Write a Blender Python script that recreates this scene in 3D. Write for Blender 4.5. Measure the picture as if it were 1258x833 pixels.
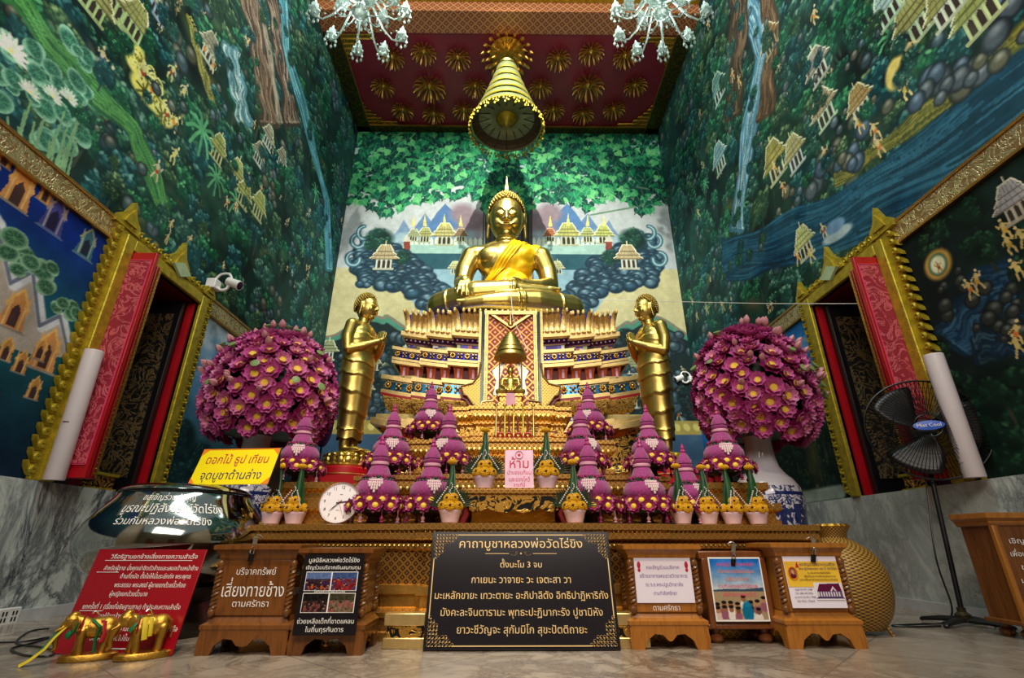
import bpy, math, random
import numpy as np
from mathutils import Vector, Matrix
from mathutils.bvhtree import BVHTree
from mathutils.geometry import tessellate_polygon
for _o in list(bpy.data.objects): bpy.data.objects.remove(_o)
SC = bpy.context.scene; COL = SC.collection
PI = math.pi; R = math.radians
# ---------------------------------------------------------------- camera
FPX, CX, CY = 604.0, 629.0, 416.5
PITCH = math.atan(252 / FPX); YAW = math.atan(7 * math.cos(PITCH) / FPX); CAMH = 0.6
cam = bpy.data.cameras.new('camera'); cam_o = bpy.data.objects.new('camera', cam); COL.objects.link(cam_o)
cam.sensor_width = 36; cam.lens = FPX / 1258 * 36; cam.clip_start = 0.05
cam_o.location = (0, 0, CAMH); cam_o.rotation_euler = (PI / 2 + PITCH, 0, -YAW)
SC.camera = cam_o
# ---------------------------------------------------------------- view, world, lights
SC.view_settings.view_transform = 'Standard'; SC.view_settings.look = 'None'
SC.view_settings.gamma = 1; SC.view_settings.use_curve_mapping = False
SC.view_settings.exposure = 0.0
wd = bpy.data.worlds.new('world'); SC.world = wd; wd.use_nodes = True
wd.node_tree.nodes['Background'].inputs[0].default_value = (0.80, 0.92, 0.88, 1)
wd.node_tree.nodes['Background'].inputs[1].default_value = 0.30
def lamp(name, kind, loc, target, energy, color=(1, 1, 1), size=1.0, **kw):
    d = bpy.data.lights.new(name, kind); d.energy = energy; d.color = color
    if kind == 'AREA':
        d.shape = 'RECTANGLE'; d.size = size; d.size_y = kw.pop('size_y', size)
    elif kind in ('SPOT', 'POINT'): d.shadow_soft_size = size
    for k, v in kw.items(): setattr(d, k, v)
    o = bpy.data.objects.new(name, d); COL.objects.link(o); o.location = loc
    o.rotation_euler = (Vector(target) - Vector(loc)).to_track_quat('-Z', 'Y').to_euler()
    return o
# hall light over the worshippers, added warm fill behind, spotlight on the image
lamp('hall_area', 'AREA', (0, 1.0, 11.5), (0, 7.5, 5.0), 600, (0.90, 1.0, 0.92), 6.5, size_y=1.5)
lamp('hall_area', 'AREA', (0, -3.0, 5.5), (0, 5, 1.6), 330, (1.0, 0.88, 0.76), 5, size_y=2)  # warm fill added to brighten the altar front, not a fixture
lamp('altar_spot', 'SPOT', (0, 2.2, 11.7), (0, 8.6, 7.2), 4600, (1.0, 0.97, 0.84), 0.05, spot_size=R(62), spot_blend=0.6)
for s in (-1, 1):
    lamp('chandelier_fill', 'POINT', (s * 2.9, 6.2, 9.9), (0, 6, 0), 45, (0.92, 1.0, 0.95), 0.5)  # added point light; the chandeliers themselves hang unlit
lamp('tier_fill_spot', 'SPOT', (0, 0.2, 7.2), (0, 4.3, 1.0), 1250, (1.0, 0.84, 0.62), 0.25, spot_size=R(46), spot_blend=0.7)  # added warm spot that brightens the altar and its tiers
# ---------------------------------------------------------------- measuring: where a line of sight of the photo meets a plane of the room
_cp, _sp, _cy, _sy = math.cos(PITCH), math.sin(PITCH), math.cos(YAW), math.sin(YAW)
def P(u, v, axis, val):
    a = (u - CX) / FPX; b = -(v - CY) / FPX
    y = _cp - b * _sp; z = _sp + b * _cp
    r = Vector((a * _cy + y * _sy, -a * _sy + y * _cy, z)); c = Vector((0, 0, CAMH))
    return c + r * ((val - c[axis]) / r[axis])
# ---------------------------------------------------------------- objects
def tag(o, label=None, cat=None, group=None, kind=None):
    for k, v in (('label', label), ('category', cat), ('group', group), ('kind', kind)):
        if v: o[k] = v
    return o
def thing(name, label, cat, loc=(0, 0, 0), rz=0, group=None, rot=None):
    o = bpy.data.objects.new(name, None); COL.objects.link(o); o.empty_display_size = 0.05
    o.location = loc; o.rotation_euler = rot if rot else (0, 0, rz)
    return tag(o, label, cat, group)
def link(name, me, parent=None, loc=(0, 0, 0), rot=(0, 0, 0), sc=(1, 1, 1)):
    o = bpy.data.objects.new(name, me); COL.objects.link(o)
    o.location = loc; o.rotation_euler = rot; o.scale = sc
    if parent: o.parent = parent
    return o
def dup(o, loc=None, rz=None, label=None, group=None, parent=None, sc=None):
    c = o.copy(); COL.objects.link(c)
    if parent: c.parent = parent
    if loc is not None: c.location = loc
    if rz is not None: c.rotation_euler = (0, 0, rz)
    if sc is not None: c.scale = (sc, sc, sc)
    if label: c['label'] = label
    if group: c['group'] = group
    for ch in list(o.children): dup(ch, parent=c)
    return c
class MB:
    def __init__(s): s.v = []; s.f = []; s.m = []; s.marks = []
    def add(s, V, F, m=0, M=None):
        n = len(s.v)
        if M is not None: V = [M @ Vector(p) for p in V]
        s.v.extend([tuple(p) for p in V]); s.f.extend([[i + n for i in f] for f in F]); s.m.extend([m] * len(F)); return s
    def box(s, c, d, m=0, M=None, taper=None):
        x, y, z = d[0] / 2, d[1] / 2, d[2] / 2; t = taper or (1, 1)
        V = [(c[0] + a * x * (t[0] if k > 0 else 1), c[1] + b * y * (t[1] if k > 0 else 1), c[2] + k * z) for k in (-1, 1) for a, b in ((-1, -1), (1, -1), (1, 1), (-1, 1))]
        return s.add(V, [[3, 2, 1, 0], [4, 5, 6, 7], [0, 1, 5, 4], [1, 2, 6, 5], [2, 3, 7, 6], [3, 0, 4, 7]], m, M)
    def lathe(s, prof, n=24, c=(0, 0, 0), m=0, M=None, cap=True, sq=1.0, rib=0, ribamp=0.0, sy=1.0):
        V = []; k = len(prof)
        for r, z in prof:
            for i in range(n):
                a = 2 * PI * i / n; rr = r * (1 + ribamp * math.cos(rib * a)) if rib else r
                V.append((c[0] + rr * math.cos(a), c[1] + rr * math.sin(a) * sy, c[2] + z))
        F = [[j * n + i, j * n + (i + 1) % n, (j + 1) * n + (i + 1) % n, (j + 1) * n + i] for j in range(k - 1) for i in range(n)]
        if cap:
            if prof[0][0] > 1e-5: F.append(list(range(n))[::-1])
            if prof[-1][0] > 1e-5: F.append([(k - 1) * n + i for i in range(n)])
        return s.add(V, F, m, M)
    def ball(s, c, r, n=10, k=6, m=0, M=None):
        if not hasattr(r, '__len__'): r = (r, r, r)
        V = [(c[0], c[1], c[2] - r[2])]; F = []
        for j in range(1, k):
            t = PI * j / k - PI / 2
            for i in range(n):
                a = 2 * PI * i / n; V.append((c[0] + r[0] * math.cos(t) * math.cos(a), c[1] + r[1] * math.cos(t) * math.sin(a), c[2] + r[2] * math.sin(t)))
        V.append((c[0], c[1], c[2] + r[2])); L = len(V) - 1
        for i in range(n):
            F.append([0, 1 + (i + 1) % n, 1 + i]); F.append([L, L - n + i, L - n + (i + 1) % n])
            for j in range(k - 2):
                a = 1 + j * n; F.append([a + i, a + (i + 1) % n, a + n + (i + 1) % n, a + n + i])
        return s.add(V, F, m, M)
    def tube(s, pts, r, n=8, m=0, M=None, closed=False, cap=True, flat=None):
        pts = [Vector(p) for p in pts]; L = len(pts); V = []
        if not hasattr(r, '__len__'): r = [r] * L
        up = None
        for i, p in enumerate(pts):
            if closed: d = pts[(i + 1) % L] - pts[i - 1]
            else: d = pts[min(i + 1, L - 1)] - pts[max(i - 1, 0)]
            if d.length < 1e-9: d = Vector((0, 0, 1))
            d.normalize()
            if up is None:
                up = Vector((0, 0, 1)) if abs(d.z) < .9 else Vector((1, 0, 0))
            a = d.cross(up)
            if a.length < 1e-6: a = d.orthogonal()
            a.normalize(); b = a.cross(d).normalized(); up = b
            for k in range(n):
                t = 2 * PI * k / n; V.append(p + a * (math.cos(t) * r[i]) + b * (math.sin(t) * r[i] * (flat or 1)))
        F = [[j * n + k, j * n + (k + 1) % n, ((j + 1) % L) * n + (k + 1) % n, ((j + 1) % L) * n + k] for j in range(L if closed else L - 1) for k in range(n)]
        if cap and not closed: F.append(list(range(n))[::-1]); F.append([(L - 1) * n + k for k in range(n)])
        return s.add(V, F, m, M)
    def prism(s, poly, y0, y1, m=0, M=None, holes=(), ax='y', side=None):
        """a flat outline in the x-z plane given thickness from y0 to y1"""
        loops = [list(poly)] + [list(h) for h in holes]
        allp = [p for l in loops for p in l]; n = len(allp)
        T = tessellate_polygon([[Vector((p[0], p[1], 0)) for p in l] for l in loops])
        V = [(p[0], y0, p[1]) for p in allp] + [(p[0], y1, p[1]) for p in allp]
        F = []
        for t in T:
            a, b, c = (Vector((*allp[i], 0)) for i in t)
            if (b - a).cross(c - a).z < 0: t = (t[0], t[2], t[1])
            F.append(list(t)); F.append([i + n for i in reversed(t)])
        k = 0; G = []
        for l in loops:
            L = len(l); G += [[k + (i + 1) % L, k + i, k + i + n, k + (i + 1) % L + n] for i in range(L)]; k += L
        s.add(V, F, m, M); s.add(V, G, m if side is None else side, M); return s
    def quad(s, a, b, c, d, m=0): return s.add([a, b, c, d], [[0, 1, 2, 3]], m)
    def grid(s, fn, nu, nv, m=0, M=None, closed_u=False):
        V = [fn(i / (nu if closed_u else nu - 1), j / (nv - 1)) for j in range(nv) for i in range(nu)]
        F = [[j * nu + i, j * nu + (i + 1) % nu, (j + 1) * nu + (i + 1) % nu, (j + 1) * nu + i] for j in range(nv - 1) for i in range(nu if closed_u else nu - 1)]
        return s.add(V, F, m, M)
    def sweep(s, path, prof, m=0, top=True, bottom=False, sag=None):
        """a moulding: profile (out, z) carried along an open plan outline with mitred corners"""
        L = len(path); V = []; k = len(prof); off = []
        for i in range(L):
            a = Vector(path[i]) - Vector(path[i - 1]) if i else Vector(path[1]) - Vector(path[0])
            b = Vector(path[i + 1]) - Vector(path[i]) if i < L - 1 else a
            a = a.normalized(); b = b.normalized()
            na = Vector((a.y, -a.x)); nb = Vector((b.y, -b.x)); q = na + nb
            q = q / max(q.dot(na), .2) if q.length > 1e-6 else na
            off.append(q)
        for i in range(L):
            for o, z in prof:
                x = path[i][0] + off[i].x * o; y = path[i][1] + off[i].y * o
                V.append((x, y, z + (sag(x) if sag else 0)))
        F = [[i * k + j, (i + 1) * k + j, (i + 1) * k + j + 1, i * k + j + 1] for i in range(L - 1) for j in range(k - 1)]
        if top: F.append([i * k + k - 1 for i in range(L)])
        if bottom: F.append([i * k for i in range(L)][::-1])
        F.append([j for j in range(k)][::-1] ); F.append([(L - 1) * k + j for j in range(k)])
        return s.add(V, F, m)
    def mesh(s, name, mats, smooth=35):
        me = bpy.data.meshes.new(name); me.from_pydata(s.v, [], s.f)
        for m in (mats if isinstance(mats, (list, tuple)) else [mats]): me.materials.append(m)
        me.polygons.foreach_set('material_index', s.m)
        if smooth:
            me.polygons.foreach_set('use_smooth', [True] * len(s.f)); me.update(); me.set_sharp_from_angle(angle=R(smooth))
        me.update(); return me
    def build(s, name, mats, parent=None, loc=(0, 0, 0), rot=(0, 0, 0), sc=(1, 1, 1), smooth=35, bevel=0):
        if 'lettering' in name and len(s.marks) > 1:      # each line of writing is a part of its own
            ends = s.marks[1:] + [(len(s.v), len(s.f))]; o = None
            for i, ((v0, f0), (v1, f1)) in enumerate(zip(s.marks, ends)):
                if i == 0: v0 = f0 = 0
                q = MB(); q.v = s.v[v0:v1]; q.f = [[k - v0 for k in f] for f in s.f[f0:f1]]; q.m = s.m[f0:f1]; o = q.build(name, mats, parent, loc, rot, sc, smooth)
            return o
        o = link(name, s.mesh(name, mats, smooth), parent, loc, rot, sc)
        if bevel:
            b = o.modifiers.new('bevel', 'BEVEL'); b.width = bevel; b.segments = 2; b.limit_method = 'ANGLE'; b.angle_limit = R(40)
        return o
def baked(o):
    """the object's mesh with its modifiers applied"""
    dg = bpy.context.evaluated_depsgraph_get(); me = bpy.data.meshes.new_from_object(o.evaluated_get(dg)); o.modifiers.clear(); o.data = me; return me
# ---------------------------------------------------------------- lettering: outlines of the built-in font filled glyph by glyph
_G = {}
def _ev(body, off):
    c = bpy.data.curves.new('glyph', 'FONT'); c.body = body; c.fill_mode = 'NONE'; c.resolution_u = 2; c.offset = off
    o = bpy.data.objects.new('glyph', c); COL.objects.link(o)
    dg = bpy.context.evaluated_depsgraph_get(); dg.update(); m = bpy.data.meshes.new_from_object(o.evaluated_get(dg))
    V = [(q.co.x, q.co.y) for q in m.vertices]; E_ = [tuple(e.vertices) for e in m.edges]
    bpy.data.objects.remove(o); bpy.data.curves.remove(c); bpy.data.meshes.remove(m); return V, E_
def glyph(ch, off):
    off = round(off / .012) * .012; k = (ch, off)
    if k in _G: return _G[k]
    a = max(p[0] for p in _ev('|' + ch + '|', 0)[0]) - max(p[0] for p in _ev('||', 0)[0])
    polys = []
    if ch != ' ':
        V, E_ = _ev(ch, off); adj = {}
        for p, q in E_: adj.setdefault(p, []).append(q); adj.setdefault(q, []).append(p)
        seen = set(); loops = []
        for s0 in sorted(adj):
            if s0 in seen: continue
            L = [s0]; seen.add(s0); cur = s0
            while True:
                nx = [q for q in adj[cur] if q not in seen]
                if not nx: break
                cur = nx[0]; seen.add(cur); L.append(cur)
            pts = []
            for i in L:
                if not pts or (V[i][0] - pts[-1][0]) ** 2 + (V[i][1] - pts[-1][1]) ** 2 > 1e-7: pts.append(V[i])
            if len(pts) > 2:
                A = sum(pts[i - 1][0] * pts[i][1] - pts[i][0] * pts[i - 1][1] for i in range(len(pts))) / 2
                if abs(A) > 1e-5: loops.append((A, pts))
        if loops:
            sg = 1 if max(loops, key=lambda t: abs(t[0]))[0] > 0 else -1
            def inside(p, poly):
                r = False
                for i in range(len(poly)):
                    (x1, y1), (x2, y2) = poly[i - 1], poly[i]
                    if (y1 > p[1]) != (y2 > p[1]) and p[0] < (x2 - x1) * (p[1] - y1) / (y2 - y1) + x1: r = not r
                return r
            for A, o in loops:
                if A * sg > 0:
                    ls = [o] + [h for B, h in loops if B * sg < 0 and inside(h[0], o)]
                    T = tessellate_polygon([[Vector((x, y, 0)) for x, y in l] for l in ls])
                    polys.append(([p for l in ls for p in l], [list(t) for t in T]))
    _G[k] = (a, polys); return _G[k]
TONE = '\u0e48\u0e49\u0e4a\u0e4b\u0e4c'; ABOVE = '\u0e31\u0e34\u0e35\u0e36\u0e37\u0e47\u0e4d'; TALL = '\u0e1b\u0e1d\u0e1f'
def text(mb, s, x, z, size, m=0, bold=0.0, align='C', y=0.0, wid=1.0, slant=0.0, fit=None, M=None, nrm=-1):
    """one line of writing in the x-z plane, facing -y"""
    mb.marks.append((len(mb.v), len(mb.f))); items = []; cx = 0; prev = ''; bold += .004
    for i, ch in enumerate(s):
        a, polys = glyph(ch, bold); dx = dy = 0
        if ch in TONE and (prev in ABOVE or (i + 1 < len(s) and s[i + 1] == '\u0e33')): dy = 0.2
        base = next((q for q in reversed(s[:i]) if q not in TONE + ABOVE), '')
        if ch in TONE + ABOVE and base and base in TALL: dx = -0.12
        items.append((cx + dx, dy, polys)); cx += a; prev = ch
    if fit: wid = fit / (cx * size)
    x0 = x - {'C': cx / 2, 'L': 0, 'R': cx}[align] * size * wid
    for px, dy, polys in items:
        for pts, T in polys:
            V = [(x0 + (px + p[0]) * size * wid + slant * p[1] * size, y, z + (p[1] + dy) * size) for p in pts]
            F = []
            for t in T:
                a, b, c = (Vector(V[i]) for i in t)
                F.append(t if (b - a).cross(c - a).y * nrm > 0 else t[::-1])
            mb.add(V, F, m, M)

for _ch in sorted(set('คาถาบูชาหลวงพ่อวัดไร่ขิงตั้งนะโม3จบกาเยนะวาจายะวะเจตะสามะเหลักขายะเทวะอะภิปาลิอิทธิปาฏิหาริกังมังคะจินตารามะพุทธปะฏิมาชีวัญจะสุกัมมิโกสุขะปัตติถายะดอกไม้ธูปเทียนจุดบูชาด้านล่างวิธีอธิษฐานยกช้างเสี่ยงทายความสำเร็จสำหรับผู้ชายนั่งคุกเข่าชิดตัวช้างและเสมอหน้าที่ถนัดใจให้มั่นระลึกถึงพระสงฆ์ด้วยนิ้วก้อยหญิงครั้งเรื่องฝฟศฐฎฒณซฉฌฮฬ() บริจาคทรัพย์ตามศรัทธาฉห้ามแก้บนวางมูลนิธิโครงการ๙.0123456789-ABCDEFGHIJKLMNOPRSTUabcdefghilmnopqrstuvwxyzMC')):
    for _b in (0, .012, .024): glyph(_ch, _b)
# ---------------------------------------------------------------- materials
def lin(c): return tuple(((x / 255) / 12.92 if x / 255 <= 0.04045 else ((x / 255 + 0.055) / 1.055) ** 2.4) for x in c)
class NT:
    def __init__(s, name):
        s.mat = bpy.data.materials.new(name); s.mat.use_nodes = True; s.t = s.mat.node_tree; s.b = s.t.nodes['Principled BSDF']
    def n(s, kind, ins=None, **props):
        d = s.t.nodes.new('ShaderNode' + kind)
        for k, v in props.items(): setattr(d, k, v)
        for k, v in (ins or {}).items():
            if isinstance(v, bpy.types.NodeSocket): s.t.links.new(v, d.inputs[k])
            else: d.inputs[k].default_value = v
        return d
    def math(s, op, a, b=0.0, c=None):
        d = s.n('Math', {0: a, 1: b}, operation=op)
        if c is not None: d.inputs[2].default_value = c
        return d.outputs[0]
    def mix(s, f, a, b):
        d = s.n('Mix', data_type='RGBA')
        for i, v in ((0, f), (6, a), (7, b)):
            if isinstance(v, bpy.types.NodeSocket): s.t.links.new(v, d.inputs[i])
            else: d.inputs[i].default_value = v if i == 0 else (*v, 1)[:4]
        return d.outputs[2]
    def ramp(s, f, stops, interp='LINEAR'):
        d = s.n('ValToRGB', {0: f}); e = d.color_ramp; e.interpolation = interp
        while len(e.elements) < len(stops): e.elements.new(.5)
        for q, (p, c) in zip(e.elements, stops): q.position = p; q.color = (*c, 1)[:4] if hasattr(c, '__len__') else (c, c, c, 1)
        return d.outputs[0]
    def co(s, which='Object', scale=(1, 1, 1), rot=(0, 0, 0)):
        return s.n('Mapping', {0: s.n('TexCoord').outputs[which], 2: rot, 3: scale}).outputs[0]
    def noise(s, v, scale, detail=3, rough=.5, dist=0.0): return s.n('TexNoise', {'Vector': v, 'Scale': scale, 'Detail': detail, 'Roughness': rough, 'Distortion': dist}).outputs[0]
    def set(s, **kw):
        names = dict(color='Base Color', metal='Metallic', rough='Roughness', spec='Specular IOR Level', normal='Normal', trans='Transmission Weight', emit='Emission Color', emits='Emission Strength', alpha='Alpha', coat='Coat Weight', sheen='Sheen Weight', ior='IOR')
        for k, v in kw.items():
            i = s.b.inputs[names[k]]
            if isinstance(v, bpy.types.NodeSocket): s.t.links.new(v, i)
            else: i.default_value = (*v, 1)[:4] if hasattr(v, '__len__') else v
        return s.mat
    def bump(s, h, strength=.4, dist=.01): return s.n('Bump', {'Height': h, 'Strength': strength, 'Distance': dist}).outputs[0]
def pm(name, rgb, rough=.5, metal=0.0, vary=.12, scale=8.0, bump=0.0, spec=.5, **kw):
    """a plain material with a little procedural unevenness; rgb in sRGB bytes"""
    t = NT(name); v = t.co(); c = lin(rgb); nz = t.noise(v, scale, 4)
    col = t.ramp(nz, [(.3, tuple(x * (1 - vary) for x in c)), (.7, tuple(min(1, x * (1 + vary)) for x in c))])
    t.set(color=col, rough=rough, metal=metal, spec=spec, **kw)
    if bump: t.set(normal=t.bump(t.noise(v, scale * 4, 4), bump, .01))
    return t.mat
gold = pm('polished_gold', (212, 186, 104), .35, 1, .1, 5, .08)
gold_leaf = pm('gold_leaf', (208, 162, 82), .38, 1, .15, 14, .25)
gold_dark = pm('aged_gold', (196, 150, 62), .42, 1, .25, 10, .3)
gold_hair = pm('matt_gold', (206, 178, 98), .45, 1, .15, 30, .3)
gold_paint = pm('yellow_gold_paint', (180, 158, 42), .42, .5, .25, 14, .5)
def carved(name, scale, light=(226, 182, 92), dark=(70, 40, 14), edge=.33, axis=True):
    """gilded relief: leafy cells standing out of dark recesses"""
    t = NT(name); v = t.co()
    vo = t.n('TexVoronoi', {'Vector': v, 'Scale': scale, 'Randomness': .9}, feature='F1').outputs[0]
    nz = t.noise(v, scale * 2.2, 3, .6)
    h = t.math('ADD', vo, t.math('MULTIPLY', nz, .45))
    f = t.ramp(h, [(.45, 0), (.5 + edge, 1)])
    t.set(color=t.mix(t.math('MULTIPLY', f, .8), lin(light), lin(dark)), metal=t.math('SUBTRACT', 1.0, t.math('MULTIPLY', f, .5)), rough=.38, normal=t.bump(h, -.9, .6 / scale))
    return t.mat
def scroll(name, scale, light, dark, lo, hi, dist=1.6):
    """gilt scrollwork winding over a darker ground"""
    t = NT(name); nz = t.noise(t.co(), scale, 2, .5, dist); f = t.ramp(t.math('ABSOLUTE', t.math('SUBTRACT', nz, .5)), [(lo, 1), (hi, 0)])
    t.set(color=t.mix(f, lin(dark), lin(light)), metal=t.math('ADD', .3, t.math('MULTIPLY', f, .6)), rough=.38, normal=t.bump(f, .7, .008)); return t.mat
gold_carved = scroll('carved_gold', 15, (222, 176, 88), (104, 66, 24), .06, .13)
gold_openwork = scroll('gold_openwork', 11, (212, 164, 76), (14, 11, 10), .055, .09)
def diamond(name, k, la, lb, w=.16, metal=1.0, use=('X', 'Z')):
    """diagonal lattice of bars with a boss where a cell is open"""
    t = NT(name); sx = t.n('SeparateXYZ', {0: t.co()}).outputs; a = sx[use[0]]; b = t.math('ADD', sx['Y'], sx['Z']) if use[1] == 'S' else sx[use[1]]
    def tri(q): return t.math('ABSOLUTE', t.math('SUBTRACT', t.math('FRACT', t.math('MULTIPLY', q, k)), .5))
    d1 = tri(t.math('ADD', a, b)); d2 = tri(t.math('SUBTRACT', a, b))
    bar = t.math('MAXIMUM', t.math('LESS_THAN', d1, w / 2), t.math('LESS_THAN', d2, w / 2))
    boss = t.math('LESS_THAN', t.math('ADD', t.math('POWER', t.math('SUBTRACT', d1, .5), 2.0), t.math('POWER', t.math('SUBTRACT', d2, .5), 2.0)), .022)
    f = t.math('MAXIMUM', bar, boss)
    h = t.math('SUBTRACT', .5, t.math('MINIMUM', d1, d2))
    t.set(color=t.mix(f, lin(lb), lin(la)), metal=t.math('MULTIPLY', f, metal), rough=.36, normal=t.bump(f, .6, .01)); return t.mat
gold_carved_fine = diamond('fine_band_gold', 21, (214, 166, 86), (116, 76, 30), .38)
lattice_gold = diamond('gold_lattice', 17, (214, 166, 80), (58, 26, 12), .34)
lattice_red = diamond('red_gold_lattice', 6.4, (200, 154, 84), (158, 20, 16), .17)
white = pm('white_plastic', (232, 228, 226), .35)
black = pm('black_plastic', (16, 16, 17), .4)
black_metal = pm('black_wire', (20, 20, 20), .35, .3)
red_paint = pm('red_lacquer', (168, 12, 26), .35, 0, .1, 3)
red_deep = pm('deep_red', (104, 10, 20), .5, 0, .1, 3)
red_board = pm('red_board', (150, 6, 26), .3, 0, .04, 3)
ink_white = pm('white_lettering', (240, 236, 232), .5, 0, .02)
ink_gold = pm('gold_lettering', (226, 190, 130), .45, .2, .06)
ink_red = pm('red_ink', (190, 20, 60), .5); ink_blue = pm('navy_ink', (40, 26, 92), .5); ink_black = pm('black_ink', (22, 20, 26), .5)
ink_orange = pm('orange_ink', (240, 130, 30), .5); ink_pink = pm('pink_ink', (226, 70, 110), .5); ink_purple = pm('purple_ink', (104, 70, 150), .5)
paper = pm('white_paper', (232, 222, 238), .6, 0, .02)
yellow_board = pm('yellow_board', (250, 226, 0), .45, 0, .03)
steel = pm('mirror_steel', (168, 174, 172), .09, 1, .03)
chrome = pm('chrome', (206, 204, 200), .18, 1, .03)
leaf_green = pm('banana_leaf', (24, 70, 36), .45, 0, .25, 12)
leaf_dark = pm('dark_leaf', (18, 52, 30), .5, 0, .3, 12)
petal_m = pm('magenta_petal', (158, 38, 106), .5, 0, .18, 22)
petal_l = pm('lilac_pink_petal', (194, 84, 152), .5, 0, .22, 16)
petal_d = pm('plum_petal', (126, 22, 78), .5, 0, .2, 20)
stamen = pm('yellow_stamen', (244, 206, 70), .6, 0, .15, 60, .5)
marigold = pm('marigold', (232, 176, 6), .6, 0, .18, 60, .6)
maroon = pm('maroon_bud', (70, 12, 22), .6)
jasmine = pm('jasmine_white', (226, 204, 206), .6, 0, .1, 40)
rope_pink = pm('pale_pink_band', (206, 150, 172), .6)
bud_m = pm('lotus_bud', (196, 132, 140), .5, 0, .25, 9)
pod_m = pm('seed_pod_green', (120, 144, 84), .5, 0, .2, 20)
pot_m = pm('lilac_white_pot', (216, 190, 212), .4, 0, .04)
ceramic = pm('grey_glaze', (150, 142, 156), .2, 0, .06, 3)
def fibrous(name, rgb, k):
    t = NT(name); v = t.co(); c = lin(rgb)
    w = t.noise(t.co(scale=(1, 1, .25)), k, 3, .7)
    t.set(color=t.ramp(w, [(.3, tuple(x * .6 for x in c)), (.7, tuple(min(1, x * 1.3) for x in c))]), rough=.6, sheen=.3, normal=t.bump(w, .8, .01)); return t.mat
bulb_m = fibrous('magenta_fibre', (150, 34, 116), 90)
def wood_mat(name, a, b, rough=.32):
    t = NT(name); v = t.co(scale=(9, 9, 1.0)); nz = t.noise(v, 2.2, 5, .6, 1.2)
    t.set(color=t.ramp(nz, [(.25, lin(a)), (.55, lin(b)), (.8, lin(a))]), rough=rough, coat=.15, normal=t.bump(nz, .15, .005)); return t.mat
wood = wood_mat('varnished_teak', (78, 42, 16), (122, 72, 28)); wood_light = wood_mat('golden_teak', (128, 74, 22), (168, 106, 38)); wood_red = wood_mat('reddish_wood', (88, 46, 22), (120, 66, 32))
def marble(name, base, vein, rot=0.0, tile=None):
    t = NT(name); v = t.co(rot=(0.5, 0.4, rot), scale=(1.0, 1.0, .55))
    n1 = t.noise(v, 1.0, 9, .68, .5); n2 = t.noise(v, 2.3, 8, .7, .7); n3 = t.noise(v, .5, 3, .5, .4)
    v1 = t.ramp(t.math('ABSOLUTE', t.math('SUBTRACT', n1, .5)), [(0, 1), (.035, .0)])
    v2 = t.ramp(t.math('ABSOLUTE', t.math('SUBTRACT', n2, .52)), [(0, .8), (.09, 0)])
    msk = t.ramp(n3, [(.40, .4), (.6, 1)])
    f = t.math('MULTIPLY', t.math('MAXIMUM', v1, v2), msk)
    c = t.mix(f, t.ramp(n3, [(.3, tuple(x * .82 for x in lin(base))), (.7, lin(base))]), lin(vein))
    rough = .12
    if tile:
        k, ang = tile; sx = t.n('SeparateXYZ', {0: t.co(rot=(0, 0, ang), scale=(k, k, k))}).outputs
        cell = t.n('TexWhiteNoise', {0: t.n('CombineXYZ', {0: t.math('FLOOR', sx[0]), 1: t.math('FLOOR', sx[1])}).outputs[0]}, noise_dimensions='3D').outputs[0]
        sh = t.ramp(cell, [(0, .74), (1, 1.0)])
        c = t.n('Mix', {0: 1.0, 6: c, 7: sh}, data_type='RGBA', blend_type='MULTIPLY').outputs[2]
        def e(q): return t.math('ABSOLUTE', t.math('SUBTRACT', t.math('FRACT', q), .5))
        g = t.math('GREATER_THAN', t.math('MAXIMUM', e(sx[0]), e(sx[1])), .494)
        c = t.mix(t.math('MULTIPLY', g, .6), c, (.10, .085, .07))
        rough = t.math('ADD', .16, t.math('MULTIPLY', n1, .12))
    t.set(color=c, rough=rough); return t.mat
marble_wall = marble('grey_veined_marble', (216, 222, 218), (46, 56, 70))
marble_floor = marble('beige_marble_tiles', (178, 162, 146), (104, 88, 76), .6, (1.25, .75))
def frieze(name, k, light, dark):
    """gilt scrollwork of flowers in a running band"""
    t = NT(name); s = t.n('SeparateXYZ', {0: t.co()}).outputs; run = t.math('ADD', s[0], s[1])
    a = t.math('SUBTRACT', t.math('FRACT', t.math('MULTIPLY', run, k)), .5); b = t.math('MULTIPLY', t.math('SUBTRACT', t.math('FRACT', t.math('MULTIPLY', s[2], k)), .5), 1.0)
    r = t.math('SQRT', t.math('ADD', t.math('MULTIPLY', a, a), t.math('MULTIPLY', b, b))); an = t.math('ARCTAN2', b, a)
    w = t.math('SINE', t.math('ADD', t.math('MULTIPLY', r, 40.0), t.math('MULTIPLY', an, 5.0)))
    nz = t.noise(t.co(), k * 9, 2); f = t.ramp(t.math('ADD', t.math('MULTIPLY', w, .3), nz), [(.4, 0), (.62, 1)])
    t.set(color=t.mix(f, lin(dark), lin(light)), rough=.45, metal=.25, normal=t.bump(f, .4, .006)); return t.mat
frieze_m = scroll('gilt_frieze', 9, (214, 194, 152), (140, 112, 70), .05, .11, 2.2)
beam_m = diamond('red_gilt_stencil', 5.5, (196, 140, 90), (150, 66, 48), .26, .1, ('X', 'S'))
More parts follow.
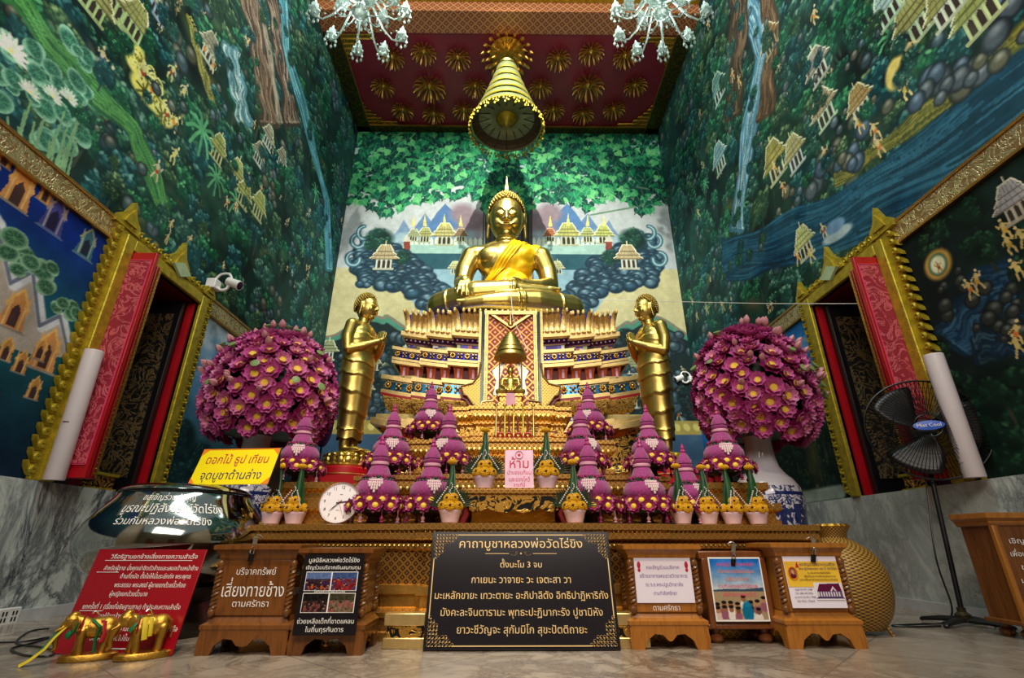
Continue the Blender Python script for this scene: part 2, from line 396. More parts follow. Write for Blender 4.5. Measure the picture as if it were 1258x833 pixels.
# ---------------------------------------------------------------- painted walls
W, YB, ZT, YN = 4.14, 10.37, 11.2, 1.6
RNG = np.random.default_rng(7); rnd = random.Random(11)
def vnoise(x, y, seed):
    g = np.random.default_rng(seed).random((64, 64)); xi = np.floor(x).astype(int); yi = np.floor(y).astype(int)
    fx = x - xi; fy = y - yi; fx = fx * fx * (3 - 2 * fx); fy = fy * fy * (3 - 2 * fy); xi %= 64; yi %= 64; x1 = (xi + 1) % 64; y1 = (yi + 1) % 64
    return (g[yi, xi] * (1 - fx) + g[yi, x1] * fx) * (1 - fy) + (g[y1, xi] * (1 - fx) + g[y1, x1] * fx) * fy
def fbm(x, y, seed, o=4):
    r = 0; a = .5; t = 0
    for i in range(o): r = r + a * vnoise(x * 2 ** i + 7.3 * i, y * 2 ** i + 3.1 * i, seed + i); t += a; a *= .55
    return r / t
def A(c): return np.array(c, float)
class Cv:
    """a painted surface: one colour per point of a grid on the wall, laid on stroke by stroke"""
    def __init__(s, u, v, base): s.u = u; s.v = v; s.c = np.empty((len(v), len(u), 3)); s.c[:] = base; s.U, s.V = np.meshgrid(u, v)
    def win(s, u0, u1, v0, v1):
        a, b = np.searchsorted(s.u, (u0, u1)); c, d = np.searchsorted(s.v, (v0, v1)); return slice(c, d), slice(a, b)
    def lay(s, w, a, col):
        t = s.c[w]; t += (A(col) - t) * a[..., None]
    def blob(s, u, v, ru, rv, col, ang=0.0, soft=.25, al=1.0):
        r = max(ru, rv); w = s.win(u - r, u + r, v - r, v + r); x = s.U[w] - u; y = s.V[w] - v
        if not x.size: return
        if ang: c_, s_ = math.cos(ang), math.sin(ang); x, y = x * c_ + y * s_, y * c_ - x * s_
        d = np.sqrt((x / ru) ** 2 + (y / rv) ** 2); s.lay(w, np.clip((1 - d) / soft, 0, 1) * al, col)
    def poly(s, pts, col, al=1.0):
        pu = [p[0] for p in pts]; pv = [p[1] for p in pts]; w = s.win(min(pu), max(pu), min(pv), max(pv)); x = s.U[w]; y = s.V[w]
        if not x.size: return
        r = np.zeros(x.shape, bool)
        for i in range(len(pts)):
            (x1, y1), (x2, y2) = pts[i - 1], pts[i]
            if y1 != y2: r ^= ((y1 > y) != (y2 > y)) & (x < (x2 - x1) * (y - y1) / (y2 - y1) + x1)
        s.lay(w, r * al, col)
    def line(s, pts, wd, col, al=1.0):
        for (x1, y1), (x2, y2) in zip(pts, pts[1:]):
            w = s.win(min(x1, x2) - wd, max(x1, x2) + wd, min(y1, y2) - wd, max(y1, y2) + wd); x = s.U[w]; y = s.V[w]
            if not x.size: continue
            dx, dy = x2 - x1, y2 - y1; t = np.clip(((x - x1) * dx + (y - y1) * dy) / max(dx * dx + dy * dy, 1e-9), 0, 1)
            d = np.hypot(x - x1 - t * dx, y - y1 - t * dy); s.lay(w, np.clip((1 - d / wd) / .35, 0, 1) * al, col)
    def mesh(s, name, to3, hole=None):
        nv, nu = s.U.shape; pts = to3(s.U, s.V).reshape(-1, 3); i = np.arange(nu * nv).reshape(nv, nu)
        q = np.stack([i[:-1, :-1], i[:-1, 1:], i[1:, 1:], i[1:, :-1]], -1)
        if hole:
            uc = (s.U[:-1, :-1] + s.U[1:, 1:]) / 2; vc = (s.V[:-1, :-1] + s.V[1:, 1:]) / 2
            q = q[~((uc > hole[0]) & (uc < hole[1]) & (vc > hole[2]) & (vc < hole[3]))]
        q = q.reshape(-1, 4); me = bpy.data.meshes.new(name)
        me.vertices.add(len(pts)); me.vertices.foreach_set('co', pts.ravel()); me.loops.add(q.size); me.loops.foreach_set('vertex_index', q.ravel())
        me.polygons.add(len(q)); me.polygons.foreach_set('loop_start', np.arange(0, q.size, 4)); me.update(calc_edges=True)
        a = me.color_attributes.new('paint', 'FLOAT_COLOR', 'POINT'); c = np.clip(s.c.reshape(-1, 3) / 255, 0, 1)
        c = np.where(c <= .04045, c / 12.92, ((c + .055) / 1.055) ** 2.4); a.data.foreach_set('color', np.concatenate([c, np.ones((len(c), 1))], 1).ravel().astype(np.float32))
        return me
def paint_mat(name, rough=.5, k=1.0):
    t = NT(name); a = t.n('VertexColor', layer_name='paint').outputs[0]; nz = t.noise(t.co(), 60, 3)
    c = t.n('Mix', {0: .35, 6: a, 7: t.ramp(nz, [(.3, .6), (.7, 1.0)])}, data_type='RGBA', blend_type='MULTIPLY').outputs[2]
    t.set(color=c, rough=rough, spec=.15); return t.mat
mural_m = paint_mat('oil_mural', .7); print_m = paint_mat('printed_sheet', .45)
GREENS = [((10, 34, 32), (38, 96, 74), (128, 178, 138)), ((10, 40, 34), (30, 104, 70), (104, 180, 120)), ((16, 36, 30), (58, 92, 62), (150, 170, 118)), ((8, 36, 42), (30, 88, 92), (116, 166, 160)), ((14, 40, 40), (50, 100, 86), (150, 184, 160))]
def mixc(a, b, t): return tuple(x + (y - x) * t for x, y in zip(a, b))
def tree(cv, u, v, r, pal=None, n=60, sq=1.0):
    d, m, l = pal or rnd.choice(GREENS); tk = rnd.uniform(.3, .6)
    cv.line([(u, v - r * .5), (u + rnd.uniform(-.2, .2) * r, v - r * 1.5)], r * .08, mixc(d, (90, 80, 60), tk))
    cv.blob(u, v, r * 1.05, r * .95 * sq, d, soft=.4)
    for g in range(9):
        a = rnd.uniform(0, 2 * PI); q = r * .66 * math.sqrt(rnd.random()); gu, gv = u + q * math.cos(a), v + q * math.sin(a) * sq; gr = r * rnd.uniform(.28, .45)
        cv.blob(gu, gv - gr * .15, gr, gr * .85, mixc(d, m, .35), soft=.4)
        for k in range(n // 6):
            a = rnd.uniform(0, 2 * PI); q = math.sqrt(rnd.random()); du, dv = q * math.cos(a), q * math.sin(a)
            t = .42 + .38 * dv - .2 * du + rnd.uniform(-.25, .25); col = mixc(d, m, max(0, t * 2)) if t < .5 else mixc(m, l, min(1, t * 2 - 1))
            cv.blob(gu + du * gr, gv + dv * gr * .8, r * rnd.uniform(.08, .15), r * rnd.uniform(.05, .09), col, rnd.uniform(-.9, .9), .5, .9)
def rock(cv, u, v, r, col=(88, 108, 122)):
    cv.blob(u, v, r * 1.1, r * 1.0, mixc(col, (6, 12, 18), .85), soft=.2); cv.blob(u, v, r * .98, r * .88, mixc(col, (10, 20, 30), .35), soft=.4)
    cv.blob(u - r * .2, v + r * .3, r * .6, r * .45, mixc(col, (220, 230, 235), .35), soft=.9, al=.8)
def fig(cv, u, v, s, col=(220, 190, 140), cloth=None):
    s *= .72; col = mixc(col, (110, 130, 100), .15)
    lean = rnd.uniform(-.3, .3) * s; c2 = cloth or rnd.choice([(200, 120, 50), (60, 70, 110), (214, 196, 110), (150, 60, 40)])
    for k in (-1, 1): cv.line([(u, v), (u + k * s * .16, v - s * .28), (u + k * s * .2 + rnd.uniform(-.1, .1) * s, v - s * .56)], s * .07, col)
    cv.blob(u, v, s * .17, s * .2, c2, soft=.2); cv.blob(u + lean * .4, v + s * .26, s * .14, s * .24, col, -lean, .2)
    for k in (-1, 1): cv.line([(u + lean * .6, v + s * .4), (u + k * s * .26, v + s * .2), (u + k * s * .32, v + rnd.uniform(-.1, .5) * s)], s * .05, col)
    cv.blob(u + lean, v + s * .6, s * .09, s * .11, mixc(col, (255, 240, 210), .3), soft=.2)
def pav(cv, u, v, s, roof=(170, 176, 96), wall=(210, 214, 200), f=1):
    s *= .82; roof = mixc(roof, (70, 96, 76), .12); wall = mixc(wall, (110, 140, 130), .15)
    X = lambda a, b: (u + a * s * f, v + b * s)
    cv.poly([X(-.7, -.9), X(.7, -.9), X(.75, -.72), X(-.75, -.72)], mixc(wall, (90, 90, 70), .3))
    cv.poly([X(-.55, -.75), X(.55, -.75), X(.55, .1), X(-.55, .1)], mixc(wall, (60, 70, 70), .25))
    for k in (-.5, -.17, .17, .5): cv.line([X(k, -.75), X(k, .1)], s * .05, wall)
    for k in (-.33, 0, .33): cv.poly([X(k - .1, -.72), X(k + .1, -.72), X(k + .1, -.2), X(k, -.05), X(k - .1, -.2)], (54, 44, 40))
    for a, b, h in ((.95, 0, .38), (.75, .3, .4), (.52, .62, .55)):
        cv.poly([X(-a, b), X(a, b), X(a * .62, b + h), X(-a * .62, b + h)], roof); cv.line([X(-a - .08, b + .06), X(-a * .62, b + h), X(a * .62, b + h), X(a + .08, b + .06)], s * .05, mixc(roof, (255, 250, 220), .6)); cv.line([X(-a, b), X(a, b)], s * .05, mixc(roof, (50, 30, 20), .5))
        for k in range(5): q = -a * .7 + a * .35 * k; cv.line([X(q, b + .05), X(q * .75, b + h)], s * .02, mixc(roof, (40, 40, 20), .35))
    cv.line([X(0, 1.1), X(0, 1.5)], s * .04, mixc(roof, (255, 250, 200), .5))
def lotus_paint(cv, u, v, s):
    for k in range(9):
        a = PI * (k / 8); cv.blob(u + math.cos(a) * s * .5, v + math.sin(a) * s * .5, s * .55, s * .15, mixc((226, 232, 214), (150, 190, 170), rnd.random() * .5), a, .3)
    cv.blob(u, v + .1 * s, s * .18, s * .14, (230, 220, 130))
def lily(cv, u, v, s, l=(70, 140, 110)):
    cv.blob(u, v, s, s * .72, mixc(l, (200, 230, 210), .45), rnd.uniform(-.6, .6), .08); cv.blob(u, v + .02 * s, s * .93, s * .66, mixc(l, (8, 40, 36), .55), rnd.uniform(-.6, .6), .4)
    for k in range(9): a = k * .7; cv.line([(u, v), (u + math.cos(a) * s * .85, v + math.sin(a) * s * .6)], s * .04, l, .7)
def palm(cv, u, v, s, col=(96, 176, 120)):
    for k in range(9): a = k * .7; cv.line([(u, v), (u + math.cos(a) * s * .6, v + math.sin(a) * s * .6), (u + math.cos(a) * s, v + math.sin(a) * s - .25 * s)], s * .1, mixc(col, (20, 60, 50), rnd.random() * .5))
def stream(cv, pts, w0, col, hi, n=30):
    """a ragged band built of many long wandering strokes"""
    n = int(n * 2.4); L = [math.hypot(b[0] - a[0], b[1] - a[1]) for a, b in zip(pts, pts[1:])]; tot = sum(L); ph = rnd.uniform(0, 9)
    def at(t):
        t = min(max(t, 0), .9999) * tot; i = 0
        while i < len(L) - 1 and t > L[i]: t -= L[i]; i += 1
        a, b = pts[i], pts[i + 1]; k = t / L[i]; return a[0] + (b[0] - a[0]) * k, a[1] + (b[1] - a[1]) * k, -(b[1] - a[1]) / L[i], (b[0] - a[0]) / L[i]
    def path(t0, t1, o):
        out = []
        for k in range(7): t = t0 + (t1 - t0) * k / 6; x, y, nx, ny = at(t); q = o * w0 * (1 + .25 * math.sin(t * 13 + ph)) + .13 * w0 * math.sin(t * 23 + ph * 2) ; out.append((x + nx * q, y + ny * q))
        return out
    for k in range(int(n * .7)): t = rnd.uniform(-.1, 1); cv.line(path(t, t + rnd.uniform(.15, .4), rnd.uniform(-.85, .85)), w0 * rnd.uniform(.18, .4), mixc(col, (14, 26, 30), rnd.random() * .45), .8)
    for k in range(n): t = rnd.uniform(-.1, 1); cv.line(path(t, t + rnd.uniform(.06, .2), rnd.uniform(-.9, .9)), w0 * rnd.uniform(.03, .1), mixc(col, hi, rnd.random()), .75)
def island_shrine(cv, u, v, s, c=(208, 140, 84)):
    X = lambda a, b: (u + a * s, v + b * s)
    cv.poly([X(-.8, -1), X(.8, -1), X(.62, -.1), X(.7, .2), X(0, 1.3), X(-.7, .2), X(-.62, -.1)], c); cv.poly([X(-.3, -.95), X(.3, -.95), X(.3, 0), X(0, .45), X(-.3, 0)], mixc(c, (30, 20, 40), .75))
    for k in (-1, 1): cv.poly([X(k * .65, 0), X(k * .3, .4), X(k * .6, 1.1)], mixc(c, (255, 220, 140), .4)); cv.line([X(k * .45, -1), X(k * .45, .3)], s * .07, mixc(c, (255, 230, 170), .5))
    cv.line([X(-.7, .25), X(0, 1.35), X(.7, .25)], s * .08, mixc(c, (255, 220, 120), .5)); cv.poly([X(-1, -1.15), X(1, -1.15), X(.8, -1), X(-.8, -1)], mixc(c, (104, 132, 156), .6))
ZM, ZF0, ZF1 = 1.11, 3.53, 3.76          # marble top, gilt band
SHELF = {}
def side_wall(sg):
    u = np.geomspace(YN, YB, 700); v = np.concatenate([np.linspace(ZM, 4.2, 270)[:-1], np.linspace(4.2, ZT + .9, 520)])
    cv = Cv(u, v, (20, 40, 34)); U, V = cv.U, cv.V; px = (-W if sg < 0 else W)
    w = lambda a, b: (lambda q: (q.y, q.z))(P(a, b, 0, px))
    f1 = fbm(U * .9 + 9 * sg, V * .9, 3 + sg); f2 = fbm(U * 3.1, V * 3.1 + 5 * sg, 20 + sg)
    t = np.clip((f1 - .3) * 2.2, 0, 1)[..., None]; cv.c[:] = A((8, 20, 22)) * (1 - t) + A((30, 62, 50)) * t; cv.c += ((f2 - .5) * 34)[..., None] * A((.5, 1, .8))
    up = ZF1
    # a crowd of trees, boulders and little people
    spots = [(math.exp(rnd.uniform(math.log(2.0), math.log(YB))), rnd.uniform(up, ZT + .9)) for _ in range(900)]
    for y, z in sorted(spots, key=lambda q: -q[1]):
        k = rnd.random()
        if k < .74: tree(cv, y, z, rnd.uniform(.16, .4), n=84)
        elif k < .83:
            for j in range(rnd.randrange(4, 9)): rock(cv, y + rnd.uniform(-.35, .35), z + rnd.uniform(-.2, .2), rnd.uniform(.05, .15), rnd.choice([(88, 108, 122), (70, 92, 96), (96, 92, 66), (120, 116, 96)]))
        elif k < .88: palm(cv, y, z, rnd.uniform(.12, .25))
        elif k < .93: cv.blob(y, z, rnd.uniform(.2, .5), rnd.uniform(.1, .2), rnd.choice([(84, 96, 48), (60, 86, 52), (92, 78, 48)]), rnd.uniform(-.8, .8), .9, .8)
        else:
            for j in range(3): fig(cv, y + rnd.uniform(-.25, .25), z + rnd.uniform(-.15, .15), rnd.uniform(.12, .22))
    if sg < 0:
        # cliff with cascades, the stream running down to the far corner
        for x0, c0, w0 in ((318, (86, 60, 46), .3), (345, (64, 42, 36), .3), (330, (150, 128, 116), .1)): stream(cv, [w(x0 - 18, -40), w(x0, 60), w(x0 + 14, 150)], w0, c0, (190, 160, 140), 60)
        stream(cv, [w(345, -40), w(352, 60), w(372, 130), w(402, 250), w(404, 330)], .2, (56, 128, 150), (170, 214, 222), 60)
        stream(cv, [w(285, 60), w(292, 110), w(300, 150)], .22, (90, 140, 156), (214, 226, 222), 40); stream(cv, [w(232, 20), w(245, 70), w(262, 130)], .09, (150, 140, 60), (206, 196, 120), 30)
        stream(cv, [w(18, -10), w(60, 50), w(110, 105), w(165, 160), w(200, 250)], .13, (50, 110, 60), (96, 160, 84), 90)
        for q in ((330, 170, .55), (346, 196, .5), (318, 190, .5)): pav(cv, *w(q[0], q[1]), q[2] * .5, (150, 140, 120), (206, 214, 206))
        for q in ((268, 185, .34), (290, 215, .36), (300, 240, .36), (318, 255, .38)): pav(cv, *w(q[0], q[1]), q[2] * .8, (168, 172, 92), (190, 196, 130))
        for q in ((150, 8, .34), (166, 28, .3), (118, 0, .3)): pav(cv, *w(q[0], q[1]), q[2], (150, 150, 90), (176, 200, 130))
        pav(cv, *w(258, 62), .3, (160, 150, 130), (214, 216, 200)); pav(cv, *w(195, 8), .24, (170, 170, 150), (150, 170, 200))
        # golden chariot with its team
        for a, b, r in ((166, 80, .16), (174, 105, .2), (186, 122, .2), (198, 136, .17), (206, 148, .15), (170, 65, .12)): cv.blob(*w(a, b), r, r * .7, (196, 190, 100), rnd.random(), .3)
        for k in range(40):
            t_ = rnd.random(); q = w(162 + 50 * t_ + rnd.uniform(-7, 7), 60 + 92 * t_ + rnd.uniform(-6, 6)); r_ = rnd.uniform(.03, .08); g0 = rnd.uniform(0, 6)
            cv.line([(q[0] + r_ * math.cos(g), q[1] + r_ * math.sin(g)) for g in np.linspace(g0, g0 + 4, 8)], .014, rnd.choice([(226, 222, 140), (120, 116, 50), (206, 200, 120)]))
        for a, b in ((178, 112), (200, 143)):
            for k in range(8): g = k * .785; q = w(a, b); cv.line([q, (q[0] + .13 * math.cos(g), q[1] + .13 * math.sin(g))], .018, (90, 90, 40))
        for a, b in ((176, 90), (187, 110), (205, 140), (214, 150), (211, 88), (125, 72), (132, 92), (226, 112), (214, 190), (193, 210), (252, 60), (262, 80), (335, 180)): fig(cv, *w(a, b), .3, (214, 206, 140) if a in (176, 187, 205, 214, 211) else (196, 182, 150))
        palm(cv, *w(249, 160), .3)
        # lotus pool at the near end
        for k in range(46): y, z = w(rnd.uniform(-40, 118), 0)[0], 0; q = w(rnd.uniform(-60, 108), rnd.uniform(40, 190)); (lily(cv, q[0], q[1], rnd.uniform(.07, .16)) if q[1] > up + .08 else None)
        for k in range(26): q = w(rnd.uniform(0, 105), rnd.uniform(120, 190)); cv.line([q, (q[0] + .05, up)], .012, (110, 150, 110))
        for a, b, s_ in ((12, 64, .17), (36, 114, .11), (64, 119, .11), (84, 122, .11), (-30, 30, .17)): lotus_paint(cv, *w(a, b), s_)
    else:
        stream(cv, [w(912, -20), w(938, 60), w(925, 130), w(914, 200), w(905, 280)], .24, (70, 126, 160), (206, 224, 230), 80)
        for x0, c0, w0 in ((905, (60, 44, 34), .32), (944, (84, 58, 40), .24)): stream(cv, [w(x0, -30), w(x0 + 2, 50), w(x0 - 4, 140)], w0, c0, (150, 110, 80), 40)
        stream(cv, [w(938, 60), w(925, 130), w(914, 200), w(905, 280)], .14, (86, 140, 170), (214, 230, 236), 50)
        # the wide river down to the gilt band
        rv = [w(1330, 70), w(1258, 128), w(1180, 180), w(1110, 225), w(1040, 265), w(960, 300), w(890, 320)]
        for k in range(4): stream(cv, [(p[0], max(p[1] + (k - 1.5) * .14, up)) for p in rv], .2, (14, 56, 84), (44, 100, 130), 60)
        stream(cv, [(p[0] + .0, p[1] + .55) for p in rv[:5]], .1, (90, 92, 40), (150, 140, 60), 60)
        for k in range(40): i = rnd.randrange(5); a, b = rv[i], rv[i + 1]; t_ = rnd.random(); rock(cv, a[0] + (b[0] - a[0]) * t_, a[1] + (b[1] - a[1]) * t_ + rnd.uniform(.5, .95), rnd.uniform(.07, .16), rnd.choice([(88, 110, 140), (120, 116, 90), (100, 110, 120)]))
        for a, b, s_, rf, wl in ((1004, 82, .32, (170, 160, 150), (214, 214, 204)), (1012, 135, .34, (176, 150, 120), (200, 220, 190)), (1056, 128, .28, (170, 140, 90), (220, 214, 190)), (952, 200, .42, (176, 160, 80), (214, 214, 170)), (976, 190, .34, (190, 176, 120), (206, 214, 220)), (882, 110, .4, (110, 160, 160), (190, 214, 206)), (884, 196, .4, (130, 170, 190), (200, 214, 200)), (945, 50, .34, (150, 100, 60), (180, 150, 110)), (988, 300, .3, (196, 200, 130), (214, 220, 190)), (1120, 30, .34, (150, 150, 90), (190, 210, 170)), (1090, 8, .3, (160, 190, 190), (190, 220, 190)), (1200, 10, .34, (150, 160, 90), (190, 200, 140)), (1160, 4, .3, (150, 150, 90), (206, 210, 190))): pav(cv, *w(a, b), s_, rf, wl, rnd.choice((-1, 1)))
        for a, b in ((1056, 152), (1075, 160), (1080, 180), (1108, 90), (1112, 110), (952, 206), (962, 230), (908, 100), (900, 92), (858, 262), (996, 312), (1000, 20), (1120, 60), (860, 140), (870, 30), (1014, 190), (868, 380), (888, 376), (856, 388), (980, 315)): fig(cv, *w(a, b), .3, (220, 190, 130), rnd.choice([(206, 130, 50), (210, 190, 90), (190, 110, 60)]))
        q = w(1028, 288); cv.blob(q[0], q[1], .32, .09, (150, 170, 180), .2); cv.blob(q[0], q[1] + .12, .22, .1, (96, 130, 170), .2); fig(cv, q[0] + .2, q[1] + .2, .25)
        q = w(1100, 90); cv.blob(q[0], q[1], .16, .2, (214, 190, 110), .4)
    for k in range(230):
        y, z = math.exp(rnd.uniform(math.log(3.6 if sg < 0 else 3.4), math.log(YB))), rnd.uniform(up + (.1 if sg < 0 else 1.3 + .0), ZT + .9)
        if rnd.random() < .7: tree(cv, y, z, rnd.uniform(.08, .17), n=40)
        else: rock(cv, y, z, rnd.uniform(.04, .09), rnd.choice([(100, 120, 130), (120, 124, 110), (84, 100, 100)]))
    mist = np.clip((fbm(U * .55 + 3, V * .5, 131) - .45) * 2.2, 0, .12)[..., None]; m_ = (V > up)[..., None]; cv.c += (A((150, 180, 164)) - cv.c) * mist * m_
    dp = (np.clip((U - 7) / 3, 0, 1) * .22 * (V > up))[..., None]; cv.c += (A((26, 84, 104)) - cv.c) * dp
    cv.c[V > up] = np.clip((cv.c[V > up] - 40) * 1.22 + 44, 2, 250)
    # ---- the lower pictures
    lo = (V < ZF0); y0, y1 = 4.45, 6.02
    if sg < 0:
        m = lo & (U < 5.2); z = np.clip((V - ZM) / (ZF0 - ZM), 0, 1); n_ = fbm(U * 2, V * 3, 5)[..., None] - .5
        zz = z[..., None]; c = np.where(zz > .55, A((20, 92, 96)) + (A((16, 50, 140)) - A((20, 92, 96))) * np.clip((zz - .55) / .35, 0, 1), A((10, 34, 60)) + (A((20, 92, 96)) - A((10, 34, 60))) * np.clip(zz / .55, 0, 1)) + n_ * 30
        cv.c[m] = c[m]
        zig = [w(-60, 180), w(0, 276), w(17, 350), w(44, 336), w(52, 402), w(77, 390), w(88, 440)]
        cv.poly(zig + [w(40, 436), w(0, 424), w(-60, 410)], (176, 166, 156)); cv.line(zig, .055, (214, 218, 226)); cv.line([(p[0] - .03, p[1]) for p in zig], .02, (110, 120, 140))
        for k in range(16): q = w(rnd.uniform(20, 90), 0); q = w(*rnd.choice([(25, 300), (28, 322), (60, 335), (62, 365), (75, 370), (84, 385), (70, 350), (90, 395), (26, 312), (58, 325)])); lily(cv, q[0] + rnd.uniform(-.1, .1), q[1] + rnd.uniform(-.1, .1), rnd.uniform(.07, .13), (96, 150, 110))
        for a, b, s_, c_ in ((25, 232, .16, (214, 150, 84)), (68, 266, .15, (70, 74, 150)), (107, 300, .13, (60, 110, 130)), (20, 382, .15, (204, 140, 80)), (58, 432, .16, (204, 140, 80)), (-20, 200, .16, (214, 150, 84))): island_shrine(cv, *w(a, b), s_, c_)
        for a, b in ((8, 192), (57, 238), (8, 430), (26, 446), (42, 478), (50, 430)): island_shrine(cv, *w(a, b), .085, (186, 130, 70))
        m = lo & (U >= 5.2); c = A((30, 70, 76)) + (A((92, 150, 200)) - A((30, 70, 76))) * np.clip((zz - .25) / .4, 0, 1); cl = np.clip((fbm(U * 1.6, V * 2.2, 44) - .5) * 4, 0, 1)[..., None] * np.clip((zz - .4) * 3, 0, 1); c = c + (A((200, 214, 226)) - c) * cl; cv.c[m] = c[m]
        for k in range(50): tree(cv, rnd.uniform(6.1, 10), rnd.uniform(ZM, 1.9), rnd.uniform(.12, .3), ((10, 34, 40), (30, 76, 80), (70, 120, 120)), 40)
    else:
        m = lo & (U < 5.2); f3 = fbm(U * 1.7, V * 1.7, 71); c = A((10, 22, 26)) + (A((26, 50, 42)) - A((10, 22, 26))) * np.clip((f3[..., None] - .3) * 2.2, 0, 1); cv.c[m] = c[m]
        stream(cv, [w(1290, 330), w(1230, 345), w(1190, 385), w(1170, 420)], .2, (14, 44, 70), (60, 100, 130), 50); stream(cv, [w(1290, 400), w(1200, 430)], .14, (16, 40, 60), (60, 90, 110), 30)
        for a, b, r in ((1150, 285, .2), (1190, 262, .2), (1205, 300, .2), (1180, 540, .25), (1200, 500, .3), (1160, 480, .22), (1235, 520, .3), (1225, 470, .26), (1140, 300, .16), (1250, 560, .3), (1150, 430, .18)): tree(cv, *w(a, b), r, ((8, 24, 20), (24, 64, 44), (62, 104, 70)), 70)
        for k in range(30): q = w(rnd.uniform(1150, 1260), rnd.uniform(330, 420)); rock(cv, q[0], q[1], rnd.uniform(.04, .09), (64, 66, 56))
        for k in range(26): tree(cv, rnd.uniform(1.8, 3.4), rnd.uniform(1.2, 3.3), rnd.uniform(.15, .3), ((8, 24, 20), (24, 64, 44), (62, 104, 70)), 60)
        for k in range(5): pav(cv, rnd.uniform(1.9, 3), rnd.uniform(1.6, 3.2), .2, (150, 130, 80), (170, 170, 150)); fig(cv, rnd.uniform(1.9, 3), rnd.uniform(1.5, 3), .24)
        pav(cv, *w(1246, 250), .22, (176, 170, 176), (190, 170, 150)); q = w(1152, 325); cv.blob(q[0], q[1], .17, .17, (196, 150, 70)); cv.blob(q[0], q[1], .12, .13, (70, 110, 80)); cv.blob(q[0], q[1], .09, .1, (226, 226, 190)); fig(cv, q[0], q[1] - .03, .14, (190, 130, 60))
        for a, b in ((1200, 345), (1192, 355), (1240, 300), (1250, 330), (1234, 282), (1256, 290), (1248, 410), (1250, 425)): fig(cv, *w(a, b), .22, (214, 180, 110), rnd.choice([(190, 150, 60), (200, 110, 50), (214, 190, 110)]))
        m = lo & (U >= 5.2); zz = np.clip((V - ZM) / (ZF0 - ZM), 0, 1)[..., None]; c = A((20, 40, 34)) + (A((34, 120, 200)) - A((20, 40, 34))) * np.clip((zz - .42) / .2, 0, 1); cl = np.clip((fbm(U * 1.6, V * 4, 45) - .55) * 4, 0, 1)[..., None] * np.clip((zz - .55) * 4, 0, 1); c = c + (A((150, 190, 226)) - c) * cl; cv.c[m] = c[m]
        for k in range(90): tree(cv, rnd.uniform(6.1, 10.2), rnd.uniform(ZM, 2.2), rnd.uniform(.12, .3), ((14, 30, 28), (36, 62, 44), (84, 96, 64)), 40)
        cv.blob(6.7, 1.7, .2, .6, (90, 84, 48), .2, .9, .7); cv.line([(6.3, 1.2), (7.2, 1.2)], .1, (150, 160, 150))
    f9 = fbm(U * 7, V * 7, 90)[..., None]; cv.c *= .82 + .36 * f9
    x = sg * W
    me = cv.mesh('wall', lambda U_, V_: np.stack([np.full_like(U_, x), U_, V_], -1), (4.595, 5.885, ZM - .1, 3.545))
    me.materials.append(mural_m); o = link('wall_left' if sg < 0 else 'wall_right', me); o['kind'] = 'structure'
for sg in (-1, 1): side_wall(sg)
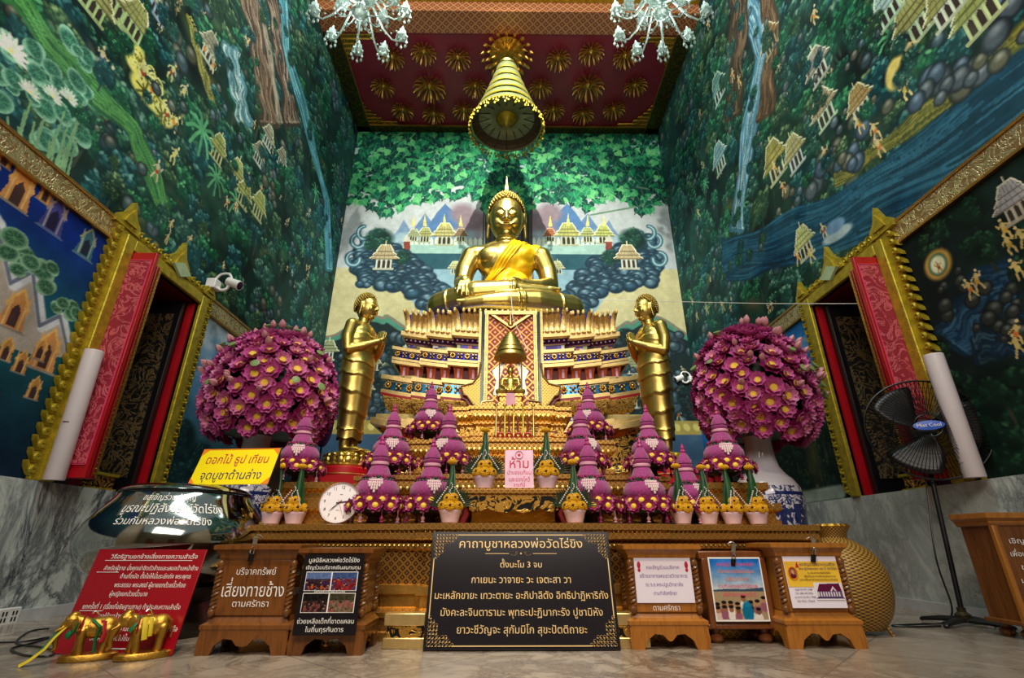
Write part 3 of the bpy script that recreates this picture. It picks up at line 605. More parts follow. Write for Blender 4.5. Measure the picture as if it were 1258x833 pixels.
def back_wall():
    u = np.linspace(-W, W, 580); v = np.concatenate([np.linspace(1.0, 3.2, 90)[:-1], np.linspace(3.2, ZT, 520)]); cv = Cv(u, v, (176, 184, 186)); U, V = cv.U, cv.V
    w = lambda a, b: (lambda q: (q.x, q.z))(P(a, b, 1, YB)); L = lambda a, b, h=0: w(a, b)
    f = fbm(U * 1.3, V * 1.3, 61)[..., None]; cv.c += (f - .5) * 22
    Z = lambda y_: w(622, y_)[1]
    lowm = V < Z(330); cv.c[lowm] = (A((190, 184, 140)) + (f - .5) * 30)[lowm] if f.ndim == 3 else 0
    # the lower darkness: a wavy green-edged hem, rocks and foliage under it
    xs = np.linspace(380, 870, 120); hem = lambda a: 398 + 13 * math.sin((a - 622) * .055 + 1.2) + (6 if abs(a - 622) > 150 else 0)
    edge = [w(a, hem(a)) for a in xs]; cv.poly(edge + [(W, .5), (-W, .5)], (22, 40, 42)); cv.line(edge, .1, (70, 130, 110)); cv.line([(p[0], p[1] + .06) for p in edge], .03, (130, 110, 96))
    for k in range(260):
        a = rnd.choice([-1, 1]) * rnd.uniform(1.6, 4.1); z = rnd.uniform(1.8, Z(412))
        q = rnd.random()
        if q < .4: tree(cv, a, z, rnd.uniform(.15, .35), ((10, 24, 28), (26, 56, 56), (60, 100, 90)), 50)
        elif q < .8:
            for j in range(4): rock(cv, a + rnd.uniform(-.3, .3), z + rnd.uniform(-.15, .15), rnd.uniform(.08, .2), (72, 100, 110))
        else: (fig if rnd.random() < .6 else pav)(cv, a, z, rnd.uniform(.2, .32), (150, 160, 120))
    m = (V < 2.75); cv.c[m] = (A((56, 84, 110)) + (f - .5) * 60)[m]; m = (V < 3.05) & (V > 2.75); cv.c[m] = A((150, 136, 70))
    for k in range(40): cv.blob(-W + k * .21, 2.9, .08, .1, (196, 184, 104), .5, .3)
    # hills, palace roofs, moat
    pk = lambda pts, c: cv.poly([w(*p) for p in pts], c)
    for s_ in (-1, 1):
        X = lambda a: 622 + s_ * (a - 622) if s_ > 0 else 622 - (a - 622)
        for a, top, hw_, c in ((775, 284, 22, (104, 132, 156)), (748, 270, 22, (110, 136, 164)), (722, 262, 28, (96, 128, 166)), (697, 250, 36, (80, 118, 164)), (668, 278, 40, (150, 150, 166))): pk([(X(a - hw_), 300), (X(a - hw_ * .4), top + 14), (X(a), top), (X(a + hw_ * .3), top + 12), (X(a + hw_), 300)], c)
        for a, b, r in ((662, 272, .45), (676, 262, .4), (670, 285, .4)): cv.blob(*w(X(a), b), r, r, (136, 120, 130), 0, .5)
        for k in range(16): cv.blob(*w(X(rnd.uniform(655, 790)), rnd.uniform(285, 296)), .3, .16, (150, 176, 186), 0, .7, .8)
    yb = Z(300); m = (V < yb) & (V > Z(312)) & (np.abs(U) < 3.3); cv.c[m] = A((150, 186, 176)); m = (V <= Z(312)) & (V > Z(331)) & (np.abs(U) < 3.2); cv.c[m] = (A((40, 84, 96)) + (f - .5) * 40)[m]
    m = (V <= Z(331)) & (V > Z(396)) & (np.abs(U) < 2.9 - np.clip(Z(331) - V, 0, 2) * .75); cv.c[m] = (A((134, 170, 184)) + (f - .5) * 50)[m]
    for a in np.arange(506, 742, 6.0): pk([(a - 2.2, 301), (a - 2.2, 295), (a, 291), (a + 2.2, 295), (a + 2.2, 301)], (200, 214, 190))
    for a, s_, rf in ((522, .34, (176, 180, 110)), (546, .5, (196, 190, 120)), (566, .3, (150, 120, 90)), (676, .3, (190, 110, 70)), (698, .52, (196, 196, 110)), (722, .34, (180, 190, 120)), (742, .42, (190, 200, 110)), (508, .28, (170, 180, 140))): pav(cv, *w(a, 290), s_ * .8, rf, (200, 206, 170)); cv.poly([w(a - 2.5, 278), w(a, 266 - s_ * 8), w(a + 2.5, 278)], (206, 200, 120))
    for a in (500, 748): pk([(a - 4, 309), (a - 4, 297), (a + 4, 297), (a + 4, 309)], (130, 60, 50)); pk([(a - 6, 297), (a, 288), (a + 6, 297)], (190, 190, 170))
    # boulders curling round the water on both sides
    for s_ in (-1, 1):
        X = lambda a: 622 + s_ * (a - 622)
        RK = [(726, 322), (760, 304), (800, 292), (812, 322), (802, 350), (772, 352), (742, 356), (716, 386), (694, 398), (640, 398), (640, 384), (690, 362), (712, 340)]
        def inr(x, y):
            r = False
            for i in range(len(RK)):
                (x1, y1), (x2, y2) = RK[i - 1], RK[i]
                if (y1 > y) != (y2 > y) and x < (x2 - x1) * (y - y1) / (y2 - y1) + x1: r = not r
            return r
        ks = [(a, b) for a, b in ((rnd.uniform(640, 814), rnd.uniform(290, 398)) for _ in range(900)) if inr(a, b)]
        for a, b in sorted(ks, key=lambda q: q[1]):
            if b > 360 and rnd.random() < .25: continue
            q = w(X(a), b); r = rnd.uniform(.09, .19); cv.blob(q[0], q[1], r * 1.35, r * 1.05, (20, 44, 58), rnd.uniform(-.5, .5), .2); cv.blob(q[0], q[1] + r * .15, r * 1.15, r * .8, rnd.choice([(74, 108, 128), (56, 92, 114), (94, 126, 142)]), rnd.uniform(-.4, .4), .8); cv.blob(q[0] - r * .2, q[1] + r * .5, r * .5, r * .2, (168, 196, 204), .2, .9, .7)
        for a, b in ((804, 296), (810, 318), (796, 286)): cv.line([w(X(a + 8 * math.cos(g)), b + 8 * math.sin(g)) for g in np.linspace(-1.5, 3.2, 12)], .07, (60, 100, 116)); cv.line([w(X(a + 8 * math.cos(g)), b + 8 * math.sin(g)) for g in np.linspace(-1.5, 3.2, 12)], .025, (150, 184, 190))
        tree(cv, *w(X(778), 294), .4, ((16, 44, 40), (36, 86, 70), (90, 130, 100)), 60); tree(cv, *w(X(750), 316), .25, ((16, 44, 40), (36, 86, 70), (90, 130, 100)), 50)
        pav(cv, *w(X(772), 318), .42, (190, 170, 130), (216, 216, 196)); pav(cv, *w(X(685), 330), .22, (206, 206, 150), (206, 214, 190))
    # bodhi tree: trunk, then its heart leaves
    cv.poly([w(596, 235), w(652, 235), w(650, 330), w(668, 400), w(578, 400), w(596, 330)], (52, 50, 46))
    for k in range(50): a = rnd.uniform(592, 656); cv.line([w(a, 240), w(a + rnd.uniform(-5, 5), 395)], .025, mixc((34, 34, 34), (96, 92, 84), rnd.random()), .7)
    ctrl = [(408, 246), (436, 244), (455, 252), (472, 262), (490, 254), (505, 246), (540, 240), (575, 236), (600, 262), (640, 262), (668, 240), (700, 246), (722, 256), (745, 242), (770, 244), (786, 262), (806, 248), (830, 240), (850, 240)]
    low = lambda X_: np.interp(X_, [w(*c)[0] for c in ctrl], [w(*c)[1] for c in ctrl])
    m = V > low(U) + .25 + .3 * (fbm(U * 3, V * 3, 8) - .5); cv.c[m] = (A((18, 70, 62)) + (f - .5) * 50)[m]
    gap = (fbm(U * 2.2, V * 2.2, 15) > .66) & m; cv.c[gap] = A((150, 176, 176))
    for k in range(26): a = rnd.uniform(-4, 4); z = rnd.uniform(8.6, 11); cv.line([(a, z), (a + rnd.uniform(-.8, .8), z + rnd.uniform(-.3, .2)), (a + rnd.uniform(-1.4, 1.4), z + rnd.uniform(-.4, .3))], .03, (96, 130, 104))
    for k in range(1900):
        a = rnd.uniform(-W, W); z = rnd.uniform(float(low(a)) - .06, ZT + .1); t = k / 1900; s_ = rnd.uniform(.13, .2)
        c = mixc((8, 48, 44), (16, 104, 76), rnd.random()) if rnd.random() > t * .66 else mixc((26, 128, 84), (108, 194, 120), rnd.random() ** 1.4)
        g = rnd.uniform(-.9, .9) - PI / 2; dx, dy = math.cos(g), math.sin(g); nx, ny = -dy, dx
        out = [(a + nx * s_ * .62 * q - dx * s_ * .3 * abs(q) * (1.4 - abs(q)) + dx * s_ * .0, z + ny * s_ * .62 * q - dy * s_ * .3 * abs(q) * (1.4 - abs(q))) for q in (0, .5, 1)]
        H = [(0, .1), (.14, -.06), (.36, -.12), (.56, -.02), (.66, .2), (.6, .45), (.4, .68), (.16, .86), (.03, 1.25), (-.03, 1.25), (-.16, .86), (-.4, .68), (-.6, .45), (-.66, .2), (-.56, -.02), (-.36, -.12), (-.14, -.06)]
        cv.poly([(a + (nx * q + dx * p) * s_, z + (ny * q + dy * p) * s_) for q, p in H], c); cv.line([(a, z), (a + dx * s_, z + dy * s_)], .012, mixc(c, (190, 230, 190), .4), .8)
    m = V < 99; cv.c *= (.9 + .2 * fbm(U * 9, V * 9, 99))[..., None]
    me = cv.mesh('wall', lambda U_, V_: np.stack([U_, np.full_like(U_, YB), V_], -1)); me.materials.append(mural_m); o = link('wall_back', me); o['kind'] = 'structure'
back_wall()
def struct(name, mb, mats, **k): o = mb.build(name, mats, **k); o['kind'] = 'structure'; return o
struct('floor', MB().box((0, 2.3, -.05), (9.4, 17, .1)), marble_floor, smooth=0)
for sg, nm in ((-1, 'left'), (1, 'right')):
    mb = MB(); mb.box((sg * (W - .02), (YN + YB) / 2, ZM / 2), (.08, YB - YN, ZM)); struct('trim_5' if sg < 0 else 'trim_6', mb, marble_wall, smooth=0)
    mb = MB(); mb.box((sg * (W - .075), (YN + YB) / 2, .045), (.03, YB - YN, .09)); struct('baseboard_' + nm, mb, pm('baseboard_white_' + nm, (196, 196, 200), .3), smooth=0)
    mb = MB(); 
    for ya, yb in ((YN, 4.5), (5.95, YB)):
        mb.box((sg * (W - .012), (ya + yb) / 2, (ZF0 + ZF1) / 2), (.03, yb - ya, ZF1 - ZF0)); 
        for z in (ZF0, ZF1): mb.box((sg * (W - .02), (ya + yb) / 2, z), (.04, yb - ya, .03), 1)
    struct('trim_1' if sg < 0 else 'trim_2', mb, [frieze_m, gold_carved_fine], smooth=0)
# ceiling over the altar: dark red field in a green-gold frame, the stencilled beam in front of it
red_field = pm('oxblood_ceiling', (134, 20, 50), .45, 0, .12, 1.2)
green_gold = diamond('green_gilt_band', 6, (176, 170, 90), (18, 74, 36), .3, .2, ('X', 'Y')); frame_dark = carved('dark_gilt_frame', 16, (120, 104, 40), (22, 28, 16), .3)
struct('ceiling', MB().box((0, 9.0, ZT + .05), (8.4, 3.1, .1)), red_field, smooth=0)
mb = MB(); mb.box((0, YB - .09, ZT - .03), (8.28, .18, .12))
for s in (-1, 1): mb.box((s * (W - .17), 8.95, ZT - .03), (.34, 2.85, .12))
struct('trim_3', mb, frame_dark, smooth=0)
mb = MB()
mb.box((0, YB - .2, ZT - .05), (7.7, .03, .05));
for s in (-1, 1): mb.box((s * (W - .36), 8.95, ZT - .05), (.03, 2.8, .05))
struct('trim_4', mb, gold_carved_fine, smooth=0)
mb = MB(); mb.box((0, 7.28, ZT + .1), (8.28, .5, .3)); struct('trim_7', mb, [beam_m], smooth=0)
mb = MB(); mb.box((0, 7.02, ZT + .37), (8.28, .5, .2), 1); mb.box((0, 6.8, ZT + .62), (8.28, .5, .26), 0); mb.box((0, 7.01, ZT + .262), (8.28, .54, .024), 2); mb.box((0, 6.79, ZT + .48), (8.28, .54, .03), 2)
struct('trim_8', mb, [green_gold, green_gold, gold_paint], smooth=0)
# scrolled gilt corners of the ceiling
for s in (-1, 1):
    for ye, d in ((YB - .2, -1), (7.58, 1)):
        mb = MB(); x0 = s * (W - .36)
        for k in range(16):
            t = k / 15; L = .62 * (1 - t) ** 2.2
            for j in range(int(L / .12) + 1):
                px_, py_ = x0 - s * (t * .75), ye + d * (.06 + j * .12)
                mb.tube([(px_ + .055 * math.cos(a), py_ + .055 * math.sin(a), ZT - .03 - .01 * (a % 2)) for a in np.linspace(0, 5.2, 9)], .016, 5)
        o = mb.build('trim_9', gold_dark); o['kind'] = 'structure'

# unseen hall behind the visitor, put in for the metal to reflect
plaster = pm('hall_plaster', (150, 132, 104), .6, 0, .15, 1.5)
mb = MB(); mb.box((0, -6, 3.2), (9.4, .1, 6.4)); struct('wall_front', mb, plaster, smooth=0)
mb = MB()
for s_ in (-1, 1): mb.box((s_ * 2.2, -5.93, 1.35), (1.5, .06, 2.7))
struct('door_1', mb, wood_red, smooth=0)
for s_, nm in ((-1, 'trim_10'), (1, 'trim_11')): struct(nm, MB().box((s_ * (W + .35), -2.0, 3.2), (.1, 7.9, 6.4)), plaster, smooth=0)
struct('trim_12', MB().box((0, -2.9, .006), (5.2, 5.6, .012)), pm('red_hall_carpet', (120, 20, 24), .9), smooth=0)
# ---------------------------------------------------------------- windows with carved gilt frames
def carved_panel(name, base, pat, scale):
    t = NT(name); v = t.co(); nz = t.noise(v, scale, 4, .6, 2.5); w = t.math('ABSOLUTE', t.math('SUBTRACT', nz, .5)); f = t.ramp(w, [(.02, 1), (.06, 0)])
    t.set(color=t.mix(f, lin(base), lin(pat)), rough=.5, metal=t.math('MULTIPLY', f, .3), normal=t.bump(f, .5, .01)); return t.mat
pink_panel = carved_panel('pink_scroll_panel', (150, 30, 52), (214, 96, 108), 4.5)
black_gold_panel = carved_panel('black_gilt_panel', (26, 22, 18), (124, 98, 56), 5.5)
black_lacquer = pm('black_lacquer', (14, 12, 16), .4)
def curtain_mat():
    t = NT('spangled_violet_curtain'); v = t.co(); vo = t.n('TexVoronoi', {'Vector': v, 'Scale': 13.0, 'Randomness': .5}).outputs[0]; f = t.ramp(vo, [(.12, 1), (.2, 0)])
    t.set(color=t.mix(f, lin((50, 10, 44)), lin((150, 120, 210))), rough=.5); return t.mat
curtain_m = curtain_mat(); glassy_white = carved_panel('white_mosaic_strip', (200, 196, 186), (110, 104, 96), 7)
for sg, nm in ((-1, 'window_1'), (1, 'window_2')):
    k = -sg; root = thing(nm, None, None, (sg * W, 0, 0), PI / 2 * k); root['kind'] = 'structure'
    Y0, Y1, Z1, B = 4.40, 6.08, 3.74, .2; X = lambda y: k * y
    mb = MB()
    for d, a, c in ((0, .012, -.05), (.07, .07, -.09), (.13, .0, -.06)):
        y0, y1, z1 = Y0 + d, Y1 - d, Z1 - d; w_ = B - d
        for xa, xb, za, zb in ((y0, y0 + w_, ZM, z1), (y1 - w_, y1, ZM, z1), (y0 + w_, y1 - w_, z1 - w_, z1)): mb.box((X((xa + xb) / 2), c / 2 + .0, (za + zb) / 2), (xb - xa, abs(c), zb - za))
    mb.build('frame', gold_paint, root, bevel=.012)
    mb = MB()
    def leaf(x, z, ang, s):
        c, q = math.cos(ang), math.sin(ang); H = [(-.5, 0), (-.42, .35), (-.1, .62), (.35, .95), (.75, 1.0), (.45, .75), (.42, .5), (.55, .25), (.5, 0)]
        mb.prism([(x + (a * c - b * q) * s, z + (a * q + b * c) * s) for a, b in H], -.055, -.005)
        mb.tube([(x + ((.05 + .2 * math.cos(g)) * c - (.4 + .2 * math.sin(g)) * q) * s, -.06, z + ((.05 + .2 * math.cos(g)) * q + (.4 + .2 * math.sin(g)) * c) * s) for g in np.linspace(-1, 4.2, 9)], .018, 5)
    for i in range(24):
        z = ZM + .08 + i * .108; leaf(X(Y0) + k * .025, z, PI / 2 * k, .105); leaf(X(Y1) - k * .025, z, -PI / 2 * k, .105)
    for i in range(14): leaf(X(Y0 + .12 + i * .11), Z1 - .02, 0, .11)
    for y_, s_ in ((Y0 + .06, .3), (Y1 - .06, .24), ((Y0 + Y1) / 2 + .1, .36)):       # flame finials at the corners and over the middle
        mb.prism([(X(y_) + a * s_, Z1 - .02 + b * s_) for a, b in ((-.6, 0), (-.5, .35), (-.22, .6), (0, 1.15), (.22, .6), (.5, .35), (.6, 0))], -.07, -.01)
        mb.prism([(X(y_) + a * s_, Z1 + .02 + b * s_) for a, b in ((-.3, .05), (-.22, .3), (0, .7), (.22, .3), (.3, .05))], -.09, -.07)
    mb.build('frame_carving', gold_paint, root)
    mb = MB(); yc = (Y0 + Y1) / 2 + .1; mb.prism([(X(yc) - .17, Z1 - .0), (X(yc), Z1 - .1), (X(yc) + .17, Z1), (X(yc), Z1 + .1)], -.12, -.085); mb.build('medallion', pm('celadon_medallion_' + str(k), (170, 190, 150), .4), root)
    mb = MB()
    ya, yb, zt = Y0 + B, Y1 - B, Z1 - B
    mb.box((X((ya + yb) / 2), .45, zt + .04), (yb - ya + .1, .9, .08)); mb.box((X(yb + .03), .45, (ZM + zt) / 2), (.06, .9, zt - ZM)); mb.box((X(ya - .03), .45, (ZM + zt) / 2), (.06, .9, zt - ZM)); mb.box((X((ya + yb) / 2), .45, ZM - .03), (yb - ya + .1, .9, .06), 1)
    mb.build('reveal', [red_deep, pm('sill_stone_' + str(k), (120, 130, 128), .2)], root, smooth=0)
    # the near leaf swung into the room, red with a pink scroll panel
    leafo = MB().box((X(ya + .03), -.17, (ZM + .02 + zt) / 2), (.05, .34, zt - ZM - .06)).build('shutter', red_paint, root, bevel=.006)
    mb = MB(); mb.box((X(ya + .002), -.19, (ZM + zt) / 2 + .02), (.012, .24, zt - ZM - .3)); mb.build('scroll_panel', pink_panel, leafo, smooth=0)
    mb = MB()
    for y_ in (-.315, -.065): mb.box((X(ya - .003), y_, (ZM + zt) / 2 + .02), (.01, .008, zt - ZM - .28))
    for z_ in (ZM + .16, zt - .12): mb.box((X(ya - .003), -.19, z_), (.01, .25, .008))
    mb.build('pin_line', ink_pink, leafo, smooth=0)
    mb = MB(); mb.box((X(ya + .16), -.06, (ZM + zt) / 2 - .03), (.05, .46, zt - ZM - .16)); sh = mb.build('shutter', red_paint, root, bevel=.006)
    mb = MB(); mb.box((X(ya + .16), -.3, (ZM + zt) / 2 - .03), (.03, .02, zt - ZM - .2)); mb.build('carved_edge', gold_carved_fine, sh, smooth=0)
    # the far leaf folded back in the reveal, black with a gilt panel
    mb = MB().box((X(yb - .12), .3, (ZM + zt) / 2 - .02), (.05, .5, zt - ZM - .06)); sh = mb.build('shutter', black_lacquer, root, bevel=.006); sh['label'] = 'black shutter leaf with gilt panel'
    MB().box((X(yb - .15), .3, (ZM + zt) / 2 - .02), (.012, .36, zt - ZM - .4)).build('gilt_panel', black_gold_panel, sh, smooth=0)
    MB().box((X(yb - .02), .02, (ZM + zt) / 2), (.04, .08, zt - ZM - .02)).build('jamb', red_paint, root, smooth=0)
    mb = MB(); mb.box((X((ya + yb) / 2), .9, (ZM + zt) / 2), (yb - ya + .1, .03, zt - ZM + .1)); mb.build('curtain', curtain_m if sg > 0 else pm('dim_outside', (30, 22, 30), .8), root, smooth=0)  # left window: a dark sheet stands in for the unlit outside
    MB().box((X(ya + .55), .8, (ZM + zt) / 2), (.2, .03, zt - ZM)).build('mosaic_strip', glassy_white, root, smooth=0)
# ---------------------------------------------------------------- altar
def redent(segs, yb):
    p = [(-segs[-1][0], yb)]
    for i in range(len(segs) - 1, -1, -1):
        hw, y = segs[i]; p.append((-hw, y))
        if i: p.append((-segs[i - 1][0], y))
    return p + [(-x, y) for x, y in p[::-1]]
def ogee(z0, z1, o0, o1, n=5): return [(o0 + (o1 - o0) * (.5 - .5 * math.cos(PI * i / n)), z0 + (z1 - z0) * i / n) for i in range(n + 1)]
XA = .055
al = thing('altar', 'wide gilded altar base with stepped front behind the black prayer board', 'altar', (XA, 0, 0))
ASEG = [(.64, 3.76), (1.08, 3.87), (1.62, 3.98), (2.3, 4.09)]; AP = redent(ASEG, 4.72); AP = [(max(x, -1.96), y) for x, y in AP]; AP = [(-1.38, 5.97), (-1.38, 4.72)] + AP + [(1.38, 4.72), (1.38, 5.97)]
mb = MB(); mb.sweep(AP, [(.06, 0), (.06, .05), (.045, .06), (.045, .13), (.07, .14), (.07, .17), (.02, .19)]); mb.build('plinth', [gold_carved_fine], al, smooth=20)
mb = MB(); mb.sweep(AP, [(.02, .19), (0, .2), (.0, .27), (.03, .28), (.03, .335), (-.005, .34)]); mb.build('lower_moulding', gold_leaf, al, smooth=20)
mb = MB(); mb.sweep(AP, [(-.02, .335), (-.02, .56)], top=False); mb.build('lattice_band', lattice_gold, al, smooth=0)
mb = MB(); mb.sweep(AP, [(-.02, .555), (.02, .57), (.02, .605), (.0, .61)] + ogee(.61, .635, 0, .05) + [(.05, .675), (.03, .68), (.03, .69), (.06, .695), (.06, .735), (.0, .74)]); mb.build('cornice', gold_carved_fine, al, smooth=20)
for z, o, r in ((.59, .022, .011), (.684, .036, .01)):
    for i in range(len(AP) - 1):
        a, b = Vector(AP[i]), Vector(AP[i + 1])
        if abs(a.y - b.y) < 1e-6:
            n = int((b - a).length / .032); mb = MB()
            for j in range(n): q = a + (b - a) * ((j + .5) / n); mb.ball((q.x, q.y - o, z), r, 6, 4)
            mb.build('bead_row', gold, al)
def step_block(name, label, segs, yb, z0, z1, mats=(gold_carved_fine, gold_carved_fine, gold_carved)):
    r = thing(name, label, 'altar step', (XA, 0, 0)); p = redent(segs, yb); h = z1 - z0
    Z = lambda t: z0 + h * t
    MB().sweep(p, [(.05, Z(0)), (.05, Z(.1)), (.02, Z(.13)), (.02, Z(.2)), (.04, Z(.22)), (.04, Z(.3)), (-.03, Z(.34))]).build('foot_moulding', mats[0], r, smooth=20)
    MB().sweep(p, [(-.03, Z(.33)), (-.03, Z(.52))], top=False).build('carved_band', mats[2], r, smooth=0)
    MB().sweep(p, [(-.03, Z(.5)), (.0, Z(.55)), (.0, Z(.6))] + ogee(Z(.6), Z(.74), 0, .06) + [(.06, Z(.84)), (.03, Z(.86)), (.03, Z(.9)), (.055, Z(.91)), (.055, Z(1)), (.0, Z(1))]).build('crown_moulding', mats[1], r, smooth=20)
    for (a, b) in zip(p, p[1:]):
        a, b = Vector(a), Vector(b)
        if abs(a.y - b.y) < 1e-6:
            n = max(1, int((b - a).length / .05)); m_ = MB()
            for j in range(n): q = a + (b - a) * ((j + .5) / n); m_.ball((q.x, q.y - .045, Z(.72)), (.02, .025, h * .07), 6, 4)
            m_.build('lotus_petal_row', gold, r)
    return r
step_block('altar_step', 'lowest gilded step on the altar behind the low offering table', [(.6, 4.42), (1.0, 4.5), (1.36, 4.58)], 5.97, .74, 1.16)
step_block('altar_step', 'second gilded step up, with candlesticks on it', [(.5, 4.96), (.78, 5.02), (1.0, 5.08)], 5.97, 1.16, 1.58)
step_block('altar_step', 'top gilded step carrying the small seated image', [(.42, 5.3), (.6, 5.36)], 5.97, 1.58, 2.0)
dk = thing('altar_deck', 'dark red platform behind the altar steps on which standing figures rest', 'platform', (XA, 0, 0))
MB().sweep(redent([(1.46, 6.04), (2.3, 5.62)], 9.1), [(0, 0), (0, 1.18), (.03, 1.2), (.03, 1.3)]).build('deck', red_paint, dk, smooth=0)
# low offering table
lt = thing('offering_table', 'low gilded offering table with openwork apron and dark red legs', 'table', (XA, 3.95, .741))
mb = MB(); mb.sweep([(-.4, .36), (-.4, 0), (.4, 0), (.4, .36)], [(0, .2), (.0, .215), (.02, .22), (.02, .245), (.0, .25), (.0, .26)], bottom=True); mb.build('table_top', gold_carved_fine, lt, smooth=20)
mb = MB(); mb.prism([(-.34, .2), (-.34, .1)] + [(-.3 + .6 * i / 24, .115 - .03 * abs(math.cos(i / 24 * PI * 3)) ** .7 - (.01 if 8 < i < 16 else 0)) for i in range(25)] + [(.34, .1), (.34, .2)], .0, .02); mb.build('apron', gold_openwork, lt)
for s in (-1, 1):
    for y in (0.01, .34):
        mb = MB(); mb.tube([(s * .37, y, .2), (s * .39, y, .14), (s * .36, y, .07), (s * .4, y, .0)], [.03, .034, .026, .034], 8); mb.build('leg', red_deep, lt)
mb = MB(); mb.box((0, .2, .1), (.66, .02, .16)); mb.build('back_board', gold_dark, lt)
# small gilded stands under the outer flower towers
for s, lab in ((-1, 'small two-tier gilded stand left of the clock on the altar'), (1, 'small two-tier gilded stand behind marigold pots on the right')):
    x = P(377 if s < 0 else 903, 600, 1, 4.3).x; st = thing('gilded_stand', lab, 'stand', (x, 4.3, .741))
    for z0, h, hw in ((0, .17, .3), (.17, .17, .25)):
        p = [(-hw, .45), (-hw, .25 - hw), (hw, .25 - hw), (hw, .45)]
        MB().sweep(p, [(.01, z0), (.01, z0 + h * .2), (-.015, z0 + h * .25), (-.015, z0 + h * .5)] + ogee(z0 + h * .5, z0 + h * .7, -.015, .025) + [(.025, z0 + h), (0, z0 + h)]).build('tier', gold_carved_fine, st, smooth=20)
# ---------------------------------------------------------------- throne of the main image
sag = lambda x: .19 * (x / 1.9) ** 2
blue_glass = pm('blue_mirror_mosaic', (34, 44, 168), .15, .5, .4, 40); teal_glass = pm('teal_mirror_mosaic', (40, 120, 170), .15, .5, .4, 40)
orange_lac = pm('orange_lacquer', (206, 92, 48), .4, 0, .2, 12); ivory_gold = pm('pale_gold', (226, 196, 132), .36, .85, .12, 14, .2)
def mosaic_mat():
    t = NT('jewelled_mosaic'); s = t.n('SeparateXYZ', {0: t.co()}).outputs
    c = t.n('TexWhiteNoise', {0: t.n('CombineXYZ', {0: t.math('FLOOR', t.math('MULTIPLY', s[0], 17.0)), 1: t.math('FLOOR', t.math('MULTIPLY', s[2], 13.0))}).outputs[0]}, noise_dimensions='3D').outputs[0]
    col = t.ramp(c, [(0, lin((60, 40, 140))), (.3, lin((220, 214, 220))), (.5, lin((90, 80, 190))), (.65, lin((200, 110, 80))), (.8, lin((180, 190, 120)))], 'CONSTANT'); t.set(color=col, rough=.25, metal=.2); return t.mat
mosaic_m = mosaic_mat()
TH = thing('throne', 'tall jewelled tiered throne carrying the large seated golden statue', 'throne', (XA, 6.85, 0))
def plan(hw, rec=0.0, cin=.3): return redent([(.93 * hw / 1.83, 0 + rec), (1.37 * hw / 1.83, .13 + rec), (hw, .26 + rec)], 2.6)
def dense(p, st=.12):
    out = []
    for a, b in zip(p, p[1:]):
        n = max(1, int(abs(b[0] - a[0]) / st)); out += [(a[0] + (b[0] - a[0]) * i / n, a[1] + (b[1] - a[1]) * i / n) for i in range(n)]
    return out + [p[-1]]
def tier(name, hw, rec, prof, mat, top=False, smooth=20): return MB().sweep(dense(plan(hw, rec)), prof, 0, top=top, sag=sag).build(name, mat, TH, smooth=smooth)
tier('skirt', 1.86, 0, [(.0, 1.3), (.03, 1.4), (-.02, 1.5), (-.02, 1.9), (.05, 1.98)], gold_openwork)
tier('ledge', 1.9, 0, [(.05, 1.97), (.12, 1.99), (.12, 2.08), (.06, 2.1), (.06, 2.15)], ivory_gold, True)
tier('mosaic_band', 1.78, .04, [(0, 2.14), (0, 2.24)], mosaic_m, smooth=0)
tier('lattice_moulding', 1.78, .0, [(0, 2.23), (.03, 2.25), (.05, 2.27), (.1, 2.42), (.1, 2.44)], gold_carved, False)
tier('red_line', 1.86, .0, [(.02, 2.44), (.06, 2.45), (.06, 2.49), (.02, 2.5)], red_paint)
def frieze_tier(hw, z0, z1, back):
    h = z1 - z0
    tier('frieze_frame', hw, 0, [(-.03, z0), (.02, z0), (.02, z0 + h * .18), (-.005, z0 + h * .2), (-.005, z0 + h * .22)], ivory_gold)
    tier('frieze_frame', hw, 0, [(-.005, z1 - h * .3), (-.005, z1 - h * .28), (.03, z1 - h * .24), (.03, z1), (-.05, z1 + .01)], ivory_gold, True)
    tier('frieze_field', hw, 0, [(-.012, z0 + h * .2), (-.012, z1 - h * .28)], back, smooth=0)
    p = plan(hw); zc = z0 + h * .46; R_ = h * .235
    for a, b in zip(p, p[1:]):
        if abs(a[1] - b[1]) > 1e-6: continue
        L = abs(b[0] - a[0]); n = max(1, round(L / (h * .5)))
        for j in range(n):
            x = a[0] + (b[0] - a[0]) * (j + .5) / n; z = zc + sag(x); y = a[1] + .0
            big = j % 2 == 0; mb = MB()
            for q in range(8 if big else 4):
                g = q * 2 * PI / (8 if big else 4) + (0 if big else PI / 4); rr = R_ * (.62 if big else .7)
                mb.ball((x + rr * math.cos(g), y - .012, z + rr * math.sin(g)), (R_ * .3, .016, R_ * .3), 6, 4)
            mb.ball((x, y - .014, z), (R_ * .36, .026, R_ * .36), 8, 4); mb.build('rosette', gold_leaf, TH)
frieze_tier(1.92, 2.5, 2.78, teal_glass)
tier('bracket_recess', 1.66, .1, [(0, 2.76), (0, 3.06)], red_deep, smooth=0)
p = plan(1.74, .04)
for a, b in zip(p, p[1:]):
    if abs(a[1] - b[1]) > 1e-6: continue
    n = max(2, round(abs(b[0] - a[0]) / .21))
    for j in range(n):
        x = a[0] + (b[0] - a[0]) * (j + .5) / n; z = 2.79 + sag(x); y = a[1]; mb = MB()
        mb.grid(lambda u, v: (x + (u - .5) * (.11 + .09 * v * v), y - .1 * v ** 2.2 + .06, z + .27 * v), 5, 8, 0)
        mb.box((x, y + .02, z + .1), (.035, .05, .14), 1); mb.build('bracket', [orange_lac, rope_pink], TH)
tier('bead_line', 1.8, .0, [(-.02, 2.98), (.02, 2.99), (.02, 3.04), (-.02, 3.05)], ivory_gold)
frieze_tier(1.8, 3.05, 3.26, blue_glass)
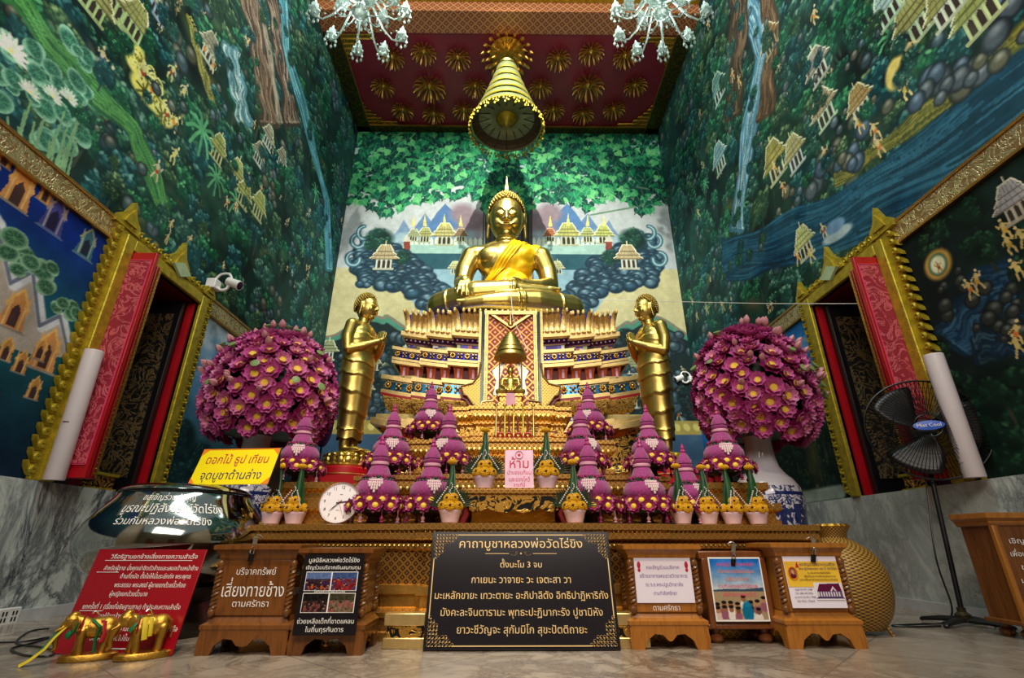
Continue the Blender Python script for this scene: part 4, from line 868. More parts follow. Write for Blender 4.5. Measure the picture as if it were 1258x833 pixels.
tier('jewelled_neck', 1.6, .06, [(0, 3.24), (0, 3.36)], mosaic_m, smooth=0)
tier('violet_neck', 1.62, .05, [(0, 3.35), (.02, 3.37), (.05, 3.45)], pm('violet_glass', (64, 16, 70), .2, .2), smooth=20)
p = plan(1.66, .03); pearl_m = pm('pearl', (214, 206, 226), .2)
for a, b in zip(p, p[1:]):
    if abs(a[1] - b[1]) > 1e-6: continue
    mb = MB()
    n = max(2, round(abs(b[0] - a[0]) / .075))
    for j in range(n): x = a[0] + (b[0] - a[0]) * (j + .5) / n; mb.ball((x, a[1] - .025, 3.41 + sag(x)), .014, 6, 4)
    mb.build('pearl_row', pearl_m, TH)
tier('petal_sill', 1.66, .0, [(.0, 3.44), (.05, 3.46), (.05, 3.53), (.0, 3.54)], ivory_gold)
tier('petal_backing', 1.62, .03, [(0, 3.53), (.0, 3.6), (.0, 3.86), (-.1, 3.88)], blue_glass, True)
mb = MB(); p = plan(1.66, 0)
for a, b in zip(p, p[1:]):
    if abs(a[1] - b[1]) > 1e-6: continue
    n = max(2, round(abs(b[0] - a[0]) / .084)); wd = abs(b[0] - a[0]) / n
    for j in range(n):
        x = a[0] + (b[0] - a[0]) * (j + .5) / n; z = 3.53 + sag(x); y = a[1]; c = 1 if j in (0, n - 1) else 0; lean = (.05 if c else 0) * (1 if x > 0 else -1)
        def pet(u, v):
            g = (u - .5) * 2; wv = wd * (.56 - .06 * math.sin(v * PI)) * (1 if v < .8 else (1 - ((v - .8) / .2) ** 2) ** .5 + .02)
            return (x + g * wv + lean * v * v, y - .035 + .05 * math.sin(v * PI * .8) - .11 * v ** 3 - .01 * (1 - g * g), z + v * (.32 + (.05 if c else 0)))
        mb.grid(pet, 5, 9, 0)
        mb.tube([pet(.5, v) for v in np.linspace(.05, .93, 7)], .008, 5, 1)
        mb.ball((pet(.5, 1)[0], pet(.5, 1)[1], z + .325), (.025, .025, .04), 6, 4, 0)
        mb.ball((x, y - .05, z + .01), (wd * .5, .03, .028), 6, 4, 0)
mb.build('lotus_petals', [pm('petal_gilt', (216, 176, 104), .42, .35, .35, 45, .3), ivory_gold], TH)
MB().lathe([(0, 3.8), (1.42, 3.8), (1.47, 3.85), (1.45, 3.93), (1.36, 3.96), (0, 3.96)], 48, (-XA, .98, 0), sy=.62).build('cushion', pm('ivory_cushion', (214, 196, 150), .5, .2), TH)
# the hanging front panel of red and gold
FP = MB(); FP.grid(lambda u, v: ((u - .5) * .68, -.14 + .02 * v, 2.3 + 1.5 * v), 2, 2); o = FP.build('front_panel', lattice_red, TH, smooth=0)
mb = MB()
for s in (-1, 1):
    for d, w_, m in ((.36, .05, 0), (.415, .04, 1), (.455, .035, 0)):
        mb.box((s * d, -.15, 3.06 if d < .4 else 3.1), (w_, .06, 1.54 if d < .4 else 1.46), m)
    for i in range(58): mb.ball((s * .36, -.185, 2.32 + i * .026), .011, 6, 4, 0); mb.ball((s * .455, -.185, 2.4 + i * .0255), .01, 6, 4, 0)
mb.box((0, -.14, 3.82), (.8, .06, .06), 0); mb.prism([(-.3, 3.78), (0, 3.56), (.3, 3.78), (.24, 3.78), (0, 3.61), (-.24, 3.78)], -.17, -.14, 0)
mb.build('panel_border', [ivory_gold, pm('dark_mirror', (60, 70, 66), .2, .5)], o)
for s in (-1, 1):      # scrolling wings at the hem of the panel
    mb = MB()
    for q, (dx, dz) in enumerate(((.43, 2.62), (.30, 2.14))):
        k = .9 if q == 0 else 1.0
        Wg = [(0, .42), (.03, .2), (.12, .08), (.3, .03), (.26, -.1), (.2, -.12), (.1, -.26), (0, -.3)] if q == 0 else [(-.06, .3), (.1, .28), (.14, .1), (.24, .05), (.42, .08), (.34, -.05), (.2, -.1), (.14, -.16), (.0, -.18), (-.06, -.18)]
        mb.prism([(s * (dx + a * k), dz + b * k) for a, b in Wg][::s], -.2 - .02 * q, -.13, 0)
        mb.tube([(s * (dx + a * k), -.21 - .02 * q, dz + b * k) for a, b in Wg], .014, 5, 1); 
        mb.prism([(s * (dx + .03 + a * k * 1.02), dz - .035 + b * k * 1.05) for a, b in Wg][::s], -.15 - .02 * q, -.12, 2)
    mb.build('panel_wing', [gold_carved_fine, ivory_gold, red_paint], o)
# ---------------------------------------------------------------- cast figures: overlapping forms fused into one continuous skin
def cap(mb, a, b, ra, rb, n=14):
    a = Vector(a); b = Vector(b); L = (b - a).length; k = 5; pts = []; rs = []; d = (b - a) / L
    for i in range(k): t = PI / 2 * (1 - i / k); pts.append(a - d * ra * math.sin(t)); rs.append(max(ra * math.cos(t), ra * .05))
    for i in range(k + 1): t = i / k; pts.append(a + (b - a) * t); rs.append(ra + (rb - ra) * t)
    for i in range(1, k + 1): t = PI / 2 * i / k; pts.append(b + d * rb * math.sin(t)); rs.append(max(rb * math.cos(t), rb * .05))
    mb.tube(pts, rs, n)
def chain(mb, pts, rs):
    for i in range(len(pts) - 1): cap(mb, pts[i], pts[i + 1], rs[i], rs[i + 1])
def ell(mb, c, r, rot=None):
    M = Matrix.Translation(c)
    if rot: M = M @ Matrix.Rotation(rot[1], 4, rot[0])
    mb.ball((0, 0, 0), r, 24, 16, 0, M)
def fuse(name, mb, mat, parent, voxel, smooth=4, fac=.5):
    o = mb.build(name, mat, parent, smooth=0)
    r = o.modifiers.new('skin', 'REMESH'); r.mode = 'VOXEL'; r.voxel_size = voxel; r.use_smooth_shade = True
    s = o.modifiers.new('even', 'SMOOTH'); s.iterations = smooth; s.factor = fac
    me = baked(o); me.materials.clear(); me.materials.append(mat); me.polygons.foreach_set('use_smooth', [True] * len(me.polygons)); me.name = name; return o
def hand(mb, w, d, up, s, curl=.5, thumb=1, spread=.16):
    """palm and five separate fingers; w wrist, d finger direction, up back-of-hand normal"""
    w = Vector(w); d = Vector(d).normalized(); up = Vector(up).normalized(); sd = d.cross(up).normalized(); p = w + d * s * .5
    for k in (-1.5, -.5, .5, 1.5):
        b = p + sd * k * s * .2 + d * s * .02; cap(mb, w + sd * k * s * .12, b, s * .15, s * .12, 10)
        L = s * (.62, .74, .7, .55)[int(k + 1.5)]; d1 = (d + sd * k * spread - up * curl * .35).normalized(); q1 = b + d1 * L * .5; d2 = (d1 - up * curl * .6).normalized(); q2 = q1 + d2 * L * .5
        cap(mb, b, q1, s * .088, s * .08, 10); cap(mb, q1, q2, s * .08, s * .06, 10)
    tb = w + sd * thumb * s * .24 + d * s * .1; td = (d * .8 + sd * thumb * .55 - up * .25).normalized(); tm = tb + td * s * .34; cap(mb, w, tb, s * .15, s * .13, 10); cap(mb, tb, tm, s * .1, s * .09, 10); cap(mb, tm, tm + (td + d * .6).normalized() * s * .26, s * .085, s * .06, 10)
def face(mb, c, r, smile=1.0):
    """brow, lids, nose, mouth, chin and long ears of a cast head; c head centre, r (half width, half depth, half height)"""
    cx, cy, cz = c; rx, ry, rz = r
    def on(u, w, lift=0.0): q = max(0, 1 - u * u - w * w); return Vector((cx + u * rx, cy - ry * math.sqrt(q) - lift, cz + w * rz))
    ell(mb, c, r); ell(mb, (cx, cy - ry * .06, cz - rz * .38), (rx * .78, ry * .86, rz * .56)); ell(mb, (cx, cy - ry * .6, cz - rz * .76), (rx * .32, ry * .26, rz * .18))
    for s in (-1, 1):
        br = [on(s * u, w, .02 * rx) for u, w in ((.08, .06), (.2, .21), (.4, .27), (.6, .2), (.74, .06))]
        for a, b in zip(br, br[1:]): cap(mb, a, b, rx * .05, rx * .045, 8)
        q = on(s * .38, .02); ell(mb, q + Vector((0, .02 * rx, 0)), (rx * .25, rx * .14, rz * .105))           # lowered lid
        for a, b in zip([on(s * u, w, .08 * rx) for u, w in ((.14, -.02), (.28, -.075), (.46, -.085), (.64, -.0))], [on(s * u, w, .08 * rx) for u, w in ((.28, -.075), (.46, -.085), (.64, -.0))]): cap(mb, a, b, rx * .035, rx * .035, 8)
        ell(mb, on(s * .46, -.3, -.1 * rx), (rx * .26, rx * .16, rz * .2))                                      # cheek
        ell(mb, on(s * .13, -.27, .12 * rx), (rx * .1, rx * .11, rz * .06))                                      # nostril
        e = Vector((cx + s * rx * 1.0, cy + ry * .12, cz)); ell(mb, e + Vector((s * rx * .05, 0, rz * .02)), (rx * .13, ry * .26, rz * .3)); cap(mb, e + Vector((s * rx * .06, -.02, -rz * .15)), e + Vector((s * rx * .12, 0, -rz * .74)), rx * .11, rx * .09, 8)
        for L in (((.02, -.46), (.16, -.445), (.3, -.44 + .03 * smile), (.42, -.40 + .05 * smile)), ((.0, -.555), (.16, -.55), (.28, -.51), (.42, -.40 + .05 * smile))):
            pts = [on(s * u, w, .07 * rx) for u, w in L]
            for i in range(3): cap(mb, pts[i], pts[i + 1], rx * (.07, .06, .045)[i], rx * (.06, .045, .03)[i], 8)
    cap(mb, on(0, .1, .02 * rx), on(0, -.25, .26 * rx), rx * .07, rx * .12, 10)
def curls(c, r, low, n, size, name, parent, mat, top=None, flame=None, lowk=.6, tilt=None):
    """a cap of small snail curls, a raised crown and a flame"""
    mb = MB(); cx, cy, cz = c; rx, ry, rz = r; mb.ball((cx, cy + ry * .06, cz + rz * .06), (rx * .99, ry * 1.0, rz * .99), 24, 14)
    G = PI * (3 - 5 ** .5)
    # keep the cap off the face: trim faces in front below the hairline
    def hair(p): f = (cy - p[1]) / ry; return (p[2] - cz) / rz > low - lowk * max(0, .75 - max(f, -.6)) * 1.1
    keep = [i for i, f in enumerate(mb.f) if all(hair(mb.v[q]) for q in f)]; mb.f = [mb.f[i] for i in keep]; mb.m = [0] * len(mb.f)
    for i in range(n):
        z = 1 - 2 * (i + .5) / n; q = math.sqrt(1 - z * z); p = (cx + rx * 1.02 * q * math.cos(G * i), cy + ry * .06 + ry * 1.03 * q * math.sin(G * i), cz + rz * .06 + rz * 1.0 * z)
        if hair(p): mb.ball(p, size, 6, 4)
    if tilt: mb.v = [tuple(tilt @ Vector(p)) for p in mb.v]
    if top:
        tx, ty, tz, tr, th = top; m = n // 4
        for i in range(m): z = 1 - (i + .5) / m; q = math.sqrt(max(0, 1 - z * z)); mb.ball((tx + tr * q * math.cos(G * i), ty + tr * q * math.sin(G * i), tz + th * z), size, 6, 4)
        mb.ball((tx, ty, tz), (tr * .98, tr * .98, th * .98), 16, 10)
    o = mb.build(name, mat, parent, smooth=60)
    if flame:
        fx, fy, fz, fr, fh = flame; MB().lathe([(fr, fz), (fr * 1.1, fz + fh * .06), (fr * .7, fz + fh * .2), (fr * .74, fz + fh * .28), (fr * .45, fz + fh * .5), (fr * .22, fz + fh * .75), (.004, fz + fh)], 12, (fx, fy, 0), rib=6, ribamp=.06).build('flame_finial', gold, o)
    return o
# ---- the large seated image, right hand over the knee
BU = thing('seated_statue', 'large golden seated statue with yellow sash on the top of the throne', 'statue', (-.02, 7.85, 4.03))
mb = MB()
ell(mb, (0, .02, .42), (.56, .44, .42)); ell(mb, (0, .0, .85), (.43, .31, .42)); ell(mb, (0, -.02, 1.36), (.55, .34, .42)); cap(mb, (-.56, .02, 1.52), (.56, .02, 1.52), .205, .205)
for s in (-1, 1): ell(mb, (s * .25, -.2, 1.4), (.25, .15, .2)); cap(mb, (s * .45, .03, 1.6), (0, .03, 1.78), .14, .15)
cap(mb, (0, .02, 1.6), (0, -.02, 2.02), .2, .185)
for z in (1.78, 1.85): mb.tube([(.2 * math.cos(a), .0 + .2 * math.sin(a), z) for a in np.linspace(0, 2 * PI, 24, endpoint=False)], .018, 6, closed=True)
hm = MB(); face(hm, (0, -.04, 2.32), (.325, .345, .46)); HT = Matrix.Translation((0, .02, 2.22)) @ Matrix.Rotation(R(17), 4, 'X') @ Matrix.Translation((0, -.02, -2.22)); mb.add(hm.v, hm.f, 0, HT)
chain(mb, [(-.64, .02, 1.5), (-.75, .0, 1.2), (-.79, -.06, .9), (-.74, -.34, .74), (-.69, -.62, .64)], [.2, .185, .155, .135, .095]); hand(mb, (-.69, -.64, .64), (.02, -.42, -.9), (-.05, -.9, .42), .30, .25, 1, .1)
chain(mb, [(.64, .02, 1.5), (.75, .02, 1.2), (.79, -.06, .86), (.56, -.34, .68), (.3, -.52, .64)], [.2, .185, .155, .13, .095]); hand(mb, (.28, -.54, .645), (-1, -.1, -.04), (0, .1, -1), .3, .2, 1, .06)
for s in (-1, 1): chain(mb, [(s * .34, .0, .34), (s * .8, -.12, .36), (s * 1.08, -.22, .34)], [.34, .3, .24])
chain(mb, [(1.1, -.24, .3), (.5, -.62, .23), (0, -.78, .18), (-.34, -.82, .15), (-.62, -.78, .13)], [.25, .225, .18, .13, .11])        # lower shin and foot
chain(mb, [(-1.1, -.24, .34), (-.5, -.58, .42), (.02, -.66, .44), (.36, -.6, .46), (.74, -.48, .5)], [.26, .22, .18, .13, .11])     # upper shin and foot
for i in range(5): cap(mb, (-.58, -.84 + i * .045, .16 - i * .012), (-.78 + i * .02, -.84 + i * .05, .15 - i * .01), .042, .034, 8); cap(mb, (.74, -.56 + i * .045, .54), (.9 - i * .015, -.54 + i * .05, .53), .042, .034, 8)
def ring(c, d, r, t=.014):
    d = Vector(d).normalized(); a = d.orthogonal().normalized(); b = d.cross(a); mb.tube([Vector(c) + (a * math.cos(g) + b * math.sin(g)) * r for g in np.linspace(0, 2 * PI, 28, endpoint=False)], t, 6, closed=True)
for c, d, r in (((.1, -.65, .445), (1, .1, 0), .178), ((.14, -.645, .447), (1, .1, 0), .172), ((.2, -.735, .2), (1, .25, .1), .2), ((.26, -.715, .205), (1, .25, .1), .204), ((-.92, -.35, .36), (1, -.5, 0), .25), ((.86, -.4, .27), (1, .5, .1), .245)): ring(c, d, r)
body = fuse('body', mb, gold, BU, .0135, 3)
BV = BVHTree.FromPolygons([v.co for v in body.data.vertices], [p.vertices for p in body.data.polygons])
curls((0, -.02, 2.34), (.345, .36, .49), .66, 720, .027, 'hair', BU, gold_hair, (0, .0, 2.72, .2, .22), (0, .0, 2.91, .085, .48), .62, HT)
# sash over the left shoulder, draped from the chest to the opposite waist
sash_m = pm('yellow_satin', (244, 196, 20), .38, .15, .1, 6, .1)
def drape(name, L, Rr, nu, nv, lift, fold, parent, mat, back=False):
    def pt(u, v):
        a = L(v); b = Rr(v); x = a[0] + (b[0] - a[0]) * u; z = a[1] + (b[1] - a[1]) * u
        h = BV.ray_cast(Vector((x, 3 if back else -3, z)), Vector((0, -1 if back else 1, 0)))[0]; y = h.y if h else 0
        f = fold(u, v); return (x, y + (lift + f) * (1 if back else -1), z)
    m = MB(); m.grid(pt, nu, nv); o = m.build(name, mat, parent, smooth=60); s = o.modifiers.new('thick', 'SOLIDIFY'); s.thickness = .012; s.offset = 0
    q = o.modifiers.new('even', 'SMOOTH'); q.iterations = 3; return o
def lerp_path(pts):
    def f(t):
        k = t * (len(pts) - 1); i = min(int(k), len(pts) - 2); a, b = pts[i], pts[i + 1]; k -= i; return (a[0] + (b[0] - a[0]) * k, a[1] + (b[1] - a[1]) * k)
    return f
f1 = lambda u, v: .012 * math.sin(u * 17 + v * 3 + 1.5 * math.sin(v * 6)) + .01 * math.sin(u * 7 - v * 9) + .008 * math.sin(v * 23 + u * 11)
drape('robe_sash', lerp_path([(.16, 1.76), (.04, 1.5), (-.14, 1.2), (-.3, .95), (-.46, .74)]), lerp_path([(.66, 1.7), (.52, 1.42), (.47, 1.15), (.45, .92), (.34, .72)]), 44, 56, .022, f1, BU, sash_m)
f2 = lambda u, v: .016 * math.sin(u * 20) + .006 * math.sin(v * 31)
drape('robe_fold', lerp_path([(.14, 1.765), (.02, 1.5), (-.17, 1.2), (-.33, .95), (-.47, .76)]), lerp_path([(.4, 1.74), (.22, 1.44), (.04, 1.18), (-.13, .96), (-.34, .76)]), 20, 50, .05, f2, BU, sash_m)
mb = MB()
for k in range(3): mb.tube([(-.44 + .03 * k, -.3 - .02 * k, .74), (-.4 + .05 * k, -.36, .7), (-.36 + .1 * k, -.38, .66), (-.5 + .05 * k, -.4, .63)], [.035, .03, .022, .012], 8)
mb.build('robe_knot', sash_m, BU)
# ---- the two standing attendants with joined hands
def robe(mb, rows, fold):
    def pt(u, v):
        a = 2 * PI * u; k = v * (len(rows) - 1); i = min(int(k), len(rows) - 2); t = k - i; q = [rows[i][j] + (rows[i + 1][j] - rows[i][j]) * t for j in range(4)]
        f = fold(a, v); return (q[1] * math.cos(a) * (1 + f), q[3] + q[2] * math.sin(a) * (1 + f), q[0] + .012 * math.sin(a * 5))
    mb.grid(pt, 56, 110, closed_u=True)
def attendant(loc, rz, label):
    r = thing('standing_statue', label, 'statue', loc, rz, 'pair of standing attendants')
    mb = MB(); z0 = .17
    for s in (-1, 1): ell(mb, (s * .085, -.1, z0 + .035), (.065, .16, .045)); chain(mb, [(s * .085, .0, z0 + .05), (s * .09, .01, z0 + .3), (s * .1, 0, z0 + .75), (s * .1, .0, z0 + 1.1)], [.058, .075, .11, .13])
    for s in (-1, 1):
        for i in range(5): cap(mb, (s * .085 + (i - 2) * .024, -.22, z0 + .025), (s * .085 + (i - 2) * .026, -.28 + .012 * abs(i - 2), z0 + .02), .018, .014, 6)
    ell(mb, (0, .0, z0 + 1.1), (.21, .17, .24)); ell(mb, (0, 0, z0 + 1.32), (.2, .15, .2)); ell(mb, (0, .0, z0 + 1.52), (.235, .165, .22)); cap(mb, (-.2, .01, z0 + 1.63), (.2, .01, z0 + 1.63), .085, .085); cap(mb, (0, .01, z0 + 1.66), (0, -.01, z0 + 1.85), .08, .07)
    face(mb, (0, -.025, z0 + 1.95), (.125, .145, .19), .5)
    for s in (-1, 1): chain(mb, [(s * .23, .01, z0 + 1.62), (s * .265, .02, z0 + 1.45), (s * .26, .0, z0 + 1.27), (s * .16, -.16, z0 + 1.33), (s * .04, -.29, z0 + 1.42)], [.083, .078, .066, .056, .042]); hand(mb, (s * .03, -.29, z0 + 1.42), (-s * .07, -.14, 1), (s, -.05, .06), .125, .04, -1 if s > 0 else 1, .03)
    fuse('body', mb, gold, r, .0095, 2)
    curls((0, -.01, z0 + 1.965), (.132, .152, .2), .62, 420, .013, 'hair', r, gold_hair, None, None, .62)
    rows = [(z0 + 1.6, .245, .15, .02), (z0 + 1.5, .252, .182, .0), (z0 + 1.3, .228, .172, .0), (z0 + 1.1, .235, .195, .0), (z0 + .9, .225, .19, 0), (z0 + .6, .2, .17, .0), (z0 + .3, .175, .14, .0), (z0 + .17, .178, .13, .0)]
    def fold(a, v):
        c = math.cos(a + PI / 2); h = v * 8.5 + 1.1 * (1 - c) * .5 * (1 if v > .25 else .5) - .35 * math.sin(a); t = h - math.floor(h); s_ = 1 if .28 < v < .92 else .3
        return .085 * s_ * (t ** 4) + (.05 * math.exp(-((math.sin(a * 1 - PI / 3)) / .12) ** 2) if v > .5 else 0)
    m = MB(); robe(m, rows, fold); m.build('robe', gold, r, smooth=70)
    b = MB(); b.lathe([(.30, 0), (.31, .02), (.26, .05), (.22, .06), (.21, .09), (.24, .12), (.25, .15), (.23, .17), (0, .17)], 40)
    for i in range(18):
        a = 2 * PI * i / 18; M_ = Matrix.Rotation(a, 4, 'Z'); b.ball((.255, 0, .075), (.03, .04, .05), 8, 6, 0, M_); b.ball((.25, 0, .13), (.028, .04, .035), 8, 6, 0, M_)
    b.build('lotus_base', gold_paint if loc[0] > 0 else gold, r); return r
xl = P(424, 578, 1, 6.0).x; xr = P(818, 578, 1, 6.0).x
attendant((xl, 6.0, 1.42), R(72), 'standing golden statue with joined palms, on the left facing the throne'); attendant((xr, 6.0, 1.42), R(-72), 'standing golden statue with joined palms, on the right facing the throne')
for x, lab in ((xl, 'round red plinth under the left standing golden statue'), (xr, 'round red plinth under the right standing golden statue')):
    r = thing('plinth_stand', lab, 'plinth', (x, 6.0, 1.3)); MB().lathe([(.34, 0), (.34, .1), (.32, .12), (0, .12)], 40).build('drum', red_paint, r); MB().lathe([(.345, .02), (.355, .03), (.345, .04)], 40, cap=False).build('gilt_rim', gold, r)
# ---- small seated image under its tiered canopy
SB = thing('small_statue', 'small seated golden statue under a tiered canopy before the throne panel', 'statue', (P(627, 500, 1, 5.6).x, 5.55, 2.0))
mb = MB()
for z, w, h in ((0, .34, .05), (.05, .3, .05), (.1, .26, .06), (.16, .3, .04)): mb.box((0, 0, z + h / 2), (w, w * .7, h))
mb.prism([(-.045, .0), (.045, .0), (.06, .06), (.045, .19), (-.045, .19), (-.06, .06)], -.14, -.1, 1)
mb.build('pedestal', [gold_carved_fine, rope_pink], SB, bevel=.006)
mb = MB(); z0 = .2
ell(mb, (0, 0, z0 + .06), (.1, .08, .06)); ell(mb, (0, 0, z0 + .14), (.065, .05, .09)); cap(mb, (-.07, 0, z0 + .2), (.07, 0, z0 + .2), .028, .028); cap(mb, (0, 0, z0 + .2), (0, 0, z0 + .27), .022, .02); ell(mb, (0, -.005, z0 + .3), (.04, .043, .055)); cap(mb, (0, 0, z0 + .345), (0, 0, z0 + .39), .02, .006)
for s in (-1, 1): chain(mb, [(s * .09, 0, z0 + .2), (s * .105, -.01, z0 + .11), (s * .06, -.09, z0 + .07)], [.026, .021, .014]); chain(mb, [(s * .05, 0, z0 + .04), (s * .14, -.03, z0 + .04), (-s * .03, -.11, z0 + .035)], [.045, .036, .022])
fuse('body', mb, gold, SB, .008, 2)
mb = MB()
for sx in (-1, 1):
    for sy in (-1, 1): mb.tube([(sx * .13, sy * .08, .2), (sx * .13, sy * .08, .66)], .008, 6)
for i in range(7): z = .66 + .07 * i - .004 * i * i; q = .2 * (1 - i / 8.2); mb.lathe([(q * .92, z), (q, z + .004), (q * .96, z + .045), (q * .72, z + .06)], 20)
mb.lathe([(.03, 1.1), (.034, 1.12), (.014, 1.18), (.004, 1.32)], 10); mb.build('tiered_canopy', gold, SB)
mb = MB()
for s in (-1, 1): mb.prism([(s * .1, .2), (s * .2, .22), (s * .17, .4), (s * .22, .52), (s * .12, .62), (s * .06, .66), (s * .1, .5), (s * .13, .4)][::s], .05, .07)
mb.build('carved_screen', pm('silvered_carving', (190, 184, 170), .35, .7), SB)
# ---------------------------------------------------------------- lotus blooms, flower towers, marigold pots, vases
def petal(mb, ang, L, wd, lift, cup, m, r0=.12, z0=0.0):
    c, s = math.cos(ang), math.sin(ang)
    def f(u, v):
        g = (u - .5) * 2; w = wd * math.sin(PI * (.12 + .86 * v) ** .8) * g; r = r0 + L * v; z = z0 + lift * v ** 1.4 + cup * g * g * .5 - .12 * L * v ** 4
        return (r * c - w * s, r * s + w * c, z)
    mb.grid(f, 4, 5, m)
def bloom_mesh(name, mats, big=True):
    mb = MB(); n = 8
    for i in range(n): petal(mb, 2 * PI * i / n, .86, .5, .28, .16, 0)
    for i in range(n): petal(mb, 2 * PI * (i + .5) / n, .66, .44, .5, .2, 1, .1, .05)
    if big:
        for i in range(6): petal(mb, 2 * PI * i / 6 + .2, .4, .24, .55, .2, 1, .08, .1)
    return mb.mesh(name, mats, 60)
mb = MB(); mb.lathe([(.3, .12), (.34, .24), (.28, .32), (.16, .35), (0, .34)], 10); STAMEN = mb.mesh('stamen', stamen)
BLOOM_L = bloom_mesh('lotus_bloom', [petal_m, petal_l]); BLOOM_P = bloom_mesh('pale_lotus_bloom', [petal_l, pm('blush_petal', (206, 116, 166), .5, 0, .2, 16)]); BLOOM_D = bloom_mesh('tower_bloom', [petal_d, petal_m], False); BLOOM_D.materials.append(stamen)
def tower_bloom_mesh():
    mb = MB(); n = 7
    for i in range(n): petal(mb, 2 * PI * i / n, .86, .5, .22, .16, 0)
    for i in range(n): petal(mb, 2 * PI * (i + .5) / n, .6, .34, .42, .2, 1, .1, .05)
    mb.lathe([(.32, .12), (.38, .26), (.3, .36), (0, .38)], 10, m=2); return mb.mesh('tower_bloom', [petal_d, petal_m, stamen], 60)
BLOOM_T = tower_bloom_mesh()
mb = MB(); mb.lathe([(.05, -.1), (.36, .1), (.5, .45), (.42, .85), (.2, 1.2), (.02, 1.4)], 10, rib=5, ribamp=.08); BUD = mb.mesh('lotus_bud', bud_m)
mb = MB(); mb.lathe([(.06, -.5), (.2, .0), (.55, .4), (.6, .5), (.5, .54), (0, .55)], 12)
for i in range(8): mb.ball((.32 * math.cos(i * .785), .32 * math.sin(i * .785), .55), (.08, .08, .05), 6, 4)
POD = mb.mesh('seed_pod', pod_m)
def aim(d): return Vector(d).to_track_quat('Z', 'Y').to_euler()
def bouquet(x, y, z, r, h, label):
    t = thing('lotus_bouquet', label, 'bouquet', (x, y, z), 0, 'big lotus bouquets in tall vases')
    def surf(a, w):      # w 0 bottom .. 1 top
        q = PI * (w * .76 - .26); rr = r * max(0, math.cos(q)) ** (1.0 if q > 0 else .8); return Vector((rr * math.cos(a), rr * math.sin(a), h * (.32 + .68 * math.sin(q)) if q > 0 else h * (.32 + .62 * math.sin(q))))
    mb = MB(); mb.lathe([(.08, -.1)] + [((surf(0, w).x) * .84 + .001, surf(0, w).z * .93) for w in np.linspace(.04, 1, 16)], 24); mb.build('foliage', leaf_dark, t)
    G = PI * (3 - 5 ** .5); pts = []; n = 230
    for i in range(n):
        w = (i + .5) / n; w = .02 + .9 * (1 - (1 - w) ** 1.0) * 1.0; q = PI * (w * .76 - .26); pts.append((G * i + rnd.uniform(-.1, .1), w))
    pts = [(a % (2 * PI), w) for a, w in pts]; front = sorted(pts, key=lambda p: math.sin(p[0]))
    def place(a, w, k): p = surf(a, w); nrm = (p - Vector((0, 0, h * .25))).normalized(); return p, (nrm + Vector((rnd.uniform(-.25, .25), rnd.uniform(-.25, .1), rnd.uniform(-.2, .2)))).normalized()
    back = MB()
    for i, (a, w) in enumerate(front):
        p, d = place(a, w, i); s = rnd.uniform(.098, .13)
        if i < 130:
            b = link('lotus_flower', rnd.choice((BLOOM_L, BLOOM_L, BLOOM_P)), t, p, aim(d), (s, s, s)); link('stamen', STAMEN, b)
        else:
            M_ = Matrix.Translation(p) @ aim(d).to_matrix().to_4x4() @ Matrix.Scale(s, 4); back.add([v.co for v in BLOOM_L.vertices], [list(f.vertices) for f in BLOOM_L.polygons], 0, M_)
    o = back.build('flowers_behind', petal_m, t, smooth=60); o['kind'] = 'stuff'
    for i in range(44):
        a = -PI / 2 + rnd.uniform(-1.8, 1.8); w = rnd.uniform(.25, .93); p = surf(a, w); d = (p - Vector((0, 0, h * .2))).normalized(); s = rnd.uniform(.055, .075)
        link('lotus_bud' if i % 3 else 'seed_pod', BUD if i % 3 else POD, t, p + d * .085, aim(d + Vector((0, -.3, .2))), (s, s, s))
    for i in range(7): a = i * .9; p = Vector((.09 * math.cos(a) * (i > 0), .09 * math.sin(a) * (i > 0), h * (.985 - .04 * (i > 0)))); link('lotus_bud', BUD, t, p, aim((p.x * 1.5, p.y * 1.5, .4)), (.07,) * 3)
    return t
def blue_white():
    t = NT('blue_white_porcelain'); s = t.n('SeparateXYZ', {0: t.co()}).outputs; an = t.math('ARCTAN2', s[1], s[0]); z = s[2]
    v = t.n('CombineXYZ', {0: t.math('MULTIPLY', an, 3.0), 1: t.math('MULTIPLY', z, 9.0)}).outputs[0]; nz = t.noise(v, 1.3, 4, .6, 1.5)
    sc = t.ramp(t.math('ABSOLUTE', t.math('SUBTRACT', nz, .5)), [(.03, 1), (.07, 0)])
    body = t.ramp(nz, [(.46, 1), (.54, 0)])
    band = t.math('LESS_THAN', t.math('ABSOLUTE', t.math('SUBTRACT', t.math('FRACT', t.math('MULTIPLY', z, 6.2)), .5)), .1)
    low = t.math('LESS_THAN', z, .95); f = t.math('MAXIMUM', t.math('MAXIMUM', t.math('MULTIPLY', body, low), sc), band); f = t.math('MULTIPLY', f, t.math('LESS_THAN', z, 1.12))
    t.set(color=t.mix(f, lin((196, 192, 204)), lin((24, 36, 92))), rough=.12, coat=.4); return t.mat
porcelain = blue_white()
def tall_vase(x, y, ztop, label):
    t = thing('tall_vase', label, 'vase', (x, y, 0)); k = ztop / 1.36
    prof = [(.2, 0), (.22, .03), (.21, .1), (.25, .3), (.3, .6), (.325, .78), (.31, .88), (.26, .95), (.2, 1.0), (.16, 1.05), (.135, 1.15), (.13, 1.25), (.15, 1.34), (.165, 1.36), (.15, 1.36), (.12, 1.3), (.12, 1.2)]
    MB().lathe([(r, z * k) for r, z in prof], 40).build('body', porcelain, t, smooth=60); return t
xr_ = P(934, 540, 1, 5.05).x; xl_ = P(312, 540, 1, 5.05).x
zt_ = P(934, 527, 1, 5.05).z
